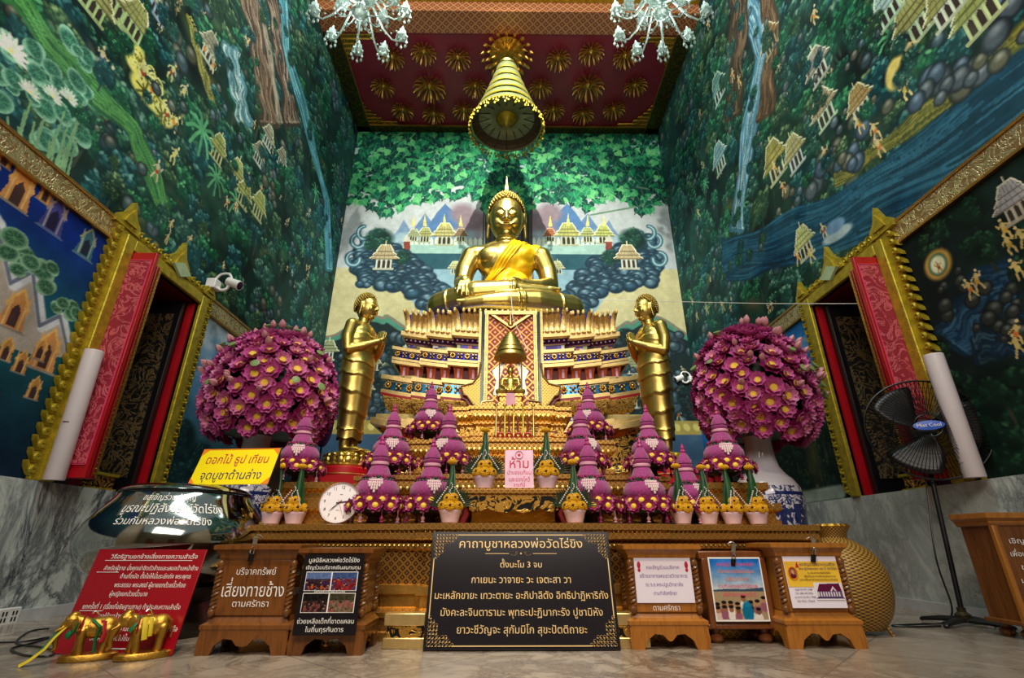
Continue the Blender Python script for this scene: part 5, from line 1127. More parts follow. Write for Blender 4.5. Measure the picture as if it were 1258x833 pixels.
tall_vase(max(xr_, 2.42), 5.12, zt_, 'blue and white porcelain floor vase holding the right lotus bouquet'); tall_vase(min(xl_, -2.3), 5.12, zt_, 'tall vase holding the left lotus bouquet behind yellow sign')
bl = P(329, 412, 1, 5.0); br = P(931, 406, 1, 5.0)
bouquet(P(329, 500, 1, 5.05).x, 5.1, zt_ + .02, .60, bl.z - zt_ - .02, 'big dome bouquet of pink lotus in the left vase by the clock'); bouquet(P(931, 500, 1, 5.05).x, 5.1, zt_ + .02, .555, br.z - zt_ - .02, 'big dome bouquet of pink lotus in the blue and white vase')
# ---- flower towers of magenta fibre with a skirt of lotus
def tower():
    t = thing('flower_tower', '', 'flower tower', (0, 0, 0), 0, 'magenta flower towers on the altar')
    MB().lathe([(.1, 0), (.12, .015), (.07, .03), (.06, .08), (.17, .12), (.2, .15), (.19, .16), (0, .16)], 20).build('tray', pm('dark_tray', (56, 34, 36), .4), t)
    MB().lathe([(.2, .12), (.25, .16), (.22, .24), (.15, .27)], 20).build('leaf_collar', leaf_dark, t)
    MB().lathe([(.17, .24), (.215, .29), (.232, .35), (.225, .41), (.19, .47), (.14, .5)], 28, rib=28, ribamp=.02).build('bulb', bulb_m, t)
    mb = MB()
    for i in range(26):
        a = 2 * PI * i / 26; mb.ball((.15 * math.cos(a), .15 * math.sin(a), .505 + .012 * (i % 2)), (.034, .034, .026), 7, 5, 0 if i % 4 else 1)
        mb.ball((.168 * math.cos(a + .1), .168 * math.sin(a + .1), .482), (.026, .026, .016), 6, 4, 1 if i % 3 else 0)
    mb.build('garland', [petal_d, leaf_dark], t)
    MB().lathe([(.14, .5), (.125, .55), (.095, .63), (.082, .66)], 24, rib=24, ribamp=.04).build('neck', bulb_m, t)
    mb = MB(); mb.lathe([(.08, .655), (.1, .665), (.1, .69), (.084, .70)], 24, m=0); mb.lathe([(.084, .70), (.094, .715), (.094, .74), (.08, .75)], 24, m=1); mb.lathe([(.075, .75), (.09, .76), (.088, .8), (.05, .87), (.03, .9)], 24, m=1); mb.build('crown', [rope_pink, bulb_m], t)
    mb = MB(); mb.lathe([(.028, .89), (.036, .92), (.02, .95), (.026, .965), (.006, 1.02)], 8); mb.build('tip', petal_m, t)
    mb = MB()
    for i in range(7):
        g = (i - 3) * .11 - PI / 2
        for j in range(6 - abs(i - 3)): q = j / 6; r = .16 + .09 * math.sin(min(1, q * 1.25) * PI / 2); mb.ball((r * math.cos(g), r * math.sin(g), .5 - .032 * j), (.014, .014, .02), 6, 4)
    mb.build('jasmine_tassel', jasmine, t)
    for i in range(8):
        a = 2 * PI * (i + .5) / 8; mb = MB(); mb.tube([(.27 * math.cos(a), .27 * math.sin(a), .15), (.275 * math.cos(a), .275 * math.sin(a), .07)], .006, 5); mb.lathe([(.008, .08), (.022, .05), (.012, .03), (.026, .015), (.004, -.005 + .02)], 8, (.275 * math.cos(a), .275 * math.sin(a), 0)); mb.build('hanging_bud', rope_pink if i % 2 else petal_d, t)
    for i in range(26):
        row = i % 2; a = 2 * PI * i / 26; r = .25 if row else .31; z = .25 if row else .185
        link('lotus_flower', BLOOM_T, t, (r * math.cos(a), r * math.sin(a), z), aim((math.cos(a), math.sin(a), .35 if row else .1)), (.086,) * 3)
    return t
TOWER = tower(); used = [0]
def put_tower(u, v, y, z, s, label, rz=0.0):
    o = TOWER if not used[0] else dup(TOWER); used[0] = 1; p = P(u, v, 1, y); o.location = (p.x, y, z); o.rotation_euler = (0, 0, rz); o.scale = (s * 1.04, s * 1.04, s * .97); o['label'] = label
put_tower(468, 560, 4.2, .745, .72, 'front magenta flower tower right beside the clock', .1); put_tower(532, 560, 4.2, .745, .70, 'front magenta flower tower left of the low offering table', .3)
put_tower(722, 560, 4.2, .745, .72, 'front magenta flower tower right of the low offering table', -.2); put_tower(787, 560, 4.2, .745, .70, 'front magenta flower tower between offering table and right marigold pots', .2)
put_tower(482, 540, 4.66, 1.165, .70, 'magenta flower tower behind the one beside the clock', .25); put_tower(551, 540, 4.66, 1.165, .70, 'magenta flower tower on the lowest step, left of the candlesticks', -.3)
put_tower(714, 540, 4.66, 1.165, .72, 'magenta flower tower on the lowest step, right of the candlesticks', .5); put_tower(797, 540, 4.66, 1.165, .70, 'magenta flower tower on the lowest step nearest the right standing statue', -.1)
put_tower(529, 500, 5.2, 1.585, .68, 'highest magenta flower tower on the left half of the altar', .2); put_tower(723, 500, 5.2, 1.585, .68, 'highest magenta flower tower on the right half of the altar', -.4)
put_tower(372, 540, 4.42, 1.085, .66, 'magenta flower tower on small gilded stand in front of left bouquet', .2); put_tower(886, 540, 4.42, 1.085, .70, 'magenta flower tower on small gilded stand in front of right bouquet', -.2)
put_tower(842, 580, 4.36, .745, .68, 'magenta flower tower half hidden behind the right marigold pots', .4)
# ---- marigold pots
def mari_mesh():
    mb = MB(); mb.ball((0, 0, 0), (.9, .9, .6), 12, 8)
    G = PI * (3 - 5 ** .5)
    for i in range(60):
        z = 1 - 1.5 * (i + .5) / 60; q = math.sqrt(max(0, 1 - z * z)); mb.ball((.9 * q * math.cos(G * i), .9 * q * math.sin(G * i), .6 * z), (.17, .17, .13), 5, 4)
    return mb.mesh('marigold_bloom', marigold, 60)
MARI = mari_mesh(); mb = MB(); mb.ball((0, 0, 0), (1, 1, 1.2), 8, 6); MAROON = mb.mesh('maroon_centre', maroon)
def pot(fronds):
    t = thing('marigold_pot', '', 'flower pot', (0, 0, 0), 0, 'marigold pots on the altar')
    MB().lathe([(.055, 0), (.06, .004), (.078, .07), (.084, .08), (.084, .09), (.07, .09), (.066, .075), (0, .075)], 24, rib=12, ribamp=.015).build('pot', pot_m, t)
    mb = MB(); mb.lathe([(.04, .07), (.046, .1), (.026, .26), (.018, .38), (.01, .43)], 12)
    for i in range(5): mb.tube([(.06 * math.cos(i * 1.256), .06 * math.sin(i * 1.256), .08), (.035 * math.cos(i * 1.256 + .6), .035 * math.sin(i * 1.256 + .6), .26), (.014, 0, .43)], [.012, .009, .004], 5)
    mb.build('leaf_cone', leaf_green, t)
    top = link('marigold', MARI, t, (0, 0, .445), (0, 0, 0), (.036, .036, .034)); link('bud', MAROON, top, (0, 0, .8), sc=(.2,) * 3)
    for i, (a, z, r) in enumerate(((-2.4, .12, .068), (-1.6, .115, .078), (-.75, .12, .068), (-2.0, .17, .05), (-1.1, .175, .05), (.2, .12, .07), (1.5, .12, .07), (2.9, .12, .07))):
        d = Vector((math.cos(a), math.sin(a), .25)); f = link('marigold', MARI, t, (r * math.cos(a), r * math.sin(a), z), aim(d), (.037,) * 3); link('bud', MAROON, f, (0, 0, .52), sc=(.3,) * 3)
    mb = MB()
    for s in (-1, 1):
        for j in range(9): mb.ball((s * (.028 + .009 * j), -.05 - .004 * j, .25 - .014 * j), .006, 6, 4)
    for j in range(8): mb.ball((.01 * math.sin(j), -.045 - .003 * j, .28 - .013 * j), .0055, 6, 4)
    mb.build('jasmine_string', jasmine, t)
    if fronds:
        mb = MB()
        for s in (-1, 1):
            for i in range(11): g = .15 + i * .13; mb.tube([(s * .04, .02, .09), (s * (.04 + .08 * math.sin(g)), .01, .09 + .1 * math.cos(g) + .02), (s * (.04 + .15 * math.sin(g)), -.01, .1 + .17 * math.cos(g))], [.006, .008, .001], 5)
        mb.build('leaf_spikes', leaf_dark, t)
    else:
        mb = MB()
        for i in range(12): g = -1.3 + 2.6 * i / 11; mb.tube([(0, .03, .1), (.09 * math.sin(g), .03, .1 + .1 * math.cos(g))], [.012, .002], 5)
        mb.build('leaf_fan', leaf_green, t)
    return t
POTA = pot(False); POTB = pot(True); up = {0: 0, 1: 0}
def put_pot(u, v, y, z, lab, kind=0, rz=0.0, s=1.0):
    o = (POTB if kind else POTA); o = o if not up[kind] else dup(o); up[kind] = 1; p = P(u, v, 1, y); o.location = (p.x, y, z); o.rotation_euler = (0, 0, rz); o.scale = (s,) * 3; o['label'] = lab
put_pot(333, 640, 4.17, .745, 'marigold pot at the far left of the altar behind the steel bowl', 0, .2); put_pot(361, 640, 4.17, .745, 'marigold pot just left of the white clock', 0, -.3)
put_pot(553, 632, 3.9, .745, 'marigold pot on the altar edge left of the offering table', 1, .1); put_pot(706, 632, 3.9, .745, 'marigold pot on the altar edge right of the offering table', 1, -.2)
put_pot(595, 590, 4.05, 1.003, 'marigold pot on the offering table, left of the pink notice', 1, .1, 1.05); put_pot(672, 590, 4.05, 1.003, 'marigold pot on the offering table, right of the pink notice', 1, -.1, 1.05)
put_pot(838, 637, 4.11, .745, 'leftmost of the four marigold pots on the right of the altar', 0, .3); put_pot(870, 637, 4.17, .745, 'second from left of four marigold pots on the altar right', 0, -.2); put_pot(900, 638, 4.17, .745, 'third from left of four marigold pots on the altar right', 0, .5); put_pot(931, 638, 4.17, .745, 'rightmost of the four marigold pots on the right of the altar', 0, .1)
# ---- candlesticks and incense on the second step
for i, u in enumerate((609, 620, 631, 643, 656)):
    p = P(u, 555, 1, 5.08); o = thing('candlestick', ('leftmost', 'second', 'middle', 'fourth', 'rightmost')[i] + ' of five slender gilded candlesticks above the pink notice', 'candlestick', (p.x, 5.08, 1.582), 0, 'gilded candlesticks')
    MB().lathe([(.035, 0), (.035, .012), (.014, .03), (.018, .06), (.011, .08), (.011, .36), (.02, .37), (.02, .385), (0, .385)], 12).build('stem', gold, o)
    if i < 4:
        b = thing('naga_candle', ('leftmost', 'second', 'third', 'rightmost')[i] + ' of four dark red candles with curled bases between candlesticks', 'candle', (p.x + .045, 5.04, 1.582), 0, 'dark red candles')
        mb = MB(); mb.lathe([(.02, .0), (.02, .02), (.012, .05), (.01, .2 + .05 * (i % 2)), (.002, .24 + .05 * (i % 2))], 10); mb.build('candle', red_deep, b)
        mb = MB(); mb.tube([(.03 * math.cos(a), -.012, .04 + .03 * math.sin(a)) for a in np.linspace(-1, 4.4, 14)], .011, 6); mb.ball((0, -.015, .04), (.014, .01, .014), 8, 5, 1); mb.build('curled_base', [red_paint, gold], b)
# ---- small notice on the offering table
p = P(638, 598, 1, 3.99); nt = thing('notice_stand', 'pale pink notice with red writing standing on the offering table', 'sign', (p.x, 3.99, 1.003), 0, None, (-.06, 0, 0))
mb = MB(); mb.box((0, 0, .148), (.225, .006, .296)); mb.build('acrylic_sheet', pm('lilac_sheet', (236, 196, 224), .25), nt)
mb = MB(); mb.box((0, .05, .004), (.2, .1, .006)); mb.build('foot', pm('clear_foot', (200, 180, 200), .1), nt)
mb = MB(); text(mb, 'ห้าม', 0, .155, .105, bold=.03, y=-.0045); text(mb, 'นำของแก้บน', 0, .105, .043, bold=.02, y=-.0045, fit=.195); text(mb, 'และของไหว้', 0, .052, .045, bold=.02, y=-.0045, fit=.17); text(mb, 'วางที่นี่', 0, .012, .035, bold=.02, y=-.0045)
mb.tube([(.03 * math.cos(a), -.004, .258 + .03 * math.sin(a)) for a in np.linspace(0, 2 * PI, 24, endpoint=False)], .006, 5, closed=True, flat=.3); mb.ball((0, -.004, .258), (.012, .002, .012), 8, 4); mb.build('lettering', ink_red, nt, smooth=0)
# ---- purple ceremonial fan by the left bouquet
p = P(402, 515, 1, 5.56); cf = thing('ceremonial_fan', 'purple leaf-shaped ceremonial fan on a pole behind the left bouquet', 'fan', (p.x - .02, 5.56, 0))
mb = MB(); mb.prism([(.1 * math.cos(a) * (1 - .2 * math.sin(a)), p.z + .02 + .34 * math.sin(a)) for a in np.linspace(0, 2 * PI, 32, endpoint=False)], -.008, .008); mb.build('fan_leaf', pm('violet_velvet', (72, 36, 104), .8), cf, bevel=.004)
mb = MB(); mb.tube([(0, 0, 0.02), (0, 0, p.z - .3)], .012, 8); mb.lathe([(.12, 0), (.12, .02), (.03, .03)], 16); mb.build('pole', black, cf)
# ---------------------------------------------------------------- canopy and rosettes under the ceiling
cloth_silver = pm('silver_green_brocade', (150, 160, 112), .4, .4, .12, 14, .3); dark_lining = pm('dark_brown_lining', (74, 58, 32), .7)
UZ = 8.92
um = thing('tiered_umbrella', 'tiered silver-green ceremonial umbrella hanging over the large statue', 'umbrella', (-.03, 8.0, 0))
rad = [.76, .645, .54, .44, .35, .265]
for i, r in enumerate(rad):
    z = UZ + i * .3
    o = MB().lathe([(r * .985, z), (r, z + .01), (r * .93, z + .165), (r * .86, z + .185), (r * .3, z + .2)], 40, cap=False).build('canopy_tier', cloth_silver, um, smooth=60); s = o.modifiers.new('thick', 'SOLIDIFY'); s.thickness = .012
    MB().lathe([(r * .99, z - .012), (r * 1.015, z), (r * 1.01, z + .03), (r * .985, z + .035)], 40, cap=False).build('gilt_hem', gold_paint, o, smooth=60)
mb = MB(); mb.lathe([(.74, UZ + .02), (.7, UZ + .12), (.3, UZ + .34), (.1, UZ + .36)], 40, cap=False)
for i in range(16): a = i * PI / 8; mb.tube([(.73 * math.cos(a), .73 * math.sin(a), UZ + .03), (.12, 0, UZ + .3) if 0 else (.12 * math.cos(a), .12 * math.sin(a), UZ + .3)], .012, 5)
mb.build('lining', dark_lining, um)
MB().lathe([(.02, UZ - .02), (.035, UZ + .02), (.06, UZ + .06), (.2, UZ + .16), (.24, UZ + .24), (.1, UZ + .3)], 20, rib=10, ribamp=.05).build('hub', gold_paint, um)
mb = MB(); mb.tube([(0, 0, UZ + .2), (0, 0, ZT - .05)], .03, 8); mb.lathe([(.2, UZ + 1.76), (.22, UZ + 1.8), (.12, UZ + 1.86), (.05, UZ + 2.0), (.03, ZT - .1)], 16); mb.build('pole', gold, um)
for i in range(24):
    a = 2 * PI * i / 24; mb = MB(); c, s_ = math.cos(a), math.sin(a); x, y = .77 * c, .77 * s_
    mb.tube([(x, y, UZ + .02), (x * 1.05, y * 1.05, UZ - .04), (x * 1.03, y * 1.03, UZ - .16)], .007, 5)
    for k, (dx, dz) in enumerate(((.06, -.06), (-.06, -.09), (.04, -.15), (-.03, -.19), (.0, -.12))): mb.ball((x * 1.04 - s_ * dx, y * 1.04 + c * dx, UZ + dz), (.024, .024, .036), 6, 4)
    mb.build('flower_pendant', gold_paint, um)
def rosette_mesh(n1, n2, r):
    mb = MB(); mb.lathe([(r * .2, 0), (r * .2, -.06), (.0, -.12)], 14)
    for n, rr, dz, ln in ((n1, r, -.16, 1), (n2, r * .66, -.24, .8)):
        for i in range(n):
            a = 2 * PI * i / n + ln; c, s_ = math.cos(a), math.sin(a)
            mb.tube([(.12 * r * c, .12 * r * s_, -.02), (rr * .5 * c, rr * .5 * s_, -.04), (rr * .88 * c, rr * .88 * s_, dz * .55), (rr * c, rr * s_, dz)], [.01, .013, .024, .003], 6)
    return mb
RM = rosette_mesh(16, 9, .3).mesh('rosette', gold_leaf)
ORD = ('leftmost', 'second from left', 'third from left', 'third from right', 'second from right', 'rightmost')
RP = [[(482, 68), (521, 62), (563, 69), (686, 70), (726, 62), (768, 67)], [(471, 104), (528, 104), (584, 104), (664, 105), (722, 103), (780, 103)], [(495, 133), (533, 138), (570, 133), (680, 133), (716, 138), (754, 132)]]
for j, row in enumerate(RP):
    for i, (u, v) in enumerate(row):
        p = P(u, v, 2, ZT); big = (j == 1 and i in (1, 4)); t = thing('ceiling_rosette', f'{ORD[i]} gilded ceiling rosette in the {("front", "middle", "back")[j]} row', 'rosette', (p.x, p.y, ZT), rnd.uniform(0, 1), 'gilded ceiling rosettes')
        s = 1.35 if big else 1.0; link('petals', RM, t, sc=(s, s, s))
cr = thing('centre_rosette', 'large gilded rosette of lotus buds on the ceiling above the umbrella', 'rosette', (-.03, 8.0, ZT - .005))
mb = MB(); mb.lathe([(.4, 0), (.4, -.04), (.2, -.09), (0, -.1)], 24); mb.build('boss', gold_dark, cr)
mb = MB()
for n, rr, dz in ((18, .5, -.1), (14, .38, -.17), (10, .25, -.22)):
    for i in range(n):
        a = 2 * PI * i / n + rr; c, s_ = math.cos(a), math.sin(a); M_ = Matrix.Translation((rr * c, rr * s_, dz)) @ Vector((c, s_, -.9)).to_track_quat('Z', 'Y').to_matrix().to_4x4()
        mb.tube([(rr * .4 * c, rr * .4 * s_, -.05), (rr * c, rr * s_, dz)], .012, 5); mb.lathe([(.012, -.02), (.045, .04), (.04, .09), (.004, .15)], 8, M=M_)
mb.build('lotus_buds', gold_leaf, cr)
# ---------------------------------------------------------------- chandeliers
crystal = pm('milky_crystal', (206, 226, 220), .12, 0, .04, 8, 0, .8, trans=.35)
bulb_glow = NT('glowing_bulb').set(color=(.9, .95, .9), emit=(.9, 1, .95), emits=.6)  # faint glow added to bulbs that are switched off
def chandelier():
    t = thing('chandelier', '', 'chandelier', (0, 0, 0), 0, 'pair of crystal chandeliers')
    MB().lathe([(.0, -.1), (.05, -.06), (.13, .05), (.1, .16), (.05, .22), (.09, .34), (.2, .5), (.14, .66), (.05, .76), (.06, .9), (.03, 1.0), (.03, 2.0), (.0, 2.0)], 20).build('stem', crystal, t)
    mb = MB(); mb.lathe([(.02, .0), (.16, .02), (.25, .1), (.28, .2), (.25, .2), (.14, .06), (.02, .05)], 24, (0, -.38, .02)); mb.build('glass_dish', crystal, t)
    for n, rr, z0, ph in ((10, .74, .0, 0), (8, .5, .5, .3)):
        for i in range(n):
            a = 2 * PI * i / n + ph; c, s_ = math.cos(a), math.sin(a); Q = lambda r, z: (r * c, r * s_, z + z0)
            mb = MB(); mb.tube([Q(.06, .3), Q(.2, .38), Q(rr * .42, .2), Q(rr * .58, .0), Q(rr * .78, -.1), Q(rr * .95, -.04), Q(rr, .06)], [.02, .02, .018, .018, .016, .016, .02], 6)
            mb.tube([Q(.05, .1), Q(.16, -.02), Q(rr * .4, -.03), Q(rr * .5, .07)], .012, 5)
            M_ = Matrix.Translation(Q(rr, .06))
            mb.lathe([(.02, 0), (.09, .02), (.1, .05), (.06, .05), (.05, .09), (.065, .14), (.05, .2), (.03, .2)], 12, rib=6, ribamp=.08, M=M_)
            arm = mb.build('arm', crystal, t)
            MB().lathe([(.02, .1), (.028, .2), (.018, .27), (.002, .32)], 8, Q(rr, .06)).build('bulb', bulb_glow, arm)
            mb = MB()
            for k in range(7): g = 2 * PI * k / 7; x, y, z = Q(rr, .05); mb.tube([(x + .09 * math.cos(g), y + .09 * math.sin(g), z), (x + .09 * math.cos(g), y + .09 * math.sin(g), z - .06)], .004, 4); mb.ball((x + .09 * math.cos(g), y + .09 * math.sin(g), z - .09), (.024, .024, .036), 6, 4)
            for k in range(6): q = k / 5; x, y, z = Q(.2 + (rr - .3) * q, .16 - .22 * math.sin(q * PI)); mb.ball((x, y, z), .016, 6, 4)
            mb.build('crystal_drops', crystal, arm)
    return t
c0 = chandelier(); c1 = dup(c0)
for o, u, lab in ((c0, 436, 'crystal chandelier hanging at the left in front of the red beam'), (c1, 818, 'crystal chandelier hanging at the right in front of the red beam')):
    p = P(u, 46, 1, 6.1); o.location = (p.x, 6.1, p.z + .6); o.scale = (1.14,) * 3; o['label'] = lab
# ---------------------------------------------------------------- donation boxes
def pframe(t, z): return t
def panel(parent, name, w, h, zc, y, lean=0.0, border=None):
    o = MB().box((0, 0, 0), (w, .006, h)).build(name, border or ink_black, parent, (0, y, zc), (lean, 0, 0), smooth=0); return o
def painted(parent, name, w, h, loc, fn, n=150, rough=.4):
    """a printed picture: painted cell by cell on a thin sheet"""
    u = np.linspace(-w / 2, w / 2, n); v = np.linspace(-h / 2, h / 2, int(n * h / w)); cv = Cv(u, v, (128, 128, 128)); fn(cv, w, h)
    me = cv.mesh(name, lambda U, V: np.stack([U, np.zeros_like(U), V], -1)); me.materials.append(print_m); return link(name, me, parent, loc)
def crowd(sky, ground, cloths, n, skins=((150, 100, 70), (110, 70, 50), (190, 140, 110))):
    def fn(cv, w, h):
        cv.c[:] = A(ground); m = cv.V > h * .12; cv.c[m] = A(sky); cv.c += (fbm(cv.U * 60 / w * .3, cv.V * 60 / w * .3, 4)[..., None] - .5) * 60
        for k in range(n):
            x = rnd.uniform(-w / 2, w / 2); z = rnd.uniform(-h * .45, h * .12) ; s = h * rnd.uniform(.1, .16)
            cv.blob(x, z - s * .9, s * .75, s * 1.0, rnd.choice(cloths)); cv.blob(x, z + s * .25, s * .42, s * .5, rnd.choice(skins)); cv.blob(x, z + s * .5, s * .42, s * .3, (26, 20, 20))
    return fn
bead_wood = wood_mat('dark_twist', (70, 40, 16), (124, 76, 32))
def donation_box(name, label, x, y, w, d, h, wm, rz=0, bun=False):
    t = thing(name, label, 'donation box', (x, y, 0), rz, 'wooden donation boxes'); zb = .2 if not bun else .09
    bw, bd = (w * .86, d * .86) if not bun else (w * .9, d * .9)
    if not bun:
        mb = MB(); pr = [(-w / 2, .0), (-w / 2 - .005, .06), (-w / 2 + .01, .13), (w / 2 - .01, .13), (w / 2 + .005, .06), (w / 2, 0), (w / 2 - .08, 0), (w / 2 - .1, .05), (w / 2 - .15, .085), (w / 2 - .2, .08), (w / 2 - .23, .05), (0, .045), (-w / 2 + .23, .05), (-w / 2 + .2, .08), (-w / 2 + .15, .085), (-w / 2 + .1, .05), (-w / 2 + .08, 0)]
        pr = [(a * 1.0, b) for a, b in pr]
        mb.prism(pr[::-1], -d / 2, -d / 2 + .03); mb.prism(pr[::-1], d / 2 - .03, d / 2)
        q = [(a * d / w, b) for a, b in pr]
        for s in (-1, 1): mb.prism(q[::-1], -.015, .015, M=Matrix.Translation((s * (w / 2 - .015), 0, 0)) @ Matrix.Rotation(PI / 2, 4, 'Z'))
        mb.build('bracket_foot', wm, t, bevel=.005)
        MB().sweep([(-w / 2, d / 2), (-w / 2, -d / 2), (w / 2, -d / 2), (w / 2, d / 2), ], [(0, .128), (.004, .135), (.004, .155), (-.02, .17), (-.035, .2)], bottom=True).build('base_moulding', wm, t, smooth=25)
    else:
        for sx in (-1, 1):
            for sy in (-1, 1): MB().lathe([(.03, 0), (.045, .02), (.045, .04), (.025, .06), (.03, .09), (0, .09)], 14, (sx * (w / 2 - .08), sy * (d / 2 - .07), 0)).build('bun_foot', wm, t)
        MB().box((0, 0, .1), (w, d, .03)).build('base_board', wm, t, bevel=.006)
    zt = h - .09
    MB().box((0, 0, (zb + zt) / 2), (bw, bd, zt - zb)).build('body', wm, t, bevel=.006)
    if not bun:
        for sx in (-1, 1):
            for sy in (-1, 1):
                mb = MB(); L = zt - zb - .05
                for k in range(2): mb.tube([(sx * bw / 2 + .012 * math.cos(q * 34 + k * PI), sy * bd / 2 + .012 * math.sin(q * 34 + k * PI), zb + .03 + q * L) for q in np.linspace(0, 1, 70)], .011, 5)
                for z in (zb + .02, zt - .025): mb.ball((sx * bw / 2, sy * bd / 2, z), (.024, .024, .03), 10, 6)
                mb.build('twisted_colonnette', bead_wood, t)
        MB().sweep([(-bw / 2, bd / 2), (-bw / 2, -bd / 2), (bw / 2, -bd / 2), (bw / 2, bd / 2)], [(.0, zt - .005), (.012, zt + .01), (.012, zt + .025), (.03, zt + .05), (.045, zt + .06), (.045, zt + .085), (-.02, zt + .09)], bottom=True).build('cornice', wm, t, smooth=25)
        y = -bd / 2
    else:
        mb = MB(); mb.box((0, 0, zt + .02), (w * .96, d * .96, .05)); 
        for sx in (-1, 1): mb.box((sx * (bw / 2 - .02), -bd / 2 - .008, (zb + zt) / 2), (.04, .02, zt - zb))
        mb.build('frame', wm, t, bevel=.006); y = -bd / 2
    return t, y, zb, zt, bw
def padlock(t, x, y, z):
    o = MB().box((0, -.012, -.055), (.03, .014, .05)).build('padlock', black_metal, t, (x, y, z), (.25, .15, 0), bevel=.004)
    mb = MB(); mb.tube([(.011, -.012, -.03), (.011, -.012, 0), (0, -.012, .014), (-.011, -.012, 0), (-.011, -.012, -.03)], .0035, 6); mb.box((0, .0, .03), (.026, .006, .07)); mb.tube([(-.03 + .06 * k / 8, .03, .05 + .02 * math.sin(PI * k / 8)) for k in range(9)], .005, 6); mb.build('hasp', chrome, o)
def front_box(u0, u1, v, h=.6, y=None):
    a = P(u0, v, 2, 0); b = P(u1, v, 2, 0); return (a.x + b.x) / 2, (a.y + b.y) / 2, b.x - a.x
x, y, w = front_box(238, 349, 806)
t, fy, zb, zt, bw = donation_box('donation_box', 'brown donation box with large white lettering on bare wood, beside the red board', x, y + .18, w, .35, .6, wood)
mb = MB(); text(mb, 'บริจาคทรัพย์', 0, zt - .085, .055, bold=.02, y=fy - .004, fit=bw * .55); text(mb, 'เสี่ยงทายช้าง', 0, zt - .205, .1, bold=.02, y=fy - .004, fit=bw * .86); text(mb, 'ตามศรัทธา', 0, zb + .05, .05, bold=.02, y=fy - .004, fit=bw * .5); mb.build('lettering', ink_white, t, smooth=0); padlock(t, -.03, fy - .03, zt + .07)
mb = MB(); M_ = Matrix.Translation((bw / 2 + .004, 0, 0)) @ Matrix.Rotation(PI / 2, 4, 'Z'); text(mb, 'เสี่ยงทายช้าง', 0, zt - .2, .07, bold=.015, fit=.3, M=M_); text(mb, 'บริจาคทรัพย์', 0, zt - .09, .045, fit=.22, M=M_); mb.build('side_lettering', ink_white, t, smooth=0)
x, y, w = front_box(349, 441, 806)
t, fy, zb, zt, bw = donation_box('donation_box', 'brown donation box with black poster of four photographs', x + .012, y + .18, w, .35, .58, wood)
po = panel(t, 'poster', bw * .98, .43, zb + .125, fy - .062, -.06, pm('black_poster', (18, 16, 22), .3))
for i, (dx, dz, fn) in enumerate(((-.5, .5, crowd((90, 110, 160), (50, 30, 40), ((190, 80, 30), (60, 30, 70), (40, 30, 60)), 26)), (.5, .5, crowd((60, 80, 130), (110, 30, 40), ((50, 60, 120), (150, 30, 40)), 18)), (-.5, -.5, crowd((20, 16, 16), (40, 26, 26), ((120, 60, 60), (60, 40, 40)), 26)), (.5, -.5, crowd((60, 56, 40), (110, 90, 70), ((130, 110, 90), (150, 80, 80)), 20)))):
    fr = MB().box((0, 0, 0), (bw * .42, .003, .105)).build('photo_border', ink_white, po, (dx * bw * .42, -.0045, dz * .115 + .01), smooth=0); painted(fr, 'photograph', bw * .4, .097, (0, -.003, 0), fn, 70)
mb = MB(); text(mb, 'มูลนิธิหลวงพ่อวัดไร่ขิง', 0, .172, .034, bold=.02, y=-.004, fit=bw * .84); text(mb, 'เชิญร่วมบริจาคเงินสมทบทุน', 0, .133, .03, bold=.01, y=-.004, fit=bw * .9); text(mb, 'ช่วยเหลือเด็กที่ขาดแคลน', 0, -.155, .034, bold=.02, y=-.004, fit=bw * .9); text(mb, 'ในถิ่นทุรกันดาร', 0, -.197, .034, bold=.02, y=-.004, fit=bw * .6); text(mb, 'โครงการเพื่อน้อง', 0, .004, .022, bold=.01, y=-.009, fit=bw * .5); mb.build('lettering', ink_white, po, smooth=0)
mb = MB(); M_ = Matrix.Translation((bw / 2 + .004, 0, 0)) @ Matrix.Rotation(PI / 2, 4, 'Z')
for k, s_ in enumerate(('บริจาคเงิน', 'สมทบทุน', 'มูลนิธิ', 'วัดไร่ขิง')): text(mb, s_, 0, zt - .07 - .065 * k, .04, bold=.01, fit=.18, M=M_)
mb.build('side_lettering', ink_gold, t, smooth=0)
x, y, w = front_box(777, 875, 799)
t, fy, zb, zt, bw = donation_box('donation_box', 'golden brown donation box with plain white paper notice', x, y + .14, w, .26, .6, wood_light)
po = panel(t, 'notice_sheet', bw * .88, .27, zb + .19, fy - .006, 0, paper); mb = MB()
for k, (s_, f_) in enumerate((('ขอเชิญร่วมบริจาค', .52), ('สร้างอาคารพระราชวิทยาคาร', .74), ('ณ ร.ร.พระปฐมวิทยาลัย', .58), ('ตามกำลังศรัทธา', .36))): text(mb, s_, 0, .06 - .05 * k, .03, y=-.004, bold=.008, fit=bw * f_)
mb.build('lettering', ink_purple, po, smooth=0); mb = MB()
for s in (-1, 1): mb.ball((s * bw * .37, -.004, .085), (.012, .002, .022), 8, 5); mb.ball((s * bw * .37, -.004, .055), (.01, .002, .012), 8, 5)
mb.build('red_figure_mark', ink_red, po); mb = MB(); text(mb, 'บริจาคทรัพย์', 0, zt - .033, .05, bold=.02, y=fy - .003, fit=bw * .5); text(mb, 'ตามศรัทธา', 0, zb + .012, .045, bold=.02, y=fy - .003, fit=bw * .42); mb.build('lettering', ink_white, t, smooth=0)
x, y, w = front_box(871, 963, 792)
t, fy, zb, zt, bw = donation_box('donation_box', 'reddish donation box on bun feet with blue children poster and padlock', x, y + .13, w, .26, .6, wood_red, 0, True)
po = panel(t, 'poster', bw * .82, .385, zb + .235, fy - .022, 0, ink_white)
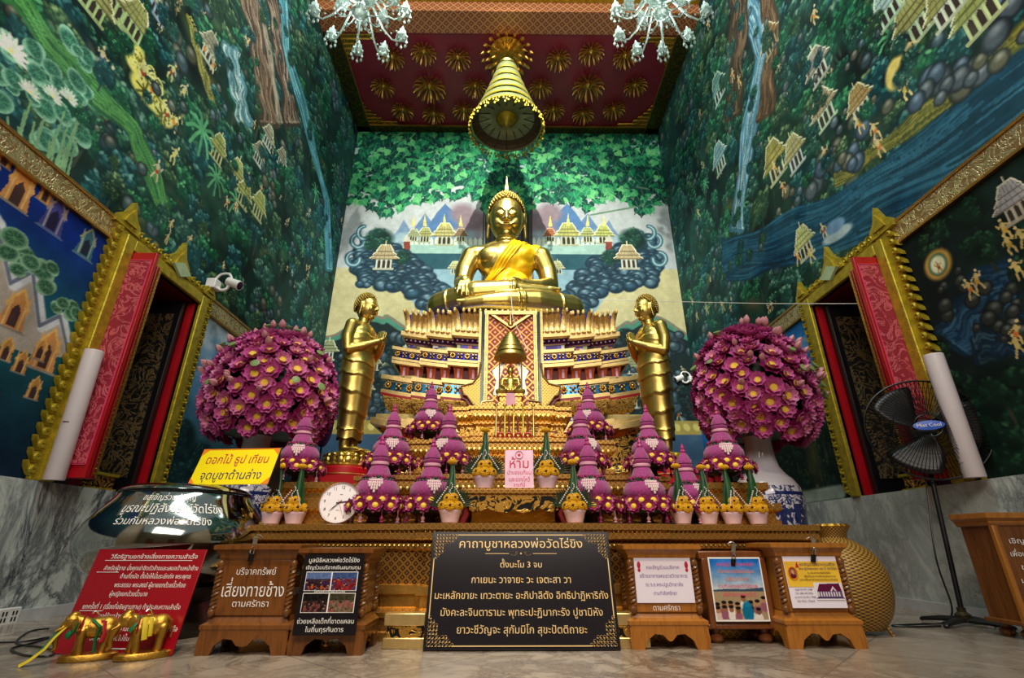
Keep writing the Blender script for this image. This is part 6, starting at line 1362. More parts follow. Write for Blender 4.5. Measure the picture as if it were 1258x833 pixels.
def kids(cv, w, h):
    z = (cv.V / h + .5)[..., None]; cv.c[:] = A((196, 206, 214)) + (A((30, 110, 200)) - A((196, 206, 214))) * np.clip((z - .5) / .45, 0, 1); cv.c += (fbm(cv.U * 14, cv.V * 20, 3)[..., None] - .5) * 70
    m = cv.V < -.02 * h; cv.c[m] = A((166, 144, 110)); cv.poly([(-w / 2, -.02 * h), (-w * .2, .0), (w * .1, -.01 * h), (w / 2, .02 * h), (w / 2, -.05 * h), (-w / 2, -.05 * h)], (60, 80, 100))
    for k in range(15):
        x = -w * .46 + w * .92 * (k % 8) / 7; zz = -h * (.27 if k < 8 else .36) + rnd.uniform(-.03, .03) * h + (.1 * h if k in (4, 7) else 0); s = h * .052
        cv.blob(x, zz - s * 2, s * 1.5, s * 1.9, rnd.choice([(220, 190, 180), (120, 60, 60), (200, 160, 120), (230, 220, 214), (150, 90, 110)])); cv.blob(x, zz, s * .95, s * 1.15, rnd.choice([(150, 100, 70), (180, 130, 96), (120, 80, 60)])); cv.blob(x, zz + s * .75, s, s * .6, (30, 22, 22))
    cv.blob(w * .12, -h * .38, w * .12, h * .2, (10, 110, 150)); cv.blob(w * .13, -h * .26, w * .055, h * .05, (20, 130, 170))
    cv.c[cv.V < -h * .495] = A((240, 240, 240))
painted(po, 'printed_picture', bw * .78, .365, (0, -.004, 0), kids, 130)
for nm, mt, L in (('red_lettering', ink_pink, (('ขอเชิญร่วมบริจาคทรัพย์', .138, .68), ('ร่วมกับหลวงพ่อวัดไร่ขิงและ', .004, .72), ('บริษัทสยามพาราไดซ์', -.045, .6))), ('orange_lettering', ink_orange, (('สร้างอาคารเรียนโรงเรียน', .094, .66), ('ในถิ่นทุรกันดาร', .048, .42)))):
    mb = MB(); [text(mb, s_, 0, z_, .032, bold=.025, y=-.006, fit=bw * .78 * f_ * 1.1) for s_, z_, f_ in L]; mb.build(nm, mt, po, smooth=0)
padlock(t, .0, fy - .03, zt + .03)
x, y, w = front_box(971, 1068, 798)
t, fy, zb, zt, bw = donation_box('donation_box', 'golden brown donation box with yellow and white poster and padlock', x, y + .19, w, .37, .61, wood_light)
po = panel(t, 'poster', bw * .84, .3, zb + .175, fy - .016, -.05, paper)
MB().box((0, 0, .045), (bw * .83, .002, .15)).build('yellow_field', pm('poster_yellow', (232, 186, 50), .5), po, (0, -.004, 0), smooth=0)
def hall(cv, w, h):
    cv.c[:] = A((232, 226, 232)); cv.poly([(-w * .42, 0), (w * .45, -.02 * h), (w * .4, h * .46), (-w * .3, h * .42)], (96, 20, 60)); cv.poly([(0, -h * .1), (w * .3, -h * .1), (w * .16, h * .3)], (220, 210, 220)); cv.poly([(w * .06, -h * .1), (w * .25, -h * .1), (w * .16, h * .16)], (110, 50, 80))
    cv.poly([(-w * .42, -h * .32), (w * .45, -h * .34), (w * .45, 0), (-w * .42, .0)], (110, 80, 120))
    for k in range(9): cv.poly([(-w * .4 + k * .09 * w, -h * .3), (-w * .36 + k * .09 * w, -h * .3), (-w * .36 + k * .09 * w, -.04 * h), (-w * .4 + k * .09 * w, -.04 * h)], (220, 214, 226))
    cv.poly([(-w * .5, -h * .42), (w * .5, -h * .42), (w * .45, -h * .32), (-w * .42, -h * .32)], (80, 60, 100))
painted(po, 'printed_hall', bw * .44, .1, (bw * .19, -.0065, -.055), hall, 90)
def monk(cv, w, h):
    cv.c[:] = A((150, 90, 60)); cv.blob(0, -h * .35, w * .42, h * .4, (96, 30, 30)); cv.blob(0, h * .12, w * .2, h * .2, (206, 156, 120)); cv.blob(w * .1, -.05 * h, w * .1, h * .08, (206, 156, 120))
painted(po, 'oval_portrait', .05, .062, (-bw * .31, -.0065, .05), monk, 40)
mb = MB(); mb.tube([(-bw * .31 + .03 * math.cos(a), -.007, .05 + .037 * math.sin(a)) for a in np.linspace(0, 2 * PI, 24, endpoint=False)], .003, 5, closed=True); mb.build('portrait_ring', ink_orange, po)
mb = MB(); text(mb, 'ขอเชิญร่วมสมทบทุนสร้าง', bw * .1, .094, .024, bold=.02, y=-.0068, fit=bw * .56); text(mb, 'พระผู้มีพระคุณ ๙๙ ปี วัดไร่ขิง', bw * .1, .07, .02, y=-.0068, fit=bw * .6); mb.build('blue_lettering', ink_blue, po, smooth=0)
mb = MB()
for k, (s_, f_, dx) in enumerate((('ณ อุโบสถหลวงพ่อวัดไร่ขิง', .36, .1), ('เพื่อเป็นทุนการศึกษาสงเคราะห์', .5, .1), ('และเพื่อสาธารณประโยชน์ต่อไป', .6, .07))): text(mb, s_, bw * dx, .046 - .02 * k, .017, bold=.01, y=-.0068, fit=bw * f_)
for k, f_ in enumerate((.3, .3, .36, .3)): text(mb, ('บัญชี 02-907-2588', 'โทร. 089-449-9003', 'ธนาคาร 02-901-7988', '02-901-7564')[k], -bw * .2, -.05 - .022 * k, .015, bold=.01, y=-.0068, fit=bw * f_ * .9)
mb.build('black_lettering', ink_black, po, smooth=0); mb = MB(); mb.prism([(-.012, -.015), (.012, -.015), (0, .018)], -.008, -.006, M=Matrix.Translation((-bw * .22, 0, .1))); mb.build('red_emblem', ink_red, po); padlock(t, .03, fy - .03, zt + .05)
# box cut by the right edge of the frame
p = P(1206, 629, 1, 3.74); t, fy, zb, zt, bw = donation_box('donation_box', 'tall dark donation box cut off by the right edge of the picture', p.x + .34, 3.90, .62, .3, p.z, wood, 0, True)
MB().sweep([(-.3, .14), (-.3, -.14), (.3, -.14), (.3, .14)], [(.0, zt), (.01, zt + .02), (.01, zt + .03), (.035, zt + .05), (.035, zt + .085), (-.02, zt + .09)], bottom=True).build('cornice', wood_light, t, smooth=25)
mb = MB(); mb.box((-.29, -.15, zt / 2), (.035, .035, zt)); mb.box((.29, -.15, zt / 2), (.035, .035, zt)); mb.build('corner_post', wood_light, t, bevel=.005)
mb = MB()
for k, s_ in enumerate(('เชิญร่วมบริจาค', 'เพื่อบูรณะพระอุโบสถ', 'ของวัดไร่ขิง', 'มหาวิทยาลัยสงฆ์', 'ตามศรัทธา')): text(mb, s_, .0, zt - .12 - .085 * k, .048, bold=.02, y=fy - .004, fit=bw * (.72, .8, .64, .76, .58)[k])
mb.build('lettering', ink_white, t, smooth=0)
# ---------------------------------------------------------------- the black prayer board
a, b = P(519, 801, 2, 0), P(763, 800, 2, 0); w = b.x - a.x; yb_ = (a.y + b.y) / 2; hh = .69; lean = math.atan2(.155, .675)
bd = thing('prayer_board', 'large black board with gold Thai prayer lettering leaning against the altar', 'sign', ((a.x + b.x) / 2, yb_ - .0, .006), 0, None, (-lean, 0, 0))
t = NT('black_gloss_board'); black_gloss = t.set(color=t.ramp(t.noise(t.co(), 2, 2), [(0, (.010, .009, .012)), (1, (.018, .015, .02))]), rough=.16, spec=.6)
MB().box((0, .012, hh / 2), (w, .024, hh)).build('board', black_gloss, bd, bevel=.003)
mb = MB()
for s, al, x0 in ((-1, 'L', 0),): pass
for sx in (-1, 1):
    mb.box((sx * (w / 2 - .022), -.0015, hh / 2), (.006, .003, hh - .34))
mb.box((0, -.0015, .022), (w - .34, .003, .006)); mb.box((0, -.0015, hh - .022), (w - .34, .003, .005))
mb.build('gold_border_line', ink_gold, bd, smooth=0)
for sx in (-1, 1):
    for sz in (-1, 1):
        mb = MB(); cx, cz = sx * (w / 2 - .02), (hh - .02 if sz > 0 else .02)
        for k in range(9):
            for j in range(9 - k):
                if k + j < 8 and (k < 3 or j < 3):
                    px, pz = cx - sx * (.008 + k * .021), cz - sz * (.008 + j * .021); ph = rnd.uniform(0, 6)
                    mb.tube([(px + .0085 * math.cos(q + ph), -.002, pz + .0085 * math.sin(q + ph)) for q in np.linspace(0, 4.6, 9)], .0028, 4, flat=.4); mb.ball((px - sx * .006, -.002, pz + sz * .006), (.0042, .0012, .0042), 5, 3)
        mb.build('corner_scroll', ink_gold, bd)
for s_, z_, sz_, f_ in (('คาถาบูชาหลวงพ่อวัดไร่ขิง', .598, .075, .70), ('ตั้งนะโม 3 จบ', .475, .052, .235), ('กาเยนะ วาจายะ วะ เจตะสา วา', .382, .06, .545), ('มะเหลักขายะ เทวะตายะ อะภิปาลิตัง อิทธิปาฏิหาริกัง', .29, .06, .93), ('มังคะละจินตารามะ พุทธะปะฏิมากะรัง ปูชามิหัง', .195, .06, .855), ('ยาวะชีวัญจะ สุกัมมิโก สุขะปัตติถายะ', .1, .06, .675)):
    mb = MB(); text(mb, s_, 0, z_ - .012, sz_, bold=.024, y=-.002, fit=w * f_); mb.build('lettering', ink_gold, bd, smooth=0)
mb = MB()
mb.box((-.16, -.0015, .549), (.16, .003, .003)); mb.box((.16, -.0015, .549), (.16, .003, .003))
for s in (-1, 1): mb.tube([(s * (.02 + .012 * q + .012 * math.cos(q * 2)), -.002, .549 + .012 * math.sin(q * 2)) for q in np.linspace(0, 3, 14)], .003, 4, flat=.4)
mb.ball((0, -.002, .549), (.006, .0015, .006), 6, 4); mb.build('divider_flourish', ink_gold, bd, smooth=0)
for s, lab in ((-1, 'small gilded plinth block left of the black prayer board'), (1, 'small gilded plinth block right of the black prayer board')):
    p = P(503 if s < 0 else 766, 793, 2, 0); q = thing('plinth_block', lab, 'block', (p.x + s * .06 - .04 * s, 3.6, 0)); mb = MB(); mb.box((0, 0, .03), (.26, .1, .06)); mb.box((0, 0, .09), (.22, .08, .07), 1); mb.box((0, 0, .16), (.26, .1, .07)); mb.build('block', [ivory_gold, gold_openwork], q, bevel=.006)
# ---------------------------------------------------------------- red board, bowl and yellow sign on the left
a, b = P(62, 805, 2, 0), P(212, 806, 2, 0); rb = thing('instruction_board', 'red board with white Thai instructions leaning behind the gold elephants', 'sign', ((a.x + b.x) / 2, (a.y + b.y) / 2, .004), math.atan2(b.y - a.y, b.x - a.x), None); w = (b - a).length; hh = .575
rb.rotation_euler = (-.2, 0, rb.rotation_euler.z - .03)
MB().box((0, .005, hh / 2), (w, .01, hh)).build('board', red_board, rb, bevel=.002)
mb = MB(); lines = (('วิธีอธิฐานยกช้างเสี่ยงทายความสำเร็จ', .06, .52, .80, 'R'), ('สำหรับผู้ชาย นั่งคุกเข่าชิดตัวช้างและเสมอด้านหน้าช้าง', .02, .452, .86, 'R'), ('ด้านที่ถนัด ตั้งใจให้มั่นระลึกถึง พระพุทธ', .06, .405, .64, 'R'), ('พระธรรม พระสงฆ์ ผู้ชายยกด้วยนิ้วก้อย', .08, .355, .64, 'R'), ('ผู้หญิงยกด้วยนิ้วนาง', .39, .305, .34, 'R'), ('ยกครั้งที่ 1 (เรื่องที่อธิษฐานถาม) ถ้าประสบความสำเร็จ', .06, .235, .86, 'R'), ('ขอให้ยกช้างนี้ขึ้น', .46, .185, .28, 'R'), ('ยกครั้งที่ 2 (เรื่องที่อธิษฐานถาม) ถ้าประสบความสำเร็จ', .02, .12, .88, 'R'), ('ขอให้ยกช้างนี้ไม่ขึ้น', .4, .07, .34, 'R'))
for s_, m_, z_, f_, al_ in lines: q_ = MB(); text(q_, s_, w / 2 - w * m_, z_, .036, bold=.02, y=-.002, align='R', fit=w * f_); q_.build('lettering', ink_white, rb, smooth=0)
mb.box((.0, -.0015, .509), (w * .8, .003, .003)); mb.box((-w * .33, -.0015, .44), (w * .2, .003, .003)); mb.box((-w * .33, -.0015, .224), (w * .2, .003, .003)); mb.box((.02, -.0015, .03), (w * .3, .003, .006)); mb.build('underline', ink_white, rb, smooth=0)
p = P(226, 606, 1, 3.95); BX, BY = P(222, 660, 1, 4.15).x - .02, 4.15
bo = thing('alms_bowl', 'huge mirror-polished steel alms bowl standing left of the altar', 'bowl', (BX, BY, 0))
BPROF = [(.30, .3), (.42, .35), (.55, .44), (.62, .54), (.635, .63), (.605, .73), (.54, .83), (.475, .915), (.45, .955)]
def smooth_prof(pr, n=4):
    out = []
    for i in range(len(pr) - 1):
        p0, p1, p2, p3 = pr[max(i - 1, 0)], pr[i], pr[i + 1], pr[min(i + 2, len(pr) - 1)]
        for k in range(n):
            t = k / n; out.append(tuple(.5 * (2 * p1[j] + (p2[j] - p0[j]) * t + (2 * p0[j] - 5 * p1[j] + 4 * p2[j] - p3[j]) * t * t + (3 * p1[j] - p0[j] - 3 * p2[j] + p3[j]) * t ** 3) for j in (0, 1)))
    return out + [pr[-1]]
SP = smooth_prof(BPROF); MB().lathe(SP, 72).build('body', steel, bo, smooth=60)
MB().lathe([(.452, .958), (.459, .96), (.459, .967), (.452, .97)], 72, cap=False).build('rim', black_metal, bo)
MB().lathe([(.455, .975), (.44, .995), (.36, 1.02), (.2, 1.03), (0, 1.035)], 72).build('lid', steel, bo, smooth=60)
MB().lathe([(.42, 0), (.44, .04), (.36, .1), (.3, .2), (.36, .28), (.38, .31), (.3, .34)], 40).build('stand', pm('dark_bowl_stand', (30, 22, 18), .35), bo)
mb = MB(); text(mb, 'ขอเชิญร่วมทำบุญ', -.02, .245, .075, bold=.015, fit=.38, slant=.0); text(mb, 'บูรณะปฏิสังขรณ์วัดไร่ขิง', .03, .14, .10, bold=.015, fit=.66); text(mb, 'ร่วมกับหลวงพ่อวัดไร่ขิง', .0, .045, .075, bold=.015, fit=.56)
prof_s = [(0.0, SP[0])]; k0 = min(range(len(SP)), key=lambda i: abs(SP[i][1] - .67)); acc = 0; tab = []
for i in range(k0, len(SP)):
    if i > k0: acc += math.hypot(SP[i][0] - SP[i - 1][0], SP[i][1] - SP[i - 1][1])
    tab.append((acc, SP[i][0], SP[i][1]))
def wrap(pv):
    s_ = max(0, min(pv[2], tab[-1][0] - 1e-6)); i = max(j for j in range(len(tab) - 1) if tab[j][0] <= s_); t_ = (s_ - tab[i][0]) / (tab[i + 1][0] - tab[i][0]); r = tab[i][1] + (tab[i + 1][1] - tab[i][1]) * t_ + .004; z = tab[i][2] + (tab[i + 1][2] - tab[i][2]) * t_; a = -PI / 2 + .36 + pv[0] / .56; return (r * math.cos(a), r * math.sin(a), z + .002)
mb.v = [wrap(q) for q in mb.v]; mb.build('lettering', ink_white, bo, smooth=0)
a, b = P(205, 596, 1, 3.86), P(318, 601, 1, 3.86); w = .66; ys = thing('offering_sign', 'yellow sign with red and navy Thai lettering standing on the steel bowl', 'sign', ((a.x + b.x) / 2 + .02, BY - .14, 1.03), R(-6)); ys.rotation_euler = (-.32, 0, R(-6)); hh = .31
MB().box((0, .004, hh / 2), (w, .008, hh)).build('board', yellow_board, ys, bevel=.002)
mb = MB(); text(mb, 'ดอกไม้ ธูป เทียน', 0, .18, .1, bold=.034, y=-.002, fit=w * .82); mb.build('red_lettering', ink_red, ys, smooth=0); mb = MB(); text(mb, 'จุดบูชาด้านล่าง', 0, .045, .1, bold=.034, y=-.002, fit=w * .78); mb.build('navy_lettering', ink_blue, ys, smooth=0)
mb = MB()
for sx in (-1, 1):
    for sz in (-1, 1): q = (sx * w / 2, hh / 2 + sz * hh / 2); mb.prism([q, (q[0] - sx * .06, q[1]), (q[0], q[1] - sz * .06)][::sx * sz], -.0022, -.0008)
mb.box((0, -.0015, hh - .004), (w, .003, .006)); mb.build('orange_trim', ink_orange, ys, smooth=0)
mb = MB(); mb.prism([(0, 0), (.2, 0), (0, hh * .98)], -.006, .006, M=Matrix.Translation((w / 2 - .006, .008, 0)) @ Matrix.Rotation(PI / 2, 4, 'Z')); mb.prism([(0, 0), (.2, 0), (0, hh * .98)], -.006, .006, M=Matrix.Translation((-w / 2 + .012, .008, 0)) @ Matrix.Rotation(PI / 2, 4, 'Z')); mb.build('easel_back', black, ys)
# ---------------------------------------------------------------- gilded elephants
green_rib = pm('green_ribbon', (10, 110, 60), .5); yellow_rib = pm('yellow_ribbon', (214, 186, 40), .5); red_rib = pm('red_ribbon', (170, 20, 34), .5)
def elephant(x, y, rz, s, label):
    t = thing('elephant_figure', label, 'elephant', (x, y, .0), rz, 'gilded elephant figures', ); t.scale = (s, s, s)
    mb = MB(); z0 = .045                      # the animal faces -x
    ell(mb, (0, 0, z0 + .165), (.115, .068, .072)); ell(mb, (.06, 0, z0 + .165), (.075, .068, .075)); ell(mb, (-.07, 0, z0 + .17), (.06, .06, .068))
    for lx, ly, sh in ((-.075, .038, -.012), (-.075, -.038, .015), (.08, .04, .012), (.08, -.04, -.01)): chain(mb, [(lx, ly, z0 + .15), (lx + sh * .5, ly, z0 + .07), (lx + sh, ly, z0 + .012)], [.038, .027, .026])
    cap(mb, (-.09, 0, z0 + .2), (-.15, 0, z0 + .215), .048, .048); ell(mb, (-.155, 0, z0 + .22), (.05, .046, .055)); ell(mb, (-.15, 0, z0 + .262), (.03, .034, .02))
    chain(mb, [(-.185, 0, z0 + .2), (-.215, 0, z0 + .15), (-.222, 0, z0 + .09), (-.21, 0, z0 + .05), (-.228, 0, z0 + .035)], [.03, .023, .017, .013, .01])
    for s_ in (-1, 1): cap(mb, (-.19, s_ * .022, z0 + .185), (-.235, s_ * .035, z0 + .16), .01, .005); ell(mb, (-.12, s_ * .06, z0 + .2), (.03, .009, .05), ((0, 0, 1), s_ * .5)); ell(mb, (-.184, s_ * .034, z0 + .232), (.008, .006, .008))
    chain(mb, [(.13, 0, z0 + .19), (.148, 0, z0 + .13), (.146, 0, z0 + .08)], [.011, .008, .009])
    fuse('body', mb, gold_dark, t, .0048, 2)
    mb = MB(); mb.lathe([(.17, 0), (.18, .006), (.178, .035), (.165, .045), (0, .045)], 36, sy=.5); mb.build('base', gold_dark, t)
    mb = MB(); mb.tube([(.0, .0, z0 + .235), (-.02, 0, z0 + .27), (-.035, 0, z0 + .275), (-.05, 0, z0 + .26)], .006, 6); mb.build('lifting_ring', chrome, t)
    return t
def ribbon(t, pts, wd, m, nm='ribbon'):
    mb = MB(); mb.tube(pts, wd * 1.35, 8, flat=.35); return mb.build(nm, m, t)
e1 = P(104, 812, 2, 0); e2 = P(172, 810, 2, 0)
t = elephant(e1.x + .0, e1.y + .02, R(30), .76, 'gilded elephant on the left, its trunk hung with green and yellow ribbons')
ribbon(t, [(-.085 , .07 * math.cos(a), .22 + .068 * math.sin(a)) for a in np.linspace(0, 2 * PI, 20)], .014, red_rib); ribbon(t, [(-.11, -.055, .25), (-.12, -.07, .2), (-.14, -.055, .17), (-.16, -.02, .19)], .02, green_rib); ribbon(t, [(-.19, 0, .24), (-.23, -.01, .19), (-.26, -.02, .12), (-.31, -.03, .055), (-.36, -.03, .012)], .018, green_rib); ribbon(t, [(-.18, -.01, .23), (-.225, -.035, .17), (-.26, -.05, .1), (-.32, -.06, .04), (-.37, -.06, .008)], .016, yellow_rib); ribbon(t, [(-.03, -.06, .27), (.03, -.076, .22), (.02, -.08, .14), (.03, -.085, .06)], .015, green_rib); ribbon(t, [(-.02, .03, .28), (.05, -.06, .25), (.07, -.075, .18), (.06, -.08, .12)], .014, red_rib)
t = elephant(e2.x + .0, e2.y + .02, R(40), .78, 'gilded elephant on the right, turned forward with a red and yellow garland')
ribbon(t, [(-.085, .072 * math.cos(a), .22 + .07 * math.sin(a)) for a in np.linspace(0, 2 * PI, 20)], .013, red_rib); ribbon(t, [(-.05, .05, .27), (-.045, -.05, .265), (-.04, -.075, .2), (-.03, -.08, .13)], .014, yellow_rib); ribbon(t, [(-.06, .05, .275), (-.09, -.045, .28), (-.11, -.07, .23), (-.13, -.06, .19)], .014, green_rib); ribbon(t, [(-.02, .04, .28), (-.01, -.06, .26), (-.005, -.078, .2), (.0, -.08, .15)], .01, yellow_rib)
# ---------------------------------------------------------------- clock
p = P(416, 640, 1, 4.05); ck = thing('wall_clock', 'round white wall clock leaning on the altar beside the front flower tower', 'clock', (P(416, 613, 1, 4.06).x, 4.04, .742), R(0)); ck.rotation_euler = (-.14, R(5), 0); RC = .158
mb = MB(); Mx = Matrix.Translation((0, 0, RC)) @ Matrix.Rotation(PI / 2, 4, 'X'); mb.lathe([(.0, -.02), (RC * .98, -.02), (RC, -.01), (RC, .018), (RC * .985, .026), (RC * .95, .022), (RC * .94, .012)], 56, M=Mx, cap=False); mb.build('case', pm('rose_chrome_rim', (206, 184, 180), .25, .7), ck, smooth=60)
mb = MB(); mb.lathe([(RC * .95, .010), (RC * .95, .0125), (0, .0125)], 56, M=Mx); mb.build('dial', pm('dial_white', (240, 232, 238), .5, 0, .01), ck)
mb = MB()
for i in range(1, 13): a = PI / 2 - i * PI / 6; text(mb, str(i), RC * .74 * math.cos(a), RC + RC * .74 * math.sin(a) - .0115, .034, bold=.0, y=-.0142)
for i in range(60): a = i * PI / 30; mb.box((0, 0, 0), (.0012, .001, .005 if i % 5 else .008), M=Matrix.Translation((RC * .89 * math.sin(a), -.0138, RC + RC * .89 * math.cos(a))) @ Matrix.Rotation(a, 4, 'Y'))
mb.box((0, -.0138, RC + .062), (.022, .0008, .003)); mb.box((0, -.0138, RC - .058), (.03, .0008, .002)); mb.build('numerals', ink_black, ck, smooth=0)
for nm, L, wd, ang, m_, y_ in (('hour_hand', .075, .0075, 78, ink_black, -.016), ('minute_hand', .1, .0055, 222, ink_black, -.0185), ('second_hand', .11, .002, 152, ink_red, -.021)):
    a = R(ang); mb = MB(); mb.prism([(-wd / 2, -.025), (wd / 2, -.025), (wd * .6, L * .6), (0, L), (-wd * .6, L * .6)], y_ - .001, y_, M=Matrix.Translation((0, 0, RC)) @ Matrix.Rotation(a, 4, 'Y')); mb.build(nm, m_, ck, smooth=0)
# ---------------------------------------------------------------- creel basket, fan
def weave():
    t = NT('woven_bamboo'); s = t.n('SeparateXYZ', {0: t.co()}).outputs; an = t.math('MULTIPLY', t.math('ARCTAN2', s[1], s[0]), 30.0); z = t.math('MULTIPLY', s[2], 300.0)
    w = t.math('MULTIPLY', t.math('SINE', z), t.math('SINE', an)); f = t.ramp(t.math('ADD', t.math('MULTIPLY', w, .5), .5), [(.1, 0), (.8, 1)]); t.set(color=t.mix(f, lin((62, 40, 12)), lin((178, 134, 56))), rough=.4, metal=.15, normal=t.bump(f, .7, .006)); return t.mat
weave_m = weave(); xb_, yb2 = P(1031, 780, 2, 0).x, P(1031, 780, 2, 0).y + .28; q = P(1022, 652, 1, yb2)
bk = thing('bamboo_basket', 'big woven bamboo creel with narrow neck behind the rightmost poster box', 'basket', (P(1028, 720, 1, 4.15).x + .05, 4.15, 0)); k = q.z / .69 * 1.04
MB().lathe(smooth_prof([(.2, .03), (.27, .12), (.31, .26), (.3, .4), (.24, .51), (.15, .58), (.105, .605), (.1, .62)]), 48).build('body', weave_m, bk, sc=(1, 1, k)); MB().lathe([(.1, .61), (.105, .64), (.125, .67), (.13, .685), (.118, .69), (.1, .67), (.09, .62)], 40).build('neck', weave_m, bk, sc=(1, 1, k))
MB().lathe([(.128, .68), (.136, .69), (.12, .705), (.108, .69)], 40, rib=20, ribamp=.03).build('rim', gold_dark, bk, sc=(1, 1, k))
for i in range(4): a = PI / 4 + i * PI / 2; mb = MB(); mb.tube([(.2 * math.cos(a), .2 * math.sin(a), .08), (.24 * math.cos(a), .24 * math.sin(a), 0)], .014, 6); mb.build('leg', weave_m, bk)
fb = P(1187, 769, 2, 0); hub = P(1131, 528, 1, fb.y); hz = hub.z
fn_ = thing('pedestal_fan', 'black pedestal fan with round wire cage by the right wall', 'fan', (fb.x, fb.y, 0), R(0)); black_p = black
MB().lathe([(.05, .03), (.055, .08), (.03, .1), (.03, .13), (0, .13)], 20).build('base_boss', pm('bronze_collar', (70, 60, 40), .4, .6), fn_)
for k_ in range(4): a = PI / 4 * .6 + k_ * PI / 2; c, s_ = math.cos(a), math.sin(a); mb = MB(); mb.tube([(0, 0, .045), (.16 * c, .16 * s_, .04), (.3 * c, .3 * s_, .022), (.31 * c, .31 * s_, .012)], [.034, .03, .022, .018], 10, flat=.7); mb.build('leg', black, fn_)
MB().tube([(0, 0, .1), (hub.x - fb.x + 0, 0, hz - .03)], .019, 12).build('pole', black, fn_)
FY = R(-26); HD = Matrix.Translation((hub.x - fb.x, -.06, hz)) @ Matrix.Rotation(FY, 4, 'Z') @ Matrix.Rotation(R(-4), 4, 'X'); FR = .455
head = link('fan_head', None, fn_); head.matrix_local = HD
MB().tube([(0, .2, 0), (0, .02, 0)], [.07, .09], 20).build('motor', black, head)
mb = MB()
for sgn_, d in ((-1, .1), (1, .06)):
    for k_ in range(84):
        a = 2 * PI * k_ / 84; c, s_ = math.cos(a), math.sin(a); mb.tube([(.1 * c, sgn_ * d, .1 * s_), (FR * .6 * c, sgn_ * d * .85, FR * .6 * s_), (FR * c, 0, FR * s_)], .0026, 4)
    for rr in (.25, .55, .8): mb.tube([(FR * rr * math.cos(a), sgn_ * d * (1 - .45 * (rr - .25) ** 1.5 - (.1 if rr > .3 else 0)), FR * rr * math.sin(a)) for a in np.linspace(0, 2 * PI, 40, endpoint=False)], .0018, 4, closed=True)
mb.tube([(FR * math.cos(a), 0, FR * math.sin(a)) for a in np.linspace(0, 2 * PI, 64, endpoint=False)], .009, 8, closed=True)
for sgn_ in (-1,): mb.tube([(.1 * math.cos(a), sgn_ * .1, .1 * math.sin(a)) for a in np.linspace(0, 2 * PI, 24, endpoint=False)], .004, 6, closed=True)
mb.build('wire_cage', black_metal, head)
for k_ in range(3):
    def bl_(u, v):
        a = k_ * 2.0944 + .35 + (u - .5) * (1.0 + .25 * math.sin(v * PI)) - v * .35; r = .06 + v * (FR - .1); return (r * math.cos(a), .05 * (u - .5) * -1.4 + .0, r * math.sin(a))
    o = MB().grid(bl_, 8, 8).build('blade', pm('dark_blade_%d' % k_, (17, 16, 18), .4), head, smooth=60); s_ = o.modifiers.new('thick', 'SOLIDIFY'); s_.thickness = .003
mb = MB(); mb.lathe([(0, .0), (.1, .0), (.1, .008), (0, .01)], 32, M=Matrix.Translation((0, -.1, 0)) @ Matrix.Rotation(PI / 2, 4, 'X') @ Matrix.Scale(.42, 4, (0, 1, 0)) @ Matrix.Scale(1.15, 4, (1, 0, 0))); o = mb.build('badge', pm('blue_badge', (20, 80, 190), .3), head, smooth=30); mb = MB(); text(mb, 'Mist Cool', 0, -.014, .045, bold=.02, y=-.113, fit=.18); mb.build('lettering', ink_white, o, smooth=0)
def cable(name, label, pts, r=.006, mat=black, cat='cable'):
    o = MB().tube(pts, r, 6).build(name, mat); return tag(o, label, cat)
def spline(pts, n=8):
    out = []; pts = [Vector(p) for p in pts]
    for i in range(len(pts) - 1):
        p0, p1, p2, p3 = pts[max(i - 1, 0)], pts[i], pts[i + 1], pts[min(i + 2, len(pts) - 1)]
        for k in range(n): t = k / n; out.append(.5 * (2 * p1 + (p2 - p0) * t + (2 * p0 - 5 * p1 + 4 * p2 - p3) * t * t + (3 * p1 - p0 - 3 * p2 + p3) * t ** 3))
    return out + [pts[-1]]
hx, hy = hub.x, fb.y
MB().tube(spline([(hx - fb.x - .02, .04, hz - .06), (hx - fb.x - .06, .06, hz - .5), (-.06, .02, .5), (-.03, .05, .12), (-.1, .1, .01), (-.3, .05, .008), (-.5, .0, .008), (-.62, -.04, .008), (-.5, -.1, .008), (-.25, -.06, .008)]), .007, 6).build('power_cord', black, fn_)
F0 = lambda u, v: P(u, v, 2, .006)
cable('floor_cable', 'black cables looping over the floor left of the red board', spline([F0(-20, 790), F0(30, 788), F0(60, 783), F0(40, 790), F0(14, 797), F0(30, 805), F0(60, 806), F0(66, 800), F0(50, 795), F0(20, 790), F0(36, 776), F0(60, 772)]), .006)
cable('floor_cable', 'black cable on the floor beside the fan base at right', spline([F0(1222, 770), F0(1240, 766), F0(1258, 764), F0(1275, 765)]), .006)
th = P(625, 368, 1, 7.1)
cable('sacred_thread', 'white sacred thread hanging from the large statue hand down the throne', [(.03, 7.02, 4.42), (.06, 6.62, 4.03), (.08, 6.4, 3.6), (.24, 5.2, 2.62)], .004, ink_white, 'thread')
tr = P(1080, 373, 0, W - .05); cable('sacred_thread', 'white thread stretched from the throne to the right window frame', spline([P(735, 368, 1, 7.2), P(850, 371, 1, 6.6), P(950, 373, 1, 5.9), tr]), .004, ink_white, 'thread')
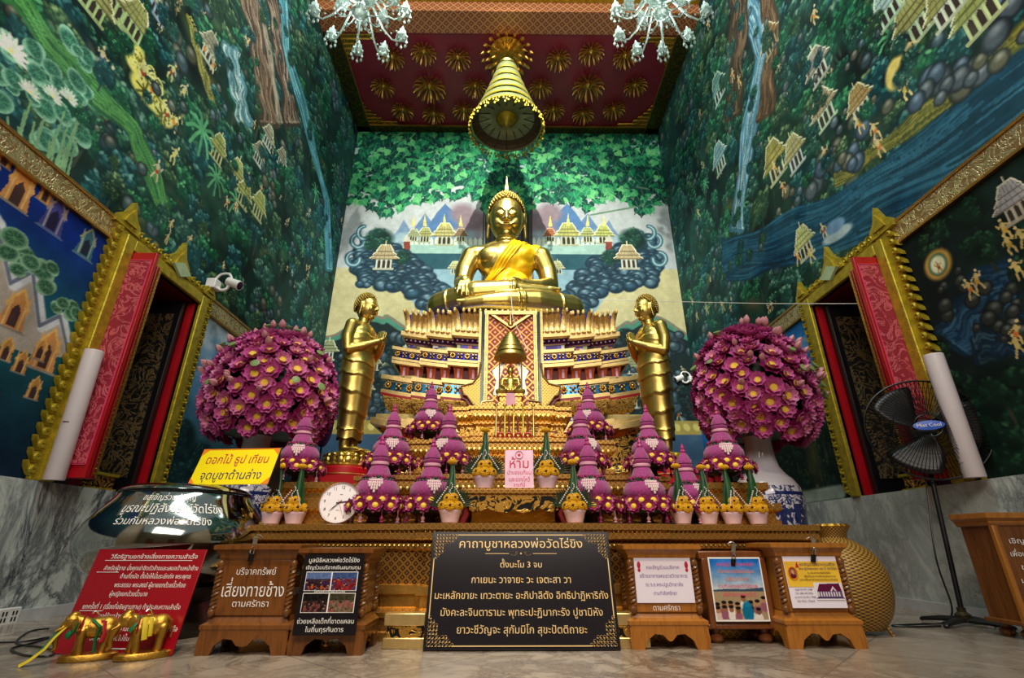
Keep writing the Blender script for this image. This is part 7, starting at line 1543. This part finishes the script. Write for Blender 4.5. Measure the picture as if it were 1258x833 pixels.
# ---------------------------------------------------------------- rolled tubes, cameras, socket
def scroll(u0, v0, u1, v1, x, lab):
    a = P(u0, v0, 0, x); a.z = ZM + .01; b = P(u1, v1, 0, x - (.02 if x > 0 else -.02)); d = b - a; t = thing('rolled_tube', lab, 'tube', a, 0, None, d.to_track_quat('Z', 'Y').to_euler())
    L = d.length; mb = MB(); mb.lathe([(.0, 0), (.075, 0), (.078, .005), (.078, L - .004), (.075, L), (.06, L), (.058, L - .06), (0, L - .06)], 32); mb.build('tube', pm('white_vinyl_%d' % u0, (222, 212, 216), .35, 0, .02), t)
    if x < 0: MB().box((-.01, -.0785, L * .42), (.045, .003, .008)).build('ink_mark', ink_black, t, smooth=0)
    return t
scroll(66, 590, 116, 431, -3.99, 'white rolled tube leaning by the left window frame'); scroll(1200, 592, 1146, 436, 3.97, 'white rolled tube leaning by the right window behind the fan')
def cctv(loc, rz, lab, s=1.0):
    t = thing('security_camera', lab, 'camera', loc, rz); t.scale = (s,) * 3
    MB().box((0, -.05, 0), (.11, .1, .11)).build('junction_box', white, t, bevel=.01)
    mb = MB(); mb.tube(spline([(.0, -.1, -.03), (.0, -.14, -.06), (.0, -.19, -.05), (.0, -.21, .0)]), .016, 8); mb.tube(spline([(0, -.05, .05), (0, -.1, .12), (0, -.18, .13), (0, -.22, .08), (0, -.22, .04)]), .012, 8); mb.build('bracket', white, t)
    mb = MB(); mb.lathe([(.02, -.07), (.045, -.06), (.048, .05), (.052, .055), (.05, .08), (.04, .08)], 20, M=Matrix.Translation((0, -.25, .02)) @ Matrix.Rotation(R(112), 4, 'X')); mb.build('housing', white, t); mb = MB(); mb.lathe([(0, .07), (.042, .072), (.042, .082), (0, .09)], 20, M=Matrix.Translation((0, -.25, .02)) @ Matrix.Rotation(R(112), 4, 'X')); mb.build('lens', pm('dark_lens', (60, 30, 70), .1), t)
q = P(256, 350, 0, -W); cctv((-W, q.y, q.z), PI / 2, 'white security camera on the wall above the left window corner', 1.35)
q = P(853, 466, 0, W); cctv((W, q.y, q.z), -PI / 2, 'white security camera on the right wall behind the lotus bouquet', 1.3)
q = P(8, 758, 0, -W + .08); t = thing('wall_socket', 'white double socket low on the left marble wall', 'socket', (-W + .06, q.y, q.z), PI / 2); MB().box((0, -.02, 0), (.2, .035, .13)).build('plate', white, t, bevel=.008); mb = MB(); [mb.box((x_, -.039, z_), (.012, .004, .03)) for x_ in (-.06, -.03, .03, .06) for z_ in (-.02, .025)]; mb.build('slots', black, t)
# gilded boxes on the window sills
for u, v, x, lab in ((120, 592, -4.3, 'small gilded box on the left window sill'), (1132, 596, 4.32, 'small gilded casket on the right window sill')):
    q = P(u, v, 0, x); t = thing('sill_box', lab, 'box', (x, q.y, ZM + .001), PI / 2 if x < 0 else -PI / 2); mb = MB(); mb.box((0, 0, .015), (.34, .18, .03)); mb.box((0, 0, .09), (.28, .14, .12), 1); mb.box((0, 0, .165), (.34, .18, .03)); mb.build('casket', [gold_paint, gold_openwork], t, bevel=.006)
